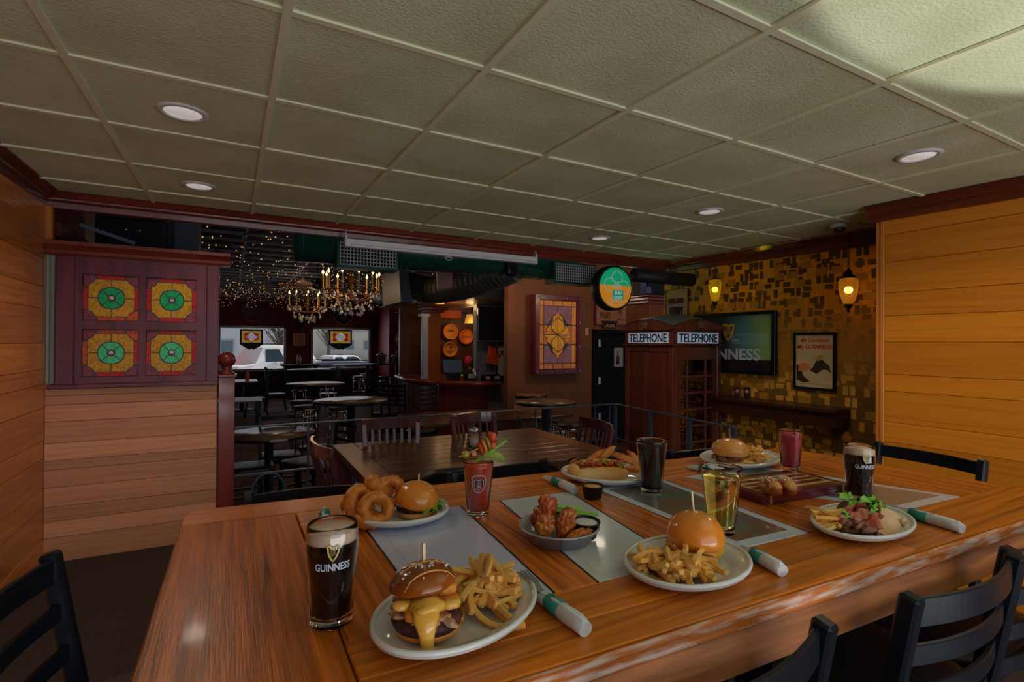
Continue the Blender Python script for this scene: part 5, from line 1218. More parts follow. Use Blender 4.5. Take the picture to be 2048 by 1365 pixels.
hx_, hz_ = tx(1459, 665); part('emblem', xf(harp(.19, .003), onf(hx_, hz_, yy - .001)), mat('mirror_gold', P(150, 112, 26), rough=.35), r, label='gold harp emblem')
q = tx(1441, 682); part('small_print', xf(textmb('ESTD', .07, .02, .002), onf(q[0], q[1], yy - .001)), K['whitepaint'], r); q = tx(1474, 682); part('small_print', xf(textmb('1759', .07, .022, .002), onf(q[0], q[1], yy - .001)), K['whitepaint'], r)
pa, pc = AX(1590, 667, GX), AX(1674, 783, GX)
r, w, h, yy = frame_box('framed_poster', 'small black framed cream poster with red lettering right of the beer mirror', 'poster', pa, pc, .03, .017, 'black', mat('cream_paper', P(126, 112, 86), P(118, 104, 78), ns=6, rough=.6))
red = mat('red_print', P(150, 34, 16), rough=.6); ink = mat('black_print', P(30, 22, 14), rough=.6); och = mat('ochre_print', P(110, 86, 34), rough=.6); tan_ = mat('tan_print', P(140, 84, 44), rough=.6)
part('lettering', xf(textmb('My Goodness', w * .66, h * .085, .0015, .012, .12), onf(.0, h * .36, yy - .0005)), red, r, label='red lettering'); part('lettering', xf(textmb('My GUINNESS', w * .84, h * .105, .0015, .02, .12), onf(0, h * .245, yy - .0005)), red, r, label='red lettering')
# plain print below the words: simple coloured shapes only
part('print_shape', MB().prism([(-.06, -.06), (-.03, -.03), (.0, .03), (.03, .05), (.075, .01), (.11, -.02), (.12, -.08), (.09, -.05), (.05, -.05), (.0, -.09)], .001, onf(.02, -.02, yy - .0005)), ink, r)
part('print_shape', MB().prism([(-.03, -.01), (.02, .03), (.055, .02), (.03, -.02), (-.02, -.03)], .0014, onf(.03, .03, yy - .0006)), och, r)
part('print_shape', MB().prism([(-.055, -.03), (-.05, .03), (.01, .045), (.05, .02), (.05, -.01), (.01, -.03)], .001, onf(-.09, -.06, yy - .0005)), tan_, r)
part('print_shape', MB().prism([(-.06, -.08), (-.06, .06), (-.02, .03), (.0, -.04), (.06, -.09), (.0, -.1)], .0008, onf(-.1, -.09, yy - .0004)), ink, r)
part('print_shape', MB().ribbon([(-.12, 0), (0, .005), (.13, -.002)], .005, .001, onf(0, -h * .41, yy - .0005)), och, r)
# ledge shelf
a, b_ = AX(1440, 797, XG - .2), AX(1674, 824, XG - .2)
r = root('wall_ledge', 'dark wooden drink ledge along the gold wallpaper', 'ledge', (XG, (3.75 + b_.y) / 2, a.z - .02)); hl = (3.75 - b_.y) / 2
reg('ledgew', wood('dark_ledge_wood', P(40, 18, 9), P(24, 11, 6), axis=1, rough=.35)); part('top', MB().box(-.24, 0, -hl, hl, -.0, .035), 'ledgew', r, bevel=.006); part('apron', MB().box(-.2, 0, -hl + .01, hl - .01, -.12, 0), 'ledgew', r)
for k in (-.8, .8): part('bracket', MB().prism([(0, 0), (-.18, 0), (-.02, -.2), (0, -.2)], .03, Matrix.Translation((0, k * hl, -.001)) @ frame3((1, 0, 0), (0, 0, 1))), 'mahogz', r)
for (u, v), lab, m in (((1475, 785), 'red wall outlet with a dial, left of the pair above the ledge', P(50, 16, 12)), ((1495, 786), 'dark red wall outlet, right of the pair above the ledge', P(36, 16, 14))):
    p = AX(u, v, GX); r = root('wall_outlet', lab, 'outlet', (GX, p.y, p.z), 0); part('plate', MB().box(-.008, 0, -.035, .035, -.055, .055), mat('outlet_plate', m, rough=.4), r, bevel=.003)
    part('socket', MB().lathe([(0, 0), (.02, 0), (.02, .004), (0, .004)], 16), 'greypaint', r, (-.008, 0, .01), (0, -pi / 2, 0))
# tall narrow poster
pa, pc = AX(1333, 570, GX), AX(1377, 640, GX)
pa.z = 2.08; pc.z = 1.60
r, w, h, yy = frame_box('beer_banner', 'tall dark beer banner with cream edges behind the black duct', 'banner', pa, pc, .012, .002, 'black', mat('banner_cream', P(112, 84, 62), rough=.6))
part('print', MB().prism([(-w * .32, -h / 2 + .01), (w * .2, -h / 2 + .01), (w * .3, h / 2 - .1), (-w * .4, h / 2 - .1)], .001, onf(0, 0, yy - .001)), mat('banner_dark', P(34, 16, 12), rough=.5), r)
part('lettering', xf(textmb('GUINNESS', w * .62, .04, .001, .015), onf(-.015, .06, yy - .002)), 'whitepaint', r); part('emblem', xf(harp(.06, .001), onf(-.01, .12, yy - .002)), mat('banner_harp', P(150, 80, 26), rough=.5), r)
part('print_line', MB().ribbon([(.06, .02), (.055, -.06), (.03, -.14), (0, -.17), (-.03, -.14), (-.05, -.1)], [.006, .012, .016, .02, .014, .004], .001, onf(0, -.03, yy - .002)), 'whitepaint', r)
# hanging lanterns
def lantern(u, v0, v1, X, prof_w, label, m, clear):
    pt, pb_ = AX(u, v0, X), AX(u, v1, X); z0, z1 = pb_.z, pt.z; h = z1 - z0; zt = 2.3
    r = root('hanging_lantern', label, 'lantern', (X, pt.y, z0)); R = prof_w
    part('shade', MB().lathe([(R * .38, 0), (R * .62, h * .12), (R * .86, h * .42), (R, h * .7), (R * .96, h * .86), (R * .8, h * .98), (R * .76, h * .98), (R * .92, h * .85), (R * .95, h * .7), (R * .82, h * .42), (R * .58, h * .13), (R * .36, .004)], 28), m, r)
    part('bottom_finial', MB().lathe([(0, -h * .34), (.006, -h * .28), (.012, -h * .22), (.008, -h * .17), (R * .3, -h * .1), (R * .42, -.008), (R * .42, .006), (0, .006)], 18), 'black', r)
    part('cap', MB().lathe([(R * .86, h * .97), (R * .8, h * 1.02), (R * .42, h * 1.1), (R * .3, h * 1.16), (R * .34, h * 1.22), (R * .2, h * 1.3), (.006, h * 1.36), (0, h * 1.37)], 20), 'black' if clear else mat('copper_cap', P(70, 38, 24), rough=.4, metal=.6), r)
    ch = MB(); n = max(2, int((zt - z0 - h * 1.36) / .03))
    for k in range(n):
        zz = h * 1.36 + .03 * k; ch.tube([(.007 * cos(a) if k % 2 else 0, 0 if k % 2 else .007 * cos(a), zz + .018 + .02 * sin(a)) for a in [2 * pi * i / 10 for i in range(10)]], .002, 5, closed=True)
    part('chain', ch, 'black', r)
    part('bulb', MB().blob((0, 0, h * .55), (.017, .017, .03), 0), glow('lantern_bulb', (1, .8, .4), 2.5), r)
    light('lantern_lamp', 'POINT', (X, pt.y, z0 + h * .55), 7 if clear else 5, (1, .7, .3), size=.03)
    return r
gl1 = mat('crackled_amber_glass', (.95, .68, .22), rough=.12, trans=.9, ior=1.15, bump=1, bs=45); gl2 = mat('green_amber_glass', (.75, .66, .06), rough=.08, trans=.9, ior=1.15, bump=.6, bs=30)
lantern(1697, 556, 610, XG - .24, .072, 'amber crackled glass lantern on a chain by the golden plank wall end', gl1, True)
lantern(1430, 559, 605, XG - .34, .062, 'green amber glass lantern on a chain above the beer mirror', gl2, False)
# ================================================================== telephone booth
BX, BY, BS = 3.715, 3.60, .68; zb0 = ZM
zbt = AZ(1345, 690, 1.45).z
cpt = Vector((BX, BY)); dcam = CF.x * BX + CF.y * BY
def zat(v, x=BX, y=BY): d = ray(1345, v); t = (x * CF.x + y * CF.y); return HC - (v - 682.5) / FPX * (x * CF.x + y * CF.y) + PITCH * (x * CF.x + y * CF.y)
bo = root('telephone_booth', 'dark red wooden telephone booth with arched roof and lit lettering', 'telephone booth', (BX, BY, zb0))
H1 = zat(690) - zb0; H2 = zat(662) - zb0; H3 = zat(648) - zb0
ZSn = zat(685) - zb0; ZSt = zat(663) - zb0
reg('booth', wood('booth_wood', P(64, 27, 16), P(40, 16, 11), axis=2, ns=8, rough=.3, coat=.3, var=.05))
for (x, y) in ((0, 0), (BS, 0), (0, BS), (BS, BS)): part('post', MB().box(x - .03 if x else 0, x + .0 if x else .055, y if not y else y - .055, y + .055 if not y else y, .0, H1).box(0, 0, 0, 0, 0, 0) if False else MB().box(min(x, abs(x - .055)), max(x, abs(x - .055)), min(y, abs(y - .055)), max(y, abs(y - .055)), 0, H1), 'booth', bo, bevel=.005)
part('plinth', MB().box(-.02, BS + .02, -.02, BS + .02, 0, .12), 'booth', bo, bevel=.006)
for k in range(5): part('side_board', MB().box(.012, .03, .056 + k * (BS - .112) / 5 + .0008, .056 + (k + 1) * (BS - .112) / 5 - .0008, .12, H1 - .06), 'booth', bo, bevel=.002)
part('side_rail', MB().box(.0, .045, .055, BS - .055, H1 - .06, H1), 'booth', bo, bevel=.003)
part('back_panel', MB().box(.055, BS - .055, BS - .03, BS - .01, .12, H1), 'booth', bo); part('right_panel', MB().box(BS - .03, BS - .01, .055, BS - .055, .12, .3), 'booth', bo)
for k in range(1, 8): part('side_glazing_bar', MB().box(BS - .03, BS - .01, .055, BS - .055, .3 + (H1 - .44) * k / 8 - .01, .3 + (H1 - .44) * k / 8 + .01), 'booth', bo)
part('inner_floor', MB().box(.05, BS - .05, .05, BS - .05, .12, .135), 'blackmatte', bo)
dr_ = part('door', MB().box(.056, .12, .005, .04, .12, H1 - .01).box(BS - .12, BS - .056, .005, .04, .12, H1 - .01).box(.12, BS - .12, .005, .04, H1 - .14, H1 - .01).box(.12, BS - .12, .005, .04, .12, .3), 'booth', bo, bevel=.003)
zz = [.3 + (H1 - .44) * k / 8 for k in range(9)]; xs = [.12, .21, BS - .21, BS - .12]
for k in range(1, 8): part('glazing_bar', MB().box(.12, BS - .12, .006, .036, zz[k] - .013, zz[k] + .013), 'booth', dr_, bevel=.003)
for x in xs[1:3]: part('glazing_bar', MB().box(x - .013, x + .013, .008, .034, .3, H1 - .14), 'booth', dr_, bevel=.003)
for k in range(8):
    for i in range(3): part('pane', MB().box(xs[i] + .003, xs[i + 1] - .003, .018, .022, zz[k] + .003, zz[k + 1] - .003), 'thinglass', dr_)
part('cornice', MB().box(-.025, BS + .025, -.025, BS + .025, H1, H1 + .018), 'booth', bo, bevel=.005)
part('head', MB().box(.0, BS, .0, BS, H1 + .018, ZSt + .025), 'booth', bo, bevel=.004)
# arched gables on the two faces in view and their opposites, under a domed roof
n = 14; rise = .075; za_ = ZSt + .025
ar = [(-.03, za_)] + [(-.03 + (BS + .06) * i / n, za_ + .03 + rise * sin(pi * i / n)) for i in range(n + 1)] + [(BS + .03, za_)]
part('gable', MB().prism(ar, .045, FY((0, .018, 0))), 'booth', bo); part('gable', MB().prism([(-x, z) for x, z in ar][::-1], .045, FX((.018, 0, 0))), 'booth', bo)
part('gable', MB().prism(ar, .045, FY((0, BS + .02, 0))), 'booth', bo); part('gable', MB().prism([(-x, z) for x, z in ar][::-1], .045, FX((BS + .02, 0, 0))), 'booth', bo)
vs = []; m_ = 14
for i in range(m_ + 1):
    for j in range(m_ + 1):
        x, y = i / m_, j / m_; vs.append((-.035 + x * (BS + .07), -.035 + y * (BS + .07), za_ + .036 + rise * max(sin(pi * x), sin(pi * y)) + .06 * sin(pi * x) * sin(pi * y)))
part('roof', MB().add(vs, [[i * (m_ + 1) + j, (i + 1) * (m_ + 1) + j, (i + 1) * (m_ + 1) + j + 1, i * (m_ + 1) + j + 1] for i in range(m_) for j in range(m_)], True), mat('grey_roof', P(42, 50, 50), rough=.45), bo)
sgn = glow('sign_panel', (.52, .62, .8), .17); sin_ = mat('sign_ink', (.01, .02, .035), rough=.5)
hz = (ZSn + ZSt) / 2; hh = (ZSt - ZSn)
for M_ in (FY((BS / 2, -.002, hz)), FX((-.002, BS / 2, hz))):
    o = part('sign_panel', xf(MB().box(-BS / 2 + .06, BS / 2 - .05, -hh / 2, hh / 2, 0, .006), M_), sgn, bo, label='pale sign reading TELEPHONE'); part('lettering', xf(textmb('TELEPHONE', BS - .15, hh * .8, .004, .012), M_ @ Matrix.Translation((.004, 0, .006))), sin_, o)
    M2 = M_ @ Matrix.Translation((0, za_ + .055 - hz, .032 if M_.translation.y < .1 and M_.translation.x > .1 else .032))
    c = MB(); c.ribbon(arc(0, -.03, .035, pi, 2 * pi, 8, .01), .012, .006, M2); c.ribbon(arc(0, -.005, .034, 0, pi, 8, .035), .011, .006, M2); c.ribbon([(0, -.03), (0, .04)], .01, .006, M2); c.ribbon([(-.018, -.03), (-.02, .01), (0, .03)], .009, .006, M2); c.ribbon([(.018, -.03), (.02, .01), (0, .03)], .009, .006, M2); c.ribbon([(-.012, .044), (.012, .044)], .01, .006, M2); c.ribbon([(0, .034), (0, .056)], .01, .006, M2); c.ribbon([(-.032, -.042), (.032, -.042)], .012, .006, M2)
    part('crown_emblem', c, mat('crown_metal', P(84, 66, 52), rough=.35, metal=.5), bo, label='small metal crown emblem')
# ================================================================== header things: projector screen, beer sign, ducts, pillar
a, b_ = AY(693, 489, YB - .13), AY(1069, 520, YB - .13)
ps = root('projector_screen', 'white roll-up projector screen case hung along the wooden header', 'projector screen', ((a.x + b_.x) / 2, YB - .13, (a.z + b_.z) / 2)); hl = (b_.x - a.x) / 2
part('case', MB().prism([(-.03, -.03), (.03, -.03), (.034, -.02), (.034, .03), (.02, .036), (-.02, .036), (-.034, .03), (-.034, -.02)], 2 * hl, Matrix(((0, 0, 1, -hl), (1, 0, 0, 0), (0, 1, 0, 0), (0, 0, 0, 1)))), mat('screen_case', (.85, .85, .9), rough=.4), ps)
part('slot', MB().box(-hl + .02, hl - .02, -.037, -.033, -.013, -.009), 'greypaint', ps)
for s in (-1, 1): part('bracket', MB().bar((s * (hl + .008), 0, -.035), (s * (hl + .008), 0, .06), .016, .07).tube([(s * (hl + .008), .0 + .02 * cos(q), .07 + .02 * sin(q)) for q in [2 * pi * k / 12 for k in range(12)]], .006, 6, closed=True), 'whitepaint', ps, bevel=.002)
q = AY(897, 517, YB - .13); part('pull_handle', MB().tube([(q.x - ps.location.x + x, 0, q.z - ps.location.z + z) for x, z in ((-.03, .01), (-.034, 0), (-.02, -.012), (0, -.02), (.02, -.012), (.034, 0), (.03, .01))], .004, 6, closed=True), 'whitepaint', ps)
# Beer sign
YSg = 4.75; c = AY(1231, 576, YSg); rs = (AY(1264, 576, YSg).x - AY(1200, 576, YSg).x) / 2
bs_ = root('beer_sign', 'round lit beer sign, green over orange with a shamrock outline', 'sign', c)
part('body', MB().lathe([(0, 0), (rs * 1.06, 0), (rs * 1.1, .02), (rs * 1.1, .14), (rs * 1.04, .155), (rs, .15), (0, .15)], 44), 'blackmatte', bs_, (0, .15, 0), (pi / 2, 0, 0))
gm = glow('sign_green', (.0, .30, .14), .55); om = glow('sign_orange', (.62, .22, .012), .5); split = rs * .12; al = math.asin(split / rs)
part('green_half', MB().prism(arc(0, 0, rs * .985, al, pi - al, 24), .004, FY((0, -.001, 0))), gm, bs_); part('orange_half', MB().prism(arc(0, 0, rs * .985, pi - al, 2 * pi + al, 30), .004, FY((0, -.001, 0))), om, bs_)
mb = MB(); M_ = FY((0, -.006, 0)); R_ = rs * .32
for (cx, czz, a0, a1) in ((0.08, .48, -.6, pi + .6), (-.38, .12, .7, 2 * pi - .9), (.5, .02, -2.2, 2.2)): mb.ribbon([(x * 1, y) for x, y in arc(cx * rs, czz * rs, R_, a0, a1, 22, R_ * 1.05)], rs * .035, .003, M_)
for a_ in (.3, 1.1, 2.0, 2.9, .0): mb.ribbon([(rs * (.05 + .16 * cos(a_) + .13 * cos(q) * cos(a_) - .05 * sin(q) * sin(a_)), rs * (.02 + .2 * sin(a_) + .13 * cos(q) * sin(a_) + .05 * sin(q) * cos(a_))) for q in [2 * pi * k / 12 for k in range(13)]], rs * .03, .003, M_)
mb.ribbon([(x * rs, y * rs) for x, y in ((-.15, -.2), (-.2, -.6), (-.45, -.62), (-.5, -.75), (-.3, -.8), (-.1, -.6), (.1, -.62), (.3, -.78))], rs * .035, .003, M_); mb.ribbon(arc(0, 0, rs * .86, 1.35 * pi, 1.75 * pi, 12), rs * .02, .003, M_)
part('shamrock_outline', mb, glow('sign_neon', (.36, .34, .33), .45), bs_)
lb = part('name_plate', MB().prism([(-rs * .33, -rs * .27), (rs * .33, -rs * .27), (rs * .33, rs * .2), (-rs * .33, rs * .2)], .003, FY((rs * .12, -.009, -rs * .32))), glow('plate_teal', (.0, .26, .22), .5), bs_)
part('lettering', xf(textmb('BUD', rs * .42, rs * .17, .002, .03), FY((rs * .12, -.013, -rs * .25))), glow('plate_letters', (.5, .55, .52), .4), lb); part('lettering', xf(textmb('LIGHT', rs * .54, rs * .17, .002, .03), FY((rs * .12, -.013, -rs * .48))), K.get('x') or glow('plate_letters2', (.5, .55, .52), .4), lb)
part('hanger', MB().bar((0, .07, rs), (0, .07, 2.62 - c.z), .02, .02), 'black', bs_)
light('beer_sign_glow', 'POINT', (c.x, c.y - .25, c.z + .12), .5, (.3, 1, .4), size=.15)
# pillar with a speaker
px0, px1 = 4.0, 4.3; pyf = AY(1297, 600, 4.95).y; pp = AY(1297, 640, 4.95)
pl = root('wood_pillar', 'wooden bar pillar with a moulded cap behind the telephone booth', 'pillar', (pp.x, 4.95, ZM)); wv = AY(1335, 640, 4.95).x - pp.x; zc_ = AY(1297, 604, 4.95).z - ZM
reg('pillarw', beadboard('pillar_beadboard', P(92, 46, 16), 0, .06))
part('shaft', MB().box(0, wv, 0, wv * 1.3, 0, zc_), 'pillarw', pl); part('cap', MB().box(-.03, wv + .03, -.03, wv * 1.3 + .03, zc_ - .02, zc_ + .02).box(-.055, wv + .1, -.055, wv * 1.3 + .055, zc_ + .02, zc_ + .06).box(-.08, wv + .14, -.08, wv * 1.3 + .08, zc_ + .06, zc_ + .085), 'mahog', pl, bevel=.008)
zt_ = zc_ + ZM + .085
sk = root('speaker', 'black loudspeaker standing on the cap of the wooden pillar', 'speaker', (pp.x + .02, 4.97, zt_)); part('cabinet', MB().box(-.05, .27, 0, .26, 0, .36), 'blackmatte', sk, bevel=.01); part('grille', MB().box(-.03, .25, -.012, 0, .02, .34), mat('grille_cloth', (.015, .012, .02), rough=.8), sk)
solo('brochure_box', MB().box(-.07, .02, -.02, .0, 0, .3).box(-.07, .02, -.1, -.02, 0, .02).box(-.07, .02, -.1, -.09, 0, .1), mat('slate_blue_box', P(50, 56, 74), rough=.5), 'slate blue brochure holder on the pillar cap beside the speaker', 'holder', (pp.x - .03, 4.99, zt_), bevel=.003)
# duct along the opening
YD = 5.35
za_d = AY(600, 523, YD).z; RD = .2; zd_ = za_d + RD
dl, dr2 = AY(589, 500, YD).x, AY(1112, 550, YD).x
du = root('green_duct', 'long green painted spiral duct with grilles running behind the wooden header', 'duct', (0, YD, zd_))
X4 = Matrix(((0, 0, 1, 0), (1, 0, 0, 0), (0, 1, 0, 0), (0, 0, 0, 1)))
def xcyl(x0, x1, r, n=32): return xf(MB().lathe([(0, x0), (r, x0), (r, x1), (0, x1)], n), X4)
part('pipe', xcyl(dl, dr2 + .25, RD), 'green', du)
for k in range(12): part('seam', xcyl(dl + .05 + k * .27, dl + .062 + k * .27, RD + .004), 'green', du)
def grille(u0, u1, v0, v1, label, base, bm_):
    a, b2 = AY(u0, v0, YD - RD - .06), AY(u1, v1, YD - RD - .06); cx_, cz_ = (a.x + b2.x) / 2, (a.z + b2.z) / 2; w, h = b2.x - a.x, a.z - b2.z
    g = part('vent_box', MB().box(-w / 2, w / 2, 0, .2, -h / 2, h / 2), 'green', du, (cx_, -RD - .06, cz_ - zd_), bevel=.004); f = .03
    part('vent_mesh', MB().box(-w / 2 + f, w / 2 - f, -.004, -.001, -h / 2 + f, h / 2 - f), 'darkwall', g)
    mb = MB(); nx = int((w - 2 * f) / .03); nz = int((h - 2 * f) / .03)
    for k in range(nx + 1): x = -w / 2 + f + (w - 2 * f) * k / nx; mb.box(x - .005, x + .005, -.013, -.004, -h / 2 + f, h / 2 - f)
    for k in range(nz + 1): z = -h / 2 + f + (h - 2 * f) * k / nz; mb.box(-w / 2 + f, w / 2 - f, -.010, -.004, z - .004, z + .004)
    o = part('louvres', mb, 'greypaint', g); o['kind'] = 'stuff'
grille(674, 797, 478, 543, '', 0, 0); grille(1108, 1192, 522, 572, '', 0, 0)
p = AY(1022, 539, YD - RD - .05); part('motion_sensor', MB().blob((0, 0, 0), (.075, .05, .085), 0, 1, 1, 18, 10, power=.6), 'black', du, (p.x, p.y - YD, p.z - zd_), label='black sensor with a red lamp')
part('black_end', xcyl(AY(1255, 555, YD - .9).x, AX(1388, 560, 4.22).x, .07), 'blackmatte', du, (0, -.95, AY(1360, 560, 4.4).z - zd_)) if False else None
q = AX(1375, 560, 4.3); bd = solo('black_pipe', xcyl(-.75, .06, .068, 24), 'blackmatte', 'short black round duct end in front of the beer banner', 'duct', (q.x, q.y, q.z))
# corrugated flexible ducts
def flex(pts, R, label, name='flexible_duct'):
    P_ = [Vector(p) for p in pts]; out = []; rad = []
    for i in range(len(P_) - 1):
        p0, p1, p2, p3 = P_[max(i - 1, 0)], P_[i], P_[i + 1], P_[min(i + 2, len(P_) - 1)]
        for k in range(14):
            t_ = k / 14; out.append(.5 * ((2 * p1) + (p2 - p0) * t_ + (2 * p0 - 5 * p1 + 4 * p2 - p3) * t_ ** 2 + (-p0 + 3 * p1 - 3 * p2 + p3) * t_ ** 3)); rad.append(R * (1 if k % 2 else .93))
    return solo(name, MB().tube(out, rad, 20, smooth=False), 'flex', label, 'duct')
flex([AY(1030, 533, 5.9), AY(985, 552, 6.2), AY(920, 572, 6.8), AY(860, 580, 7.6), AY(822, 570, 8.2)], .21, 'corrugated grey flexible duct curving from the green duct over the bar')
flex([AY(822, 585, 8.6), AY(790, 590, 9.4), AY(760, 592, 10.5)], .2, 'corrugated grey flexible duct further back, above the big chandelier')
p0, p1 = AY(800, 535, 7.4), AY(823, 605, 7.4); solo('duct_hood', MB().prism([(p0.x - .02, p0.z), (p0.x + .1, p0.z), (p1.x + .02, p1.z), (p1.x - .16, p1.z)], 1.0, FY((0, 8.4, 0))), mat('grey_hood', P(52, 55, 62, 1.6), rough=.4, metal=.4), 'grey metal hood plate between the flexible ducts', 'hood')
p0, p1 = AY(872, 545, 6.1), AY(903, 576, 6.1); solo('plywood_patch', MB().prism([(p0.x, p0.z), (p1.x, p0.z), (p1.x, p1.z), (p0.x + .02, p1.z - .03)], .03, FY((0, 6.1, 0))), wood('pale_ply', P(96, 70, 66), P(80, 56, 52), axis=2), 'pale plywood patch in front of the flexible duct', 'board')
# bar canopy with bright metal edge
a, b2, c2 = AY(802, 606, 9.2), AY(953, 592, 7.6), AY(953, 578, 7.6)
cn = root('bar_canopy', 'low metal-edged canopy over the bar with small downlights', 'canopy', (0, 0, 0))
part('fascia', MB().add([(a.x, 9.2, a.z), (b2.x, 7.6, b2.z), (c2.x, 7.6, c2.z + .06), (a.x, 9.2, a.z + .22), (a.x, 9.26, a.z), (b2.x, 7.66, b2.z), (c2.x, 7.66, c2.z + .06), (a.x, 9.26, a.z + .22)], [(0, 1, 2, 3), (7, 6, 5, 4), (0, 4, 5, 1), (1, 5, 6, 2), (2, 6, 7, 3), (3, 7, 4, 0)]), 'galv', cn, label='bright galvanised fascia')
for k in range(8):
    t_ = (k + .5) / 8; part('seam', MB().bar((a.x + (b2.x - a.x) * t_, 9.2 - 1.6 * t_ - .01, a.z + (b2.z - a.z) * t_), (a.x + (b2.x - a.x) * t_, 9.2 - 1.6 * t_ - .01, a.z + .2 + (c2.z + .05 - a.z - .2) * t_), .015, .015), 'galv', cn)
d2 = AY(1032, 603, 7.6); part('soffit', MB().add([(a.x, 9.2, a.z), (b2.x, 7.6, b2.z), (d2.x, 7.62, d2.z), (d2.x, 10.8, a.z), (a.x, 10.8, a.z), (a.x, 9.2, a.z + .02), (b2.x, 7.6, b2.z + .02), (d2.x, 7.62, d2.z + .02), (d2.x, 10.8, a.z + .02), (a.x, 10.8, a.z + .02)], [(0, 4, 3, 2, 1), (5, 6, 7, 8, 9), (0, 1, 6, 5), (1, 2, 7, 6), (2, 3, 8, 7), (3, 4, 9, 8), (4, 0, 5, 9)]), mat('canopy_soffit', P(70, 46, 30), rough=.4), cn)
part('black_fascia', MB().box(b2.x, d2.x, 7.58, 7.66, d2.z, d2.z + .32), 'blackmatte', cn)
for (u, v) in ((940, 598), (905, 604), (880, 608)):
    p = AY(u, v, 8.6); part('downlight', MB().lathe([(0, 0), (.08, 0), (.08, .02), (0, .02)], 18), glow('canopy_bulb', (1, .5, .15), .45), cn, (p.x, 8.6, p.z - .0)); light('canopy_lamp', 'POINT', (p.x, 8.6, p.z - .15), 1.4, (1, .6, .28), size=.08)
# ================================================================== panel wall things
YP = YW - .005
a, b2 = AY(1071, 588, YP - .16), AY(1163, 748, YP - .16)
w, h = b2.x - a.x, a.z - b2.z
sgp = root('stained_glass_window_box', 'large amber stained glass panel in a studded dark wooden box on the brown wall', 'stained glass', ((a.x + b2.x) / 2, YP, (a.z + b2.z) / 2))
part('box', MB().box(-w / 2, w / 2, -.1, 0, -h / 2, h / 2), 'mahogz', sgp); f = .085
for q in ((-w / 2, -w / 2 + f, -h / 2, h / 2), (w / 2 - f, w / 2, -h / 2, h / 2), (-w / 2 + f, w / 2 - f, h / 2 - f, h / 2), (-w / 2 + f, w / 2 - f, -h / 2, -h / 2 + f)): part('frame_rail', MB().box(q[0], q[1], -.17, -.1, q[2], q[3]), 'mahogz', sgp, bevel=.006)
mb = MB()
for k in range(4):
    for s in (-1, 1): mb.lathe([(.0, .012), (.014, .008), (.018, 0), (0, 0)], 10, c=(s * (w / 2 - f / 2), (k / 3 - .5) * (h - f), 0)); mb.lathe([(.0, .012), (.014, .008), (.018, 0), (0, 0)], 10, c=((k / 3 - .5) * (w - f), s * (h / 2 - f / 2), 0))
o = part('studs', xf(mb, FY((0, -.17, 0))), 'steel', sgp)
gw, gh = w / 2 - f, h / 2 - f; part('lead_back', MB().box(-gw, gw, -.115, -.1, -gh, gh), 'lead', sgp)
def gg(name, c, c2, e): return reg(name, mat(name, c, c2, ns=9, st=(2, 2, 1), rough=.12, coat=.5, emit=c, es=e, bump=.3, bs=30, ramp=(.3, .7)))  # faint emission put into the glass colours; the panel has no light behind it
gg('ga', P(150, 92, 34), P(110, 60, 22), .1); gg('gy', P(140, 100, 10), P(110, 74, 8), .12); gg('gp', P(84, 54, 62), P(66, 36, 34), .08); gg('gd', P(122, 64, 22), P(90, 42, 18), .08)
def gpc(poly, m, dep=.006, y=-.116):
    mx = sum(p[0] for p in poly) / len(poly); my = sum(p[1] for p in poly) / len(poly); part('glass_piece', MB().prism([(mx + (x - mx) * (1 - .01 / (abs(x - mx) + .03)), my + (z - my) * (1 - .01 / (abs(z - my) + .03))) for x, z in poly], dep, FY((0, y, 0))), m, sgp)
bx, bz = gw * .74, gh * .84
for s in (-1, 1):
    for k in range(3): z0 = -bz + 2 * bz * k / 3; gpc([(s * bx, z0), (s * gw, z0), (s * gw, z0 + 2 * bz / 3), (s * bx, z0 + 2 * bz / 3)], 'ga')
    for k in range(3): x0 = -bx + 2 * bx * k / 3; gpc([(x0, s * bz), (x0 + 2 * bx / 3, s * bz), (x0 + 2 * bx / 3, s * gh), (x0, s * gh)], 'ga' if s > 0 else 'gd')
    for t_ in (-1, 1):
        gpc([(s * bx, t_ * bz), (s * gw, t_ * bz), (s * gw, t_ * gh), (s * bx, t_ * gh)], 'ga'); gpc([(0, t_ * bz), (s * bx, t_ * bz), (s * bx, t_ * bz * .36), (s * bx * .7, t_ * bz * .36), (s * bx * .4, t_ * bz * .6), (0, t_ * bz * .8)], 'gp'); gpc([(s * bx, t_ * bz * .34), (s * bx * .7, t_ * bz * .34), (s * bx * .92, 0), (s * bx, 0)], 'gd')
cen = [(0, .82), (.14, .7), (.34, .62), (.36, .44), (.5, .34), (.74, .26), (.82, .12), (.96, 0)]
cq = [(x * bx, z * bz) for x, z in cen]; out = cq + [(x, -z) for x, z in cq[::-1][1:]] + [(-x, -z) for x, z in cq[1:]] + [(-x, z) for x, z in cq[::-1][1:-1]]
for i in range(len(out)):
    p_, q_ = out[i], out[(i + 1) % len(out)]; gpc([p_, q_, (q_[0] * .72, q_[1] * .78), (p_[0] * .72, p_[1] * .78)], 'gy' if i % 3 else 'ga', .012)
for k in range(12):
    a0, a1 = 2 * pi * k / 12, 2 * pi * (k + 1) / 12; rr = lambda a_: (bx * .74 * cos(a_), bz * (.42 + .24 * abs(sin(a_)) ** 3) * sin(a_)); gpc([(0, 0), rr(a0), rr(a1)], ('ga', 'gy', 'gd')[k % 3] if k % 2 else 'gy', .011)
mb = MB()
for s in (-1, 1): mb.tube([(s * bx * .5 * sin(q * 2), -.13, bz * .6 * (q / pi * 2 - 1)) for q in [pi * k / 14 for k in range(15)]], .006, 5)
part('lead_lines', mb, 'lead', sgp)
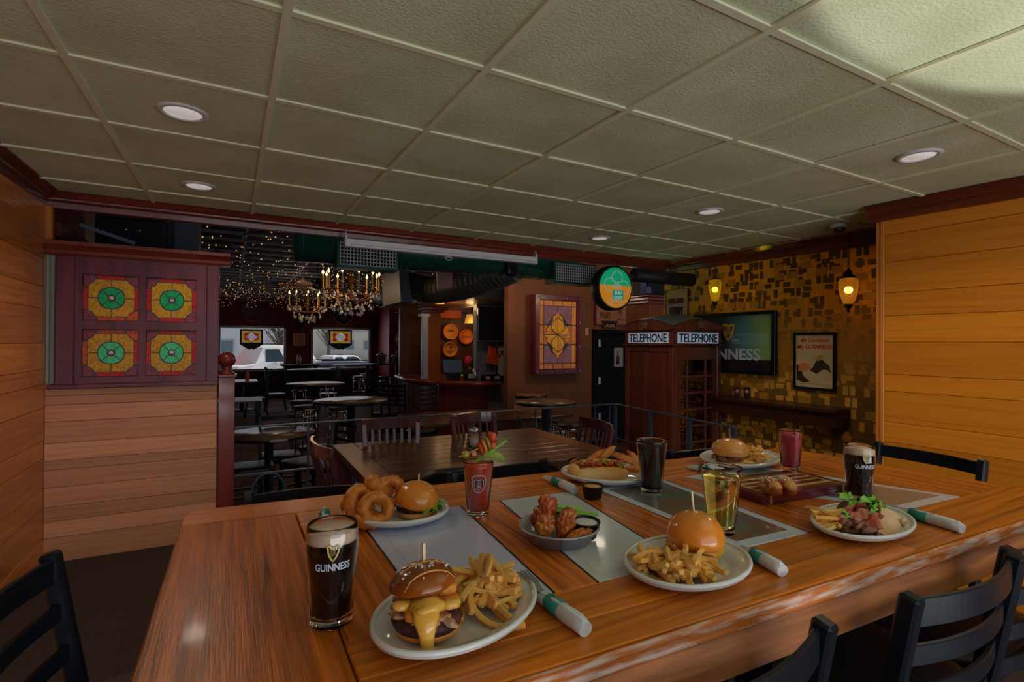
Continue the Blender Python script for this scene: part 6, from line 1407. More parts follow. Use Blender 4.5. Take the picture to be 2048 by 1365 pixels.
p = AY(1173, 664, YP); solo('light_switch', MB().box(-.035, .035, -.012, 0, -.06, .06).box(-.01, .01, -.02, -.01, -.02, .02), mat('switch_plate', P(110, 86, 70), rough=.4), 'beige light switch on the brown wall left of the black door', 'switch', p, bevel=.003)
# PINTS sign and LADIES sign
a, b2 = AY(1191, 575, YP), AY(1276, 650, YP); a.z = 2.55
w, h = b2.x - a.x, a.z - b2.z
r = root('pub_sign', 'large tan pub sign lettered PINTS above the black door', 'sign', ((a.x + b2.x) / 2, YP - .03, (a.z + b2.z) / 2)); part('board', MB().box(-w / 2, w / 2, 0, .03, -h / 2, h / 2), mat('tan_board', P(96, 58, 36), P(86, 50, 30), ns=5, rough=.5), r); part('frame', MB().box(-w / 2 - .03, -w / 2, -.01, .03, -h / 2 - .03, h / 2).box(-w / 2, w / 2, -.01, .03, -h / 2 - .03, -h / 2), 'mahogz', r)
q = lambda u, v: (AY(u, v, YP).x - r.location.x, AY(u, v, YP).z - r.location.z)
x_, z_ = q(1209, 632); part('lettering', xf(textmb('PINTS', .24, .125, .003, .0), FY((x_, -.001, z_))), 'blackmatte', r); x_, z_ = q(1238, 640); part('lettering', xf(textmb('GUINNESS', .14, .03, .003, .0), FY((x_, -.001, z_))), 'mahogz', r); x_, z_ = q(1253, 636); part('lettering', xf(textmb('H', .07, .09, .003, .0), FY((x_, -.001, z_))), 'blackmatte', r)
x_, z_ = q(1238, 625); part('emblem', xf(harp(.13, .003), FY((x_, -.001, z_))), K['mahogz'], r); x_, z_ = q(1205, 596); part('print_stroke', MB().ribbon(arc(x_ - .02, z_, .09, -1.2, 1.0, 10), [.02, .05, .06, .05, .05, .05, .05, .05, .04, .03, .01], .003, FY((0, -.001, 0))), 'blackmatte', r); part('print_stroke', MB().ribbon([(x_ - .02, z_ - .1), (x_ - .02, z_ - .2)], .03, .003, FY((0, -.001, 0))), 'blackmatte', r)
x_, z_ = q(1249, 616); b_ = MB()
for i, wd in enumerate(('10', 'OZ', 'LB')): xf(t_ := textmb(wd, .09, .06, .003), FY((x_, -.002, z_ + .1 - .085 * i))); b_.add(t_.v, t_.f)
part('print_stroke', b_, 'whitepaint', r)
p = AY(1219, 651, YP - .04); r = root('ladies_sign', 'small dark plaque lettered LADIES above the black door', 'sign', p); part('board', MB().box(-.15, .15, 0, .03, -.05, .045).box(-.18, .18, -.02, .03, .045, .075), 'blackmatte', r, bevel=.006); part('lettering', xf(textmb('LADIES', .22, .055, .003, .01), FY((0, -.001, -.005))), mat('brass_letters', P(110, 80, 48), rough=.4), r)
# tv mount above the screen
p = AY(262, 484, 5.3); r = root('television', 'black flat television seen from behind on a wall arm above the stained glass screen', 'television', p, -.12)
w = (AY(350, 480, 5.3).x - AY(205, 480, 5.3).x); part('back_cover', MB().box(-w * .5, w * .5, 0, .07, -.22, .2), 'black', r, bevel=.02); part('panel', MB().box(-w * .5 - .02, w * .5 + .06, .07, .1, -.42, .24), 'blackmatte', r, bevel=.006); part('side_frame', MB().box(w * .5 + .06, w * .5 + .24, .0, .12, -.3, .24), mat('bluegrey_metal', P(26, 30, 40), rough=.4), r)
part('arm', MB().bar((-w * .62, -.1, .09), (w * .08, -.04, -.02), .03, .07, (0, 1, 0)), mat('arm_metal', P(44, 48, 58), rough=.35), r); part('bracket', MB().box(-w * .64, -w * .61, -.16, -.02, -.1, .16).box(-w * .86, -w * .62, -.14, -.1, .1, .13).box(-w * .86, -w * .62, -.14, -.1, -.1, -.07), 'steel', r)
for x, z in ((-.07 * w, .1), (.12 * w, .1), (-.1 * w, -.14), (.1 * w, -.14), (-.3 * w, -.1)): part('screw', MB().lathe([(0, 0), (.012, 0), (.01, .006), (0, .008)], 10), 'steel', r, (x, -.001, z), (pi / 2, 0, 0))
part('cable', MB().tube([(-w * .9, -.18, .3), (-w * .75, -.2, .15), (-w * .6, -.2, -.05), (-w * .3, -.18, -.2), (.0, -.15, -.3)], .012, 6), mat('grey_cable', P(40, 36, 36), rough=.6), r)
# ================================================================== bar room tables and stools
reg('ttop', mat('round_table_laminate', P(74, 56, 40), P(64, 48, 34), ns=4, rough=.28, coat=.2)); reg('tcool', mat('table_base_metal', (.03, .05, .08), rough=.35, metal=.3))
def round_table(c, R, zt, label, cat='table', tm='ttop', floor=ZM):
    r = root('round_table', label, cat, (c.x, c.y, floor), 0, 'round pedestal tables of the bar'); H = zt - floor
    part('top', MB().lathe([(0, H - .03), (R - .004, H - .03), (R - .004, H), (0, H)], 44), tm, r); part('edge_band', MB().lathe([(R - .004, H - .032), (R, H - .03), (R + .003, H - .015), (R, H - .001), (R - .004, H + .0005)], 44), 'black', r)
    part('column', MB().lathe([(.1, H - .035), (.1, H - .05), (.045, H - .06), (.045, .05), (.06, .04), (.26, .02), (.27, 0), (0, 0)], 20), 'tcool', r); return r
ZH = .77
cA = AZ(538, 866, .46); round_table(cA, .47, .46, 'low round table with a taped edge left of the plank table, beyond the railing')
cB = AZ(703, 800, ZH); round_table(cB, .42, ZH, 'high round pub table in the middle of the bar floor, nearest of the row')
cC = AZ(632, 767, ZH); round_table(cC, .46, ZH, 'high round pub table, second of the row towards the windows')
cD = AZ(620, 739, ZH); round_table(cD, .52, ZH, 'high round pub table nearest the far windows')
cE = AZ(1091, 803, ZH); round_table(cE, .36, ZH, 'round pub table against the brown wall below the stained glass panel')
ta = bpy.data.objects['round_table']
part('tape', MB().tube([(.475 * cos(q), .475 * sin(q), .745) for q in [-1.62 + .045 * k for k in range(9)]], .016, 6), 'greypaint', ta, label='grey tape on the edge')
def stool(c, seat_z, label, group='round chrome-legged bar stools', floor=ZM):
    r = root('bar_stool', label, 'stool', (c.x, c.y, floor), random.uniform(0, 1.5), group); H = seat_z - floor
    part('seat', MB().lathe([(0, H), (.12, H), (.17, H - .008), (.185, H - .025), (.18, H - .05), (0, H - .05)], 26), 'vinyl', r); part('seat_ring', MB().lathe([(.15, H - .05), (.182, H - .05), (.186, H - .06), (.18, H - .072), (.15, H - .07)], 26), 'chrome', r)
    for k in range(4):
        a = pi / 4 + k * pi / 2; part('leg', MB().tube([(.15 * cos(a), .15 * sin(a), H - .06), (.17 * cos(a), .17 * sin(a), H * .5), (.2 * cos(a), .2 * sin(a), 0)], .0125, 8), 'chrome', r)
    for z_ in (H * .36, H * .78): rr = .2 - .05 * z_ / H; part('ring', MB().tube([(rr * cos(a), rr * sin(a), z_) for a in [2 * pi * k / 20 for k in range(20)]], .009, 6, closed=True), 'chrome', r)
    return r
ZS_ = .45
for (u, v), lab in (((611, 811), 'chrome bar stool in front of the middle high table, nearest the railing'), ((602, 801), 'chrome bar stool just behind the nearest stool, left of the middle table'), ((681, 813), 'chrome bar stool half under the nearest high round table'),
                    ((599, 768), 'chrome bar stool left of the second high table'), ((655, 766), 'chrome bar stool right of the second high table'), ((718, 752), 'chrome bar stool by the window ledge table, left one'), ((731, 747), 'chrome bar stool by the window ledge table, right one'), ((770, 752), 'chrome bar stool near the left end of the bar'),
                    ((1102, 836), 'bar stool under the round table by the brown wall'), ((1142, 846), 'bar stool right of the round table by the brown wall, nearer the railing')):
    stool(AZ(u, v, ZS_), ZS_, lab)
GB = 'black ladder-back chairs in the bar room'
def bchair(u, v, zt, rz, label, seat=.45, name='bar_room_chair', slats=4):
    p = AZ(u, v, zt); return ladder_chair(label, (p.x, p.y, ZM), rz, seat=seat, top=zt - ZM, slats=slats, group=GB, ring=False)
bchair(560, 835, .60, pi, 'black ladder-back chair behind the taped round table'); bchair(648, 850, .58, pi / 2 + .3, 'black ladder-back chair between the taped round table and the plank table')
for (u, v, lab, rz) in ((500, 935, 'black chair at the front left of the taped table, only its seat in view', 0), (612, 925, 'black chair at the front right of the taped table with a worn seat', .4)):
    p = AZ(u, v, .16); r = root('low_stool', lab, 'stool', (p.x, p.y, ZM), rz); part('seat', MB().blob((0, 0, .45), (.23, .22, .04), 0, 1, 1, 24, 9, power=.45), 'vinyl', r)
    for sx in (-1, 1):
        for sy in (-1, 1): part('leg', MB().sqtube([(sx * .2, sy * .19, 0), (sx * .18, sy * .17, .43)], .028), 'black', r)
    part('stretcher', MB().bar((-.19, .18, .2), (.19, .18, .2), .02, .02).bar((-.19, -.18, .2), (.19, -.18, .2), .02, .02), 'black', r)
for (u, v, rz, lab) in ((776, 752, -.9, 'tall black ladder-back bar chair at the left end of the bar'), (800, 765, -.7, 'tall black ladder-back bar chair in front of the curved bar end'), (843, 768, -.15, 'tall black ladder-back bar chair in front of the bar panelling')):
    bchair(u, v, .85, rz, lab, seat=.45, slats=5)
for (u, v, rz, lab) in ((553, 734, -pi / 2, 'tall black chair left of the far high table by the window'), (657, 734, pi / 2, 'tall black chair right of the far high table'), (512, 738, pi / 2, 'tall black chair at the far left table by the window')):
    bchair(u, v, .82, rz, lab, seat=.40, slats=5)
# rectangular dark table beyond the railing
tp = [AZ(788, 827, .46), AZ(944, 814, .46)]
r = root('dark_table', 'dark rectangular dining table just beyond the railing, behind the slat-back chairs', 'table', (tp[0].x, tp[0].y - 1.25, ZM)); Lx = tp[1].x - tp[0].x + .9
part('top', MB().box(0, Lx, 0, 1.1, .73, .765), 'dark', r, bevel=.004); part('pedestal', MB().box(Lx / 2 - .05, Lx / 2 + .05, .5, .6, 0, .73).box(Lx / 2 - .3, Lx / 2 + .3, .45, .65, 0, .03), 'black', r, bevel=.004)
bchair(1082, 838, .55, -pi / 2 - .4, 'black ladder-back chair at the right end of the dark rectangular table')
# left slatted table, condiments
p = AZ(490, 800, .42); r = root('slat_table', 'grey slatted low table at the left behind the newel post', 'table', (p.x - .35, p.y - .3, ZM))
for k in range(8): part('slat', MB().box(-.35, .62, k * .1, k * .1 + .085, .69, .72), mat('grey_wood', P(64, 68, 72), P(44, 48, 54), ns=12, rough=.4), r, bevel=.002)
for x in (-.3, .56):
    for y in (.06, .72): part('leg', MB().box(x - .03, x + .03, y - .03, y + .03, 0, .69), 'tcool', r)
p = AZ(484, 762, .46); r = root('pale_table', 'pale square table with condiments under the far left window', 'table', (p.x, p.y, ZM)); part('top', MB().box(-.7, .35, -.35, .6, .73, .76), mat('pale_top', P(96, 98, 98), rough=.3), r, bevel=.004); part('column', MB().lathe([(0, 0), (.05, 0), (.05, .73), (0, .73)], 14), 'tcool', r); part('foot', MB().lathe([(.28, 0), (.28, .03), (.05, .05)], 18), 'tcool', r)
solo('sauce_bottle', MB().lathe([(0, 0), (.05, 0), (.05, .15), (.02, .2), (.02, .26), (0, .26)], 12), mat('orange_sauce', P(130, 70, 20), rough=.4), 'orange sauce bottle on the pale table under the left window', 'bottle', (p.x + .12, p.y + .1, .46))
for k, lab in enumerate(('clear squeeze bottle on the far ledge between the windows, left one', 'clear squeeze bottle on the far ledge between the windows, right one')):
    q = AY(595 + k * 5, 729, 17.4); solo('squeeze_bottle', MB().lathe([(0, 0), (.035, 0), (.035, .17), (.012, .24), (.008, .3), (0, .3)], 12), mat('bottle_plastic', P(100, 96, 94), rough=.4), lab, 'bottle', (q.x, 17.4, q.z))
q = AY(597, 729, 17.4); solo('window_ledge', MB().box(-.5, .6, -.2, .55, -.05, 0).box(-.4, -.35, -.1, .5, -1.0, -.05).box(.5, .55, -.1, .5, -1, -.05), 'blackmatte', 'dark ledge between the two far windows holding squeeze bottles', 'ledge', (q.x, 17.4, q.z))
q = AZ(735, 728, .86); r = root('high_table', 'long high table along the right far window with candle urns', 'table', (q.x, q.y, ZM)); part('top', MB().box(-.9, 1.35, -.3, .3, 1.12, 1.16), 'tcool', r, bevel=.004); part('leg', MB().box(-.04, .04, -.04, .04, 0, 1.12), 'tcool', r); part('leg', MB().box(.8, .88, -.04, .04, 0, 1.12), 'tcool', r)
for (u, v, lab) in ((763, 727, 'grey lidded urn on the high window table, left one'), (793, 730, 'grey lidded urn on the high window table, right one')):
    p = AZ(u, v, .86); r = root('urn', lab, 'urn', p, 0, 'lidded urns on the high table'); part('pot', MB().lathe([(0, 0), (.09, 0), (.1, .02), (.13, .2), (.16, .22), (.15, .24), (0, .24)], 20), mat('urn_grey', P(58, 58, 66), rough=.4), r); part('lid', MB().lathe([(.15, .24), (.1, .27), (.03, .29), (.012, .33), (.02, .36), (0, .38)], 18), 'steel', r)
# ================================================================== bar counter
YBR = 8.6
reg('bartop', wood('bar_top_wood', P(110, 56, 30), P(76, 36, 20), axis=0, ns=6, rough=.15, coat=.6, coatr=.05)); reg('barbead', beadboard('bar_beadboard', P(62, 22, 18), 0, .09))
br = root('bar_counter', 'curved bar counter with dark red beadboard front and glossy wooden top', 'bar', (0, 0, ZM))
bf = [AZ(u, v, ZH) for u, v in ((1000, 764), (960, 765), (915, 764.5), (870, 763), (835, 760), (808, 756), (793, 750.5), (792, 746.5))]
bb = [AZ(u, v, ZH) for u, v in ((806, 742.5), (845, 741.5), (900, 743), (1000, 752))]
for q in bb:
    if q.y > 10.9: q.x *= 10.9 / q.y; q.y = 10.9
po = [(p.x, p.y) for p in bf + bb]
part('top', MB().prism(po, .05, Matrix.Translation((0, 0, ZH - ZM - .05))), 'bartop', br); cxx = sum(p[0] for p in po) / len(po); cyy = sum(p[1] for p in po) / len(po)
ins = [(cxx + (x - cxx) * .9, cyy + (y - cyy) * .86) for x, y in po]; ins = [(min(x, bf[0].x - .12), y) for x, y in ins]
part('front_panel', MB().prism(ins, ZH - ZM - .05), 'barbead', br)
rl_ = [(x, y) for x, y in po[:7]]
part('edge', MB().tube([(x, y, ZH - ZM - .03) for x, y in rl_], .045, 8), 'mahog', br, label='rounded front edge')
def onbar(u, v): return AZ(u, v, ZH)
p = onbar(908, 762); r = root('till_monitor', 'black till touch screen standing on the bar', 'monitor', p, .1); part('screen', MB().box(-.21, .21, -.02, .02, .13, .40), 'blackmatte', r, (0, 0, 0), (-.25, 0, 0), bevel=.008); part('display', MB().box(-.19, .19, -.025, -.02, .15, .38), glow('till_display', (.02, .025, .035), .5), r, (0, 0, 0), (-.25, 0, 0)); part('stand', MB().box(-.1, .1, -.05, .1, 0, .14), 'blackmatte', r, bevel=.01); part('label', xf(MB().box(-.05, .03, 0, .003, .255, .275), Matrix.Identity(4)), 'greypaint', r, (0, -.1, 0), (-.25, 0, 0)) if False else None
part('lamp', MB().blob((.12, -.08, .1), (.012, .012, .012), 0), glow('green_led', (.05, .7, .15), .5), r)
for (u, v, w, h, lab) in ((938, 763, .16, .17, 'black receipt printer on the bar next to the till screen'), (972, 763.5, .13, .12, 'small black card machine with paper on the bar'), (990, 763.5, .13, .13, 'black box with a white label at the bar end')):
    p = onbar(u, v); r = root('counter_box', lab, 'box', p); part('body', MB().box(-w / 2, w / 2, -.08, .08, 0, h), 'black', r, bevel=.012); part('paper', MB().box(-w * .35, w * .35, -.085, -.0795, h * .35, h * .8), 'greypaint', r)
p = onbar(965, 758); r = root('coffee_machine', 'black rounded machine standing behind the printers on the bar', 'machine', p); part('body', MB().box(-.17, .17, -.1, .15, 0, .36), 'black', r, bevel=.03); part('label', MB().box(-.04, .06, -.106, -.1, .22, .3), 'greypaint', r)
p = onbar(950, 763); r = root('steel_cup', 'tall steel shaker cup holding utensils on the bar', 'cup', p); part('cup', MB().lathe([(0, 0), (.05, 0), (.065, .22), (.06, .22), (.046, .01), (0, .01)], 18), 'steel', r)
p = onbar(941, 760); r = root('flower_vase', 'clear vase with a pink bloom and green stems on the bar', 'vase', p); part('vase', MB().lathe([(0, 0), (.06, 0), (.07, .1), (.05, .2), (.06, .24), (.055, .24), (.045, .2), (.062, .1), (.055, .01), (0, .01)], 16), 'glass', r)
part('bloom', MB().blob((-.05, 0, .36), (.07, .06, .08), .35, 2.5, 3, 16, 10), mat('pink_petals', P(140, 20, 46), rough=.6), r); mb = MB(); rnd = random.Random(3)
for k in range(9): mb.tube([(0, 0, .2), (rnd.uniform(-.03, .08), rnd.uniform(-.04, .04), .32), (rnd.uniform(-.05, .16), rnd.uniform(-.06, .06), rnd.uniform(.32, .48))], [.006, .014, .003], 5)
part('stems', mb, mat('flower_stems', P(20, 64, 18), rough=.6), r)
# tap tower, signs behind the bar
p = AY(948, 735, 9.6); r = root('tap_tower', 'beer tap tower with green and white handles behind the bar', 'beer taps', (p.x, 9.6, ZH)); part('column', MB().box(-.03, .55, 0, .12, 0, .35), 'blackmatte', r, bevel=.01)
for k in range(4): part('handle', MB().lathe([(0, 0), (.03, 0), (.04, .3), (.0, .34)], 10), (mat('green_handle', P(20, 84, 50), rough=.4), 'greypaint', mat('green_handle2', P(20, 70, 44), rough=.4), mat('red_handle', P(110, 24, 20), rough=.4))[k], r, (.02 + .14 * k, 0, .36))
def barrel_head(u, v, du_, label, text, m, Y=YK, txt=None):
    c = AY(u, v, Y); R = abs(AY(u + du_, v, Y).x - c.x); r = root('round_sign', label, 'wall sign', c, 0, 'round barrel-head signs'); part('head', MB().lathe([(0, 0), (R * .93, 0), (R * .95, .02), (R, .03), (R, .12), (0, .12)], 36), m, r, (0, 0, 0), (-pi / 2, 0, 0)) if False else part('head', xf(MB().lathe([(0, .1), (R * .9, .1), (R * .92, .12), (R, .12), (R, .0), (0, 0)], 36), frame3((1, 0, 0), (0, 0, 1), (0, 0, 0))), m, r)
    return r, R
bh1 = wood('barrel_oak', P(140, 88, 22), P(116, 66, 14), axis=0, ns=5, rough=.5); bh2 = wood('barrel_oak_dark', P(122, 58, 14), P(90, 40, 10), axis=2, ns=5, rough=.5)
r, R = barrel_head(898, 664, 14.5, 'pale round barrel-head sign, upper left of the three behind the bar', '', bh1); part('lettering', xf(textmb('KNOB', R * .7, R * .3, .004, .02), FY((0, -.125, 0.02))), 'blackmatte', r)
r, R = barrel_head(929, 674, 13.5, 'orange round barrel-head sign, right one of the three behind the bar', '', bh2); part('lettering', xf(textmb('Bourbon', R * 1.2, R * .3, .004, .0, .2), FY((0, -.125, 0))), mat('burnt_print', P(70, 30, 10), rough=.6), r)
r, R = barrel_head(897, 699, 14, 'round barrel-head sign with a palm tree, lowest of the three behind the bar', '', bh1); mb = textmb("JEFFERSON'S", R * 1.9, R * .24, .004, .01); rr_ = R * .72
mb.v = [((rr_ + y) * sin(x / rr_), (rr_ + y) * cos(x / rr_), z) for x, y, z in mb.v]; part('lettering', xf(mb, FY((0, -.125, 0))), 'blackmatte', r); mb = MB(); mb.ribbon([(.02 * R, -.1 * R), (.05 * R, .3 * R)], R * .05, .004, FY((0, -.125, 0)))
for a_ in (.2, 1.0, 2.0, 2.9, -.4): mb.ribbon([(.05 * R, .3 * R), (.05 * R + .2 * R * cos(a_), .3 * R + .17 * R * sin(a_)), (.05 * R + .3 * R * cos(a_), .26 * R + .12 * R * sin(a_))], [R * .05, R * .06, R * .02], .004, FY((0, -.125, 0)))
mb.ribbon([(-.7 * R, -.12 * R), (.7 * R, -.12 * R)], R * .03, .004, FY((0, -.125, 0))); mb.ribbon([(-.4 * R, -.3 * R), (.4 * R, -.3 * R)], R * .08, .004, FY((0, -.125, 0))); mb.ribbon([(-.25 * R, -.5 * R), (.25 * R, -.5 * R)], R * .05, .004, FY((0, -.125, 0))); part('print', mb, 'blackmatte', r)
a, b2 = AY(877, 620, YK - .3), AY(923, 637, YK - .3); solo('wooden_sign', MB().box(a.x, b2.x, YK - .3, YK - .26, b2.z, a.z), wood('orange_board', P(136, 56, 16), P(112, 42, 10), axis=0, ns=5), 'orange wooden board sign high behind the bar', 'sign', bevel=.004)
p = AY(939, 638, YK - .5); r = root('wall_sconce', 'small lit glass shade lamp behind the bar', 'lamp', p); part('shade', MB().lathe([(.07, .1), (.075, .06), (.12, -.1), (.115, -.1), (.07, .06)], 16), glow('sconce_shade', (.9, .45, .08), .4), r); part('bulb', MB().blob((0, 0, -.02), (.05, .05, .07), 0), glow('sconce_bulb', (1, .8, .5), .9), r); part('arm', MB().bar((0, 0, .1), (0, .45, .16), .02, .02), 'black', r); light('sconce_lamp', 'POINT', (p.x, p.y - .2, p.z - .25), 5, (1, .6, .25), size=.1)
# bar pillar
p0, p1 = AY(858, 690, 9.9), AY(881, 690, 9.9); zc_ = AY(868, 626, 9.9).z; r = root('bar_pillar', 'square wooden pillar with a cap standing at the bar', 'pillar', (p0.x, 9.9, ZH)); w = p1.x - p0.x
part('shaft', MB().box(0, w, 0, w, 0, zc_ - ZH), 'pillarw', r); part('cap', MB().box(-.06, w + .06, -.06, w + .06, zc_ - ZH, zc_ - ZH + .05).box(-.12, w + .12, -.12, w + .12, zc_ - ZH + .05, zc_ - ZH + .11), 'mahog', r, bevel=.01)
p0, p1 = AY(845, 690, 9.3), AY(856, 690, 9.3); solo('white_post', MB().box(p0.x, p1.x, 9.3, 9.4, ZH, AY(850, 630, 9.3).z).box(p0.x - .05, p1.x + .03, 9.27, 9.43, AY(850, 634, 9.3).z, AY(850, 628, 9.3).z), mat('bluish_white_post', P(84, 92, 108), rough=.35), 'bluish white capped post left of the bar pillar', 'post', bevel=.006)
# tv at the bar, grey tiled return, arch sign, orange menu
p = AY(983, 648, 8.1); w = AY(1009, 648, 8.1).x - AY(957, 648, 8.1).x; h = AY(983, 614, 8.1).z - AY(983, 683, 8.1).z; r = root('bar_television', 'black wall television above the right end of the bar', 'television', p, .0); part('screen', MB().box(-w / 2, w / 2, 0, .05, -h / 2, h / 2), mat('tv_screen', (.004, .006, .01), rough=.06, coat=.8), r, bevel=.006); part('bezel', MB().tube([(-w / 2, -.002, -h / 2), (w / 2, -.002, -h / 2), (w / 2, -.002, h / 2), (-w / 2, -.002, h / 2)], .012, 4, closed=True, smooth=False), mat('bezel_grey', P(50, 54, 62), rough=.3), r); part('mount', MB().box(-.1, .1, .05, .4, -.1, .1), 'blackmatte', r)
pq0, pq1 = AY(958, 690, 8.35), AY(1016, 690, 8.35); solo('tiled_column', MB().box(pq0.x, pq1.x, 8.45, 8.6, ZM, AY(990, 600, 8.35).z), mat('pale_tile_column', P(62, 66, 74), P(50, 52, 58), ns=5, rough=.4), 'pale grey column behind the bar television', 'column')
a, b2 = AY(994, 687, 8.3), AY(1013, 752, 8.3); w = b2.x - a.x; h = a.z - b2.z; r = root('arch_sign', 'white arch-topped sign with crossed pistols and a black edge', 'sign', ((a.x + b2.x) / 2, 8.3, b2.z)); ap = [(-w / 2, 0), (w / 2, 0)] + arc(0, h - w / 2, w / 2, 0, pi, 14); part('board', MB().prism(ap, .06, FY((0, .06, 0))), mat('sign_white', P(90, 94, 100), rough=.5), r); part('edge', MB().tube([(x, 0, z) for x, z in ap], .018, 5, closed=True), 'black', r)
mb = MB()
for s in (-1, 1): mb.ribbon([(-s * w * .22, h * .62), (s * w * .2, h * .78)], .02, .004, FY((0, -.002, 0))); mb.ribbon([(-s * w * .22, h * .62), (-s * w * .28, h * .56)], .03, .004, FY((0, -.002, 0)))
part('emblem', mb, 'blackmatte', r, label='crossed pistols emblem')
p = AY(984, 712, 8.35); solo('menu_stand', MB().box(-.11, .11, -.02, .02, -.16, .16), mat('orange_menu', P(122, 44, 10), P(98, 34, 8), ns=5, rough=.5), 'orange menu board standing at the right end of the bar', 'menu', (p.x, 8.3, p.z), rot=(-.2, .25, 0))
# barrel and small items
p = AY(1062, 800, 6.55); r = root('barrel', 'wooden barrel behind the round table by the brown wall', 'barrel', (p.x, 6.55, ZM)); zz_ = AY(1062, 789, 6.55).z - ZM
part('staves', MB().lathe([(0, 0), (.22, 0), (.27, zz_ * .3), (.285, zz_ * .5), (.27, zz_ * .7), (.225, zz_), (0, zz_)], 26), wood('barrel_staves', P(92, 52, 26), P(62, 34, 16), axis=2, ns=9), r)
for z_, rr_ in ((.03, .232), (.3, .274), (.7, .274), (.97, .235)): part('hoop', MB().lathe([(rr_ - .003, zz_ * z_ - .025), (rr_ + .003, zz_ * z_ - .025), (rr_ + .003, zz_ * z_ + .025), (rr_ - .003, zz_ * z_ + .025)], 26), 'black', r)
# ================================================================== far wall things
YQ = YF - .03
def wall_round(u, v, ru, label, m, rim, txt):
    c = AY(u, v, YQ); R = AY(u + ru, v, YQ).x - c.x; r = root('round_wall_sign', label, 'wall sign', c, 0); part('board', xf(MB().lathe([(0, .06), (R * .9, .06), (R, .07), (R, 0), (0, 0)], 36), FY()), m, r); part('rim', MB().tube([(R * .97 * cos(a), -.07, R * .97 * sin(a)) for a in [2 * pi * k / 36 for k in range(36)]], R * .05, 6, closed=True), rim, r)
    return r, R
r, R = wall_round(503, 624, 21, 'dark brown round wooden sign above the left far window', wood('dark_round', P(50, 30, 26), P(40, 24, 20), axis=0), 'mahog', ''); part('print', MB().ribbon(arc(0, R * .4, R * .25, 0, 2 * pi, 14), R * .06, .004, FY((0, -.06, 0))), 'blackmatte', r); part('lettering', xf(textmb('OAK  1795', R * 1.3, R * .12, .004), FY((0, -.062, 0))), 'blackmatte', r)
r, R = wall_round(686, 631, 19, 'black round sign with gold rim and chalk lettering above the right far window', 'blackmatte', mat('gold_rim', P(110, 84, 34), rough=.4), '')
cm = mat('chalk_gold', P(110, 90, 60), rough=.6); part('lettering', xf(textmb("Dine & Drink", R * 1.3, R * .3, .006, .0, .2), FY((0, -.064, R * .15))), cm, r); part('lettering', xf(textmb("Here", R * .7, R * .3, .006, .0, .2), FY((0, -.064, -R * .3))), cm, r)
part('crown_ornament', MB().prism([(-R * .35, R * .62), (R * .35, R * .62), (R * .42, R * 1.0), (R * .18, R * .84), (0, R * 1.05), (-R * .18, R * .84), (-R * .42, R * 1.0)], .03, FY((0, -.06, 0))), mat('brass_crown', P(120, 88, 24), rough=.35), r)
a, b2 = AY(583, 664, YQ), AY(612, 695, YQ); w, h = b2.x - a.x, a.z - b2.z; r = root('framed_picture', 'orange wooden raised-panel picture between the far windows', 'picture', ((a.x + b2.x) / 2, YQ, (a.z + b2.z) / 2)); part('frame', MB().box(-w / 2, w / 2, -.05, .02, -h / 2, h / 2), 'blackmatte', r); part('panel', MB().box(-w * .42, w * .42, -.08, -.05, -h * .42, h * .42), mat('orange_panel', P(120, 66, 34), rough=.35), r, bevel=.02); part('inner_panel', MB().box(-w * .3, w * .3, -.09, -.08, -h * .3, h * .3), mat('orange_panel_inner', P(104, 50, 22), rough=.35), r, bevel=.01)
p = AY(601, 640, YQ); solo('wall_trophy', MB().prism([(-.25, .35), (.25, .35), (.2, 0), (.06, -.3), (0, -.38), (-.06, -.3), (-.2, 0)], .16, FY((0, 0, 0))), 'blackmatte', 'dark pointed trophy mount on the far wall below the small chandelier', 'trophy', p, bevel=.02)
p = AY(757, 662, YQ); solo('dark_plaque', MB().box(-.26, .26, -.04, 0, -.4, .4).box(-.2, .2, -.05, -.04, -.33, .33), 'blackmatte', 'dark square plaque on the far wall right of the windows', 'plaque', p, bevel=.008)
p = AY(798, 679, 16.45); r = root('oval_mirror', 'small gilt oval mirror on the bar end wall', 'mirror', p); part('mirror_glass', xf(MB().lathe([(0, .02), (.19, .02), (.19, 0), (0, 0)], 28, sx=.6), FY()), 'steel', r); part('frame', MB().tube([(.12 * cos(a), -.02, .2 * sin(a)) for a in [2 * pi * k / 28 for k in range(28)]], .022, 6, closed=True), mat('gilt', P(110, 80, 34), rough=.35), r)
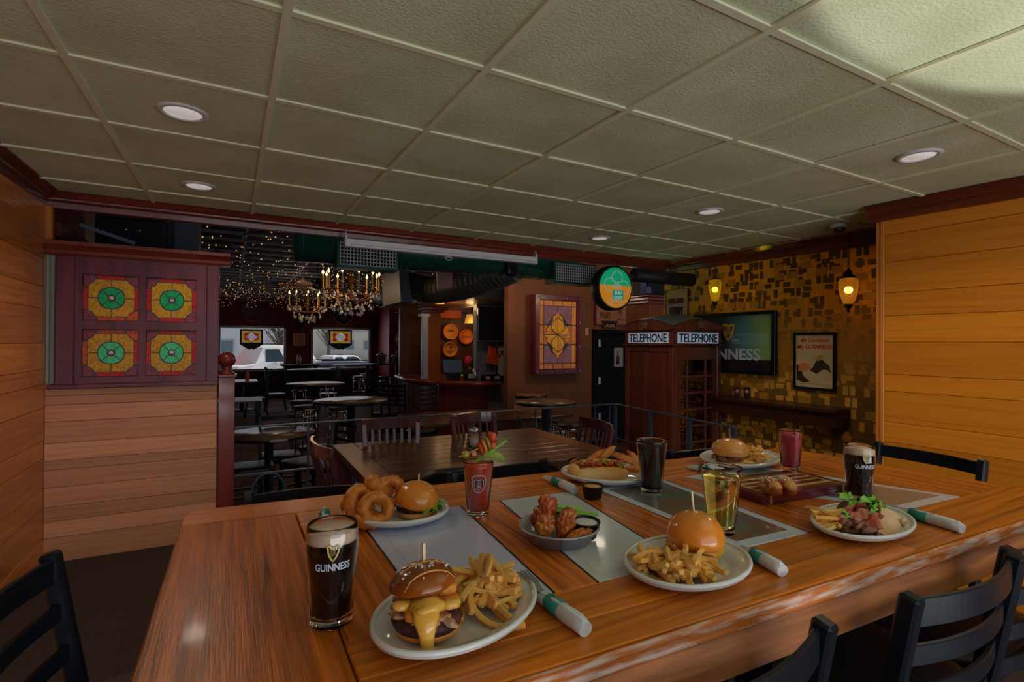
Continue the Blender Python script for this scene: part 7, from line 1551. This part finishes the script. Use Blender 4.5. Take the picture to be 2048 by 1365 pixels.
for (u, v, lab, cc) in ((503, 674, 'small stained glass diamond panel hanging in the left far window', P(100, 90, 150)), (681, 675, 'small stained glass diamond panel hanging in the right far window', P(150, 150, 170))):
    Y_ = YF - .22; c = AY(u, v, Y_); w = AY(u + 23, v, Y_).x - AY(u - 23, v, Y_).x; h = AY(u, v - 15, Y_).z - AY(u, v + 15, Y_).z; r = root('window_glass_panel', lab, 'stained glass', c, 0, 'stained glass panels hanging in the far windows')
    fm2 = MB()
    for q in ((-w / 2, -w / 2 + .05, -h / 2, h / 2), (w / 2 - .05, w / 2, -h / 2, h / 2), (-w / 2, w / 2, h / 2 - .05, h / 2), (-w / 2, w / 2, -h / 2, -h / 2 + .05)): fm2.box(q[0], q[1], -.02, .02, q[2], q[3])
    fm2.prism([(-w / 2, -h / 2), (w / 2, -h / 2), (w * .3, -h / 2 - .09), (.05, -h / 2 - .17), (0, -h / 2 - .13), (-.05, -h / 2 - .17), (-w * .3, -h / 2 - .09)], .04, FY((0, .02, 0))); part('frame', fm2, mat('panel_frame', P(30, 24, 30), rough=.5), r)
    W2, H2_ = w / 2 - .05, h / 2 - .05; bd = .075
    def tg(poly, c_, s=.16): part('glass_piece', MB().prism(poly, .008, FY((0, 0, 0))), glow('glowing_glass', c_, s * 1.2), r)  # emission stands in for window daylight coming through the glass
    for q in ((-W2, -W2 + bd, -H2_ + bd, H2_ - bd), (W2 - bd, W2, -H2_ + bd, H2_ - bd), (-W2 + bd, W2 - bd, H2_ - bd, H2_), (-W2 + bd, W2 - bd, -H2_, -H2_ + bd)): tg([(q[0], q[2]), (q[1], q[2]), (q[1], q[3]), (q[0], q[3])], (.9, .6, .02))
    for sx in (-1, 1):
        for sy in (-1, 1):
            tg([(sx * W2, sy * H2_), (sx * (W2 - bd), sy * H2_), (sx * (W2 - bd), sy * (H2_ - bd)), (sx * W2, sy * (H2_ - bd))], (.9, .45, .6)); x_, z_ = sx * (W2 - bd), sy * (H2_ - bd)
            tg([(x_, z_)] + [(x_ - sx * .14 * cos(t_), z_ - sy * .14 * sin(t_)) for t_ in [pi / 2 * k / 6 for k in range(7)]], (.7, .02, .02)); tg([(x_ - sx * .14, z_), (0, z_), (0, sy * .17), (sx * .21, 0), (x_, 0), (x_, z_ - sy * .14), (x_ - sx * .1, z_ - sy * .1)], tuple(min(1, q * 1.2) for q in cc))
    tg([(0, .15), (.19, 0), (0, -.15), (-.19, 0)], (.85, .88, .85)); part('lead_diamond', MB().tube([(0, -.012, .17), (.21, -.012, 0), (0, -.012, -.17), (-.21, -.012, 0)], .012, 4, closed=True, smooth=False), 'blackmatte', r); part('chain', MB().bar((-w * .3, 0, h / 2), (0, 0, h / 2 + .25), .008, .008).bar((w * .3, 0, h / 2), (0, 0, h / 2 + .25), .008, .008), 'blackmatte', r)
# ================================================================== chandeliers and fan
cryst = mat('crystal', (.7, .76, .88), rough=.1, spec=1, coat=1); brass = mat('aged_brass', P(70, 38, 12), rough=.4, metal=.6); candle = mat('candle_sleeve', P(128, 108, 80), rough=.5); flame = glow('flame_bulb', (1, .62, .25), 3.0)
def chandelier(uc, vbase, du_, Y, label, n, hcand):
    c = AY(uc, vbase, Y); R = AY(uc + du_, vbase, Y).x - c.x; r = root('chandelier', label, 'chandelier', c)
    fr = MB(); fr.tube([(R * cos(a), R * sin(a), 0) for a in [2 * pi * k / 36 for k in range(36)]], R * .02, 6, closed=True)
    for k in range(n): a = 2 * pi * (k + .35) / n; fr.tube([(0, 0, -R * .3), (R * .45 * cos(a), R * .45 * sin(a), -R * .34), (R * .85 * cos(a), R * .85 * sin(a), -R * .2), (R * cos(a), R * sin(a), 0)], R * .025, 6)
    part('frame', fr, brass, r); part('stem', MB().lathe([(0, -R * .42), (R * .1, -R * .36), (R * .05, -R * .25), (R * .08, 0), (R * .04, R * .2), (R * .12, R * .5), (R * .03, R * .6), (.02, R * 1.0), (0, R * 1.0)], 14), brass, r)
    for k in range(n):
        a = 2 * pi * (k + .35) / n; cnd = part('candle', MB().lathe([(0, 0), (R * .06, 0), (R * .06, .02), (R * .032, .03), (R * .032, hcand), (0, hcand)], 10, c=(R * cos(a), R * sin(a), 0)), candle, r); part('flame_bulb', MB().lathe([(0, hcand), (R * .05, hcand + R * .06), (R * .03, hcand + R * .12), (0, hcand + R * .2)], 10, c=(R * cos(a), R * sin(a), 0)), flame, cnd)
    cr_ = MB(); rnd = random.Random(n)
    for k in range(110):
        a = 2 * pi * rnd.random(); q = rnd.choice((1.0, 1.05, .72, .4)); z = -rnd.uniform(.02, .1) - (1.05 - q) * .32 * R / .4 * .8 - (.12 * rnd.random() if q < .9 else 0); s = R * rnd.uniform(.045, .075); cr_.lathe([(0, s * 1.6), (s * .5, s * .6), (s, -s * .4), (0, -s * 1.3)], 6, c=(R * q * cos(a), R * q * sin(a), z), smooth=False)
    o = part('crystals', cr_, cryst, r); o['kind'] = 'stuff'
    part('chain', MB().bar((0, 0, R), (0, 0, 3.2 - c.z), .015, .015), 'black', r); light('chandelier_lamp', 'POINT', (c.x, c.y, c.z + .1), 8, (1, .55, .22), size=.3)
chandelier(703, 583, 54, 7.6, 'large crystal candle chandelier hanging in front of the green grille', 11, .22); chandelier(615, 613, 37, 12.5, 'smaller crystal candle chandelier further back towards the windows', 10, .26)
c = AY(636, 572, 11.0); r = root('ceiling_fan', 'ceiling fan with pale blades between the two chandeliers', 'fan', c); part('hub', MB().lathe([(0, -.08), (.1, -.06), (.12, .04), (.05, .1), (.02, .12), (.02, 3.2 - c.z), (0, 3.2 - c.z)], 18), 'black', r)
for k in range(5):
    a = .35 + 2 * pi * k / 5; bl_ = part('blade', xf(MB().prism([(.16, -.05), (.3, -.075), (.72, -.08), (.78, 0), (.72, .08), (.3, .075), (.16, .05)], .012), Matrix.Rotation(a, 4, 'Z') @ Matrix.Rotation(.22, 4, 'X')), wood('fan_blade', P(96, 72, 50), P(84, 60, 40), axis=0), r)
# ================================================================== outdoors
def car(label, c, L_, H_, rz, paint, name='car'):
    r = root(name, label, 'car', c, rz); pr = [(-.5, .22), (-.5, .5), (-.46, .58), (-.3, .63), (-.2, .96), (-.12, 1.0), (.24, 1.0), (.32, .94), (.43, .6), (.49, .55), (.5, .25)]; W_2 = .9
    body = MB(); n = len(pr); vs = []
    for s in (-1, 1):
        for x, z in pr: k = .8 if z > .7 else 1; vs.append((x * L_, s * W_2 * k, z * H_))
    body.add(vs, [list(range(n))[::-1], list(range(n, 2 * n))] + [[i, (i + 1) % n, n + (i + 1) % n, n + i] for i in range(n)]); part('body', body, paint, r, bevel=.04, seg=2)
    gl = mat('car_glass', (.03, .05, .07), rough=.1)
    for s in (-1, 1):
        for x0, x1 in ((-.2, .03), (.05, .36)): part('window', MB().add([(x0 * L_ * .95, s * .885, .66 * H_), (x1 * L_, s * .885, .66 * H_), ((x1 - .06) * L_, s * .78, .92 * H_), ((x0 + .03) * L_, s * .78, .92 * H_), (x0 * L_ * .95, s * .86, .66 * H_), (x1 * L_, s * .86, .66 * H_), ((x1 - .06) * L_, s * .74, .92 * H_), ((x0 + .03) * L_, s * .74, .92 * H_)], [(0, 1, 2, 3), (7, 6, 5, 4), (0, 4, 5, 1), (1, 5, 6, 2), (2, 6, 7, 3), (3, 7, 4, 0)]), gl, r)
        for x in (-.32, .32): part('wheel', MB().lathe([(0, -.1), (.3, -.1), (.33, -.06), (.33, .06), (.3, .1), (0, .1)], 20), 'blackmatte', r, (x * L_, s * .82, .33), (pi / 2, 0, 0))
        part('roof_rail', MB().bar((-.1 * L_, s * .62, H_ * 1.03), (.26 * L_, s * .62, H_ * 1.03), .04, .04), 'black', r)
    return r
ZG = -.9
car('dark blue grey estate car parked outside the right far window, roof rails showing', (3.4, 20.9, ZG), 4.9, 1.62, .06, mat('slate_paint', P(60, 66, 84), rough=.3, coat=.5), 'estate_car')
car('red car parked outside the left far window', (-1.5, 27, ZG), 4.2, 1.7, -.2, mat('red_paint', P(150, 26, 36), rough=.3, coat=.5)); car('white pickup-like car parked across the left far window', (1.7, 27, ZG), 4.6, 2.2, .5, mat('white_paint_car', (.8, .82, .86), rough=.3, coat=.5)); car('small white car far off in the car park', (6.9, 40, ZG), 4.2, 1.4, .5, mat('white_paint_car2', (.75, .8, .86), rough=.3))
def house(label, c, w, d, h, m):
    r = root('house', label, 'building', c); part('wall', MB().box(-w / 2, w / 2, 0, d, 0, h), m, r); part('roof', MB().prism([(-w / 2 - .3, h), (w / 2 + .3, h), (0, h + w * .22)], d + .4, FY((0, d + .2, 0))), mat('roof_grey', (.3, .32, .36), rough=.8), r)
    for k in range(int(w / 2)): f = part('window', MB().box(-w / 2 + .7 + k * 2, -w / 2 + 1.7 + k * 2, -.06, 0, h * .4, h * .75), 'greypaint', r); part('window_pane', MB().box(-w / 2 + .8 + k * 2, -w / 2 + 1.6 + k * 2, -.08, -.06, h * .43, h * .72), mat('far_pane', (.12, .2, .26), rough=.2), f)
house('pale blue sided house seen through the left far window', (-1.5, 46, ZG), 8, 7, 3.4, 'siding'); house('small pale building seen through the right far window', (13.5, 62, ZG), 9, 7, 3.6, mat('siding2', (.5, .48, .45), rough=.8))
def tree(label, c, H_, seed):
    r = root('bare_tree', label, 'tree', c, 0, 'bare winter trees across the road'); rnd = random.Random(seed); bk = mat('bark', (.09, .075, .065), rough=.9); part('trunk', MB().tube([(0, 0, 0), (.05, 0, H_ * .3), (-.05, .05, H_ * .6)], [.22, .16, .08], 8), bk, r); mb = MB()
    for k in range(46):
        a = rnd.uniform(0, 2 * pi); z0 = H_ * rnd.uniform(.22, .6); l = H_ * rnd.uniform(.2, .42); p0 = Vector((0, 0, z0)); p1 = p0 + Vector((cos(a) * l * .4, sin(a) * l * .4, l * .45)); p2 = p1 + Vector((cos(a + rnd.uniform(-1, 1)) * l * .35, sin(a) * l * .3, l * .45)); mb.tube([p0, p1, p2], [.06, .035, .01], 5)
    part('branches', mb, bk, r)
tree('bare tree seen at the left side of the right far window', (5.6, 56, ZG), 7, 1); tree('bare tree trunk at the right side of the left far window', (3.3, 44, ZG), 7, 2); tree('bare tree further right behind the parked cars', (9.0, 57, ZG), 8, 3)
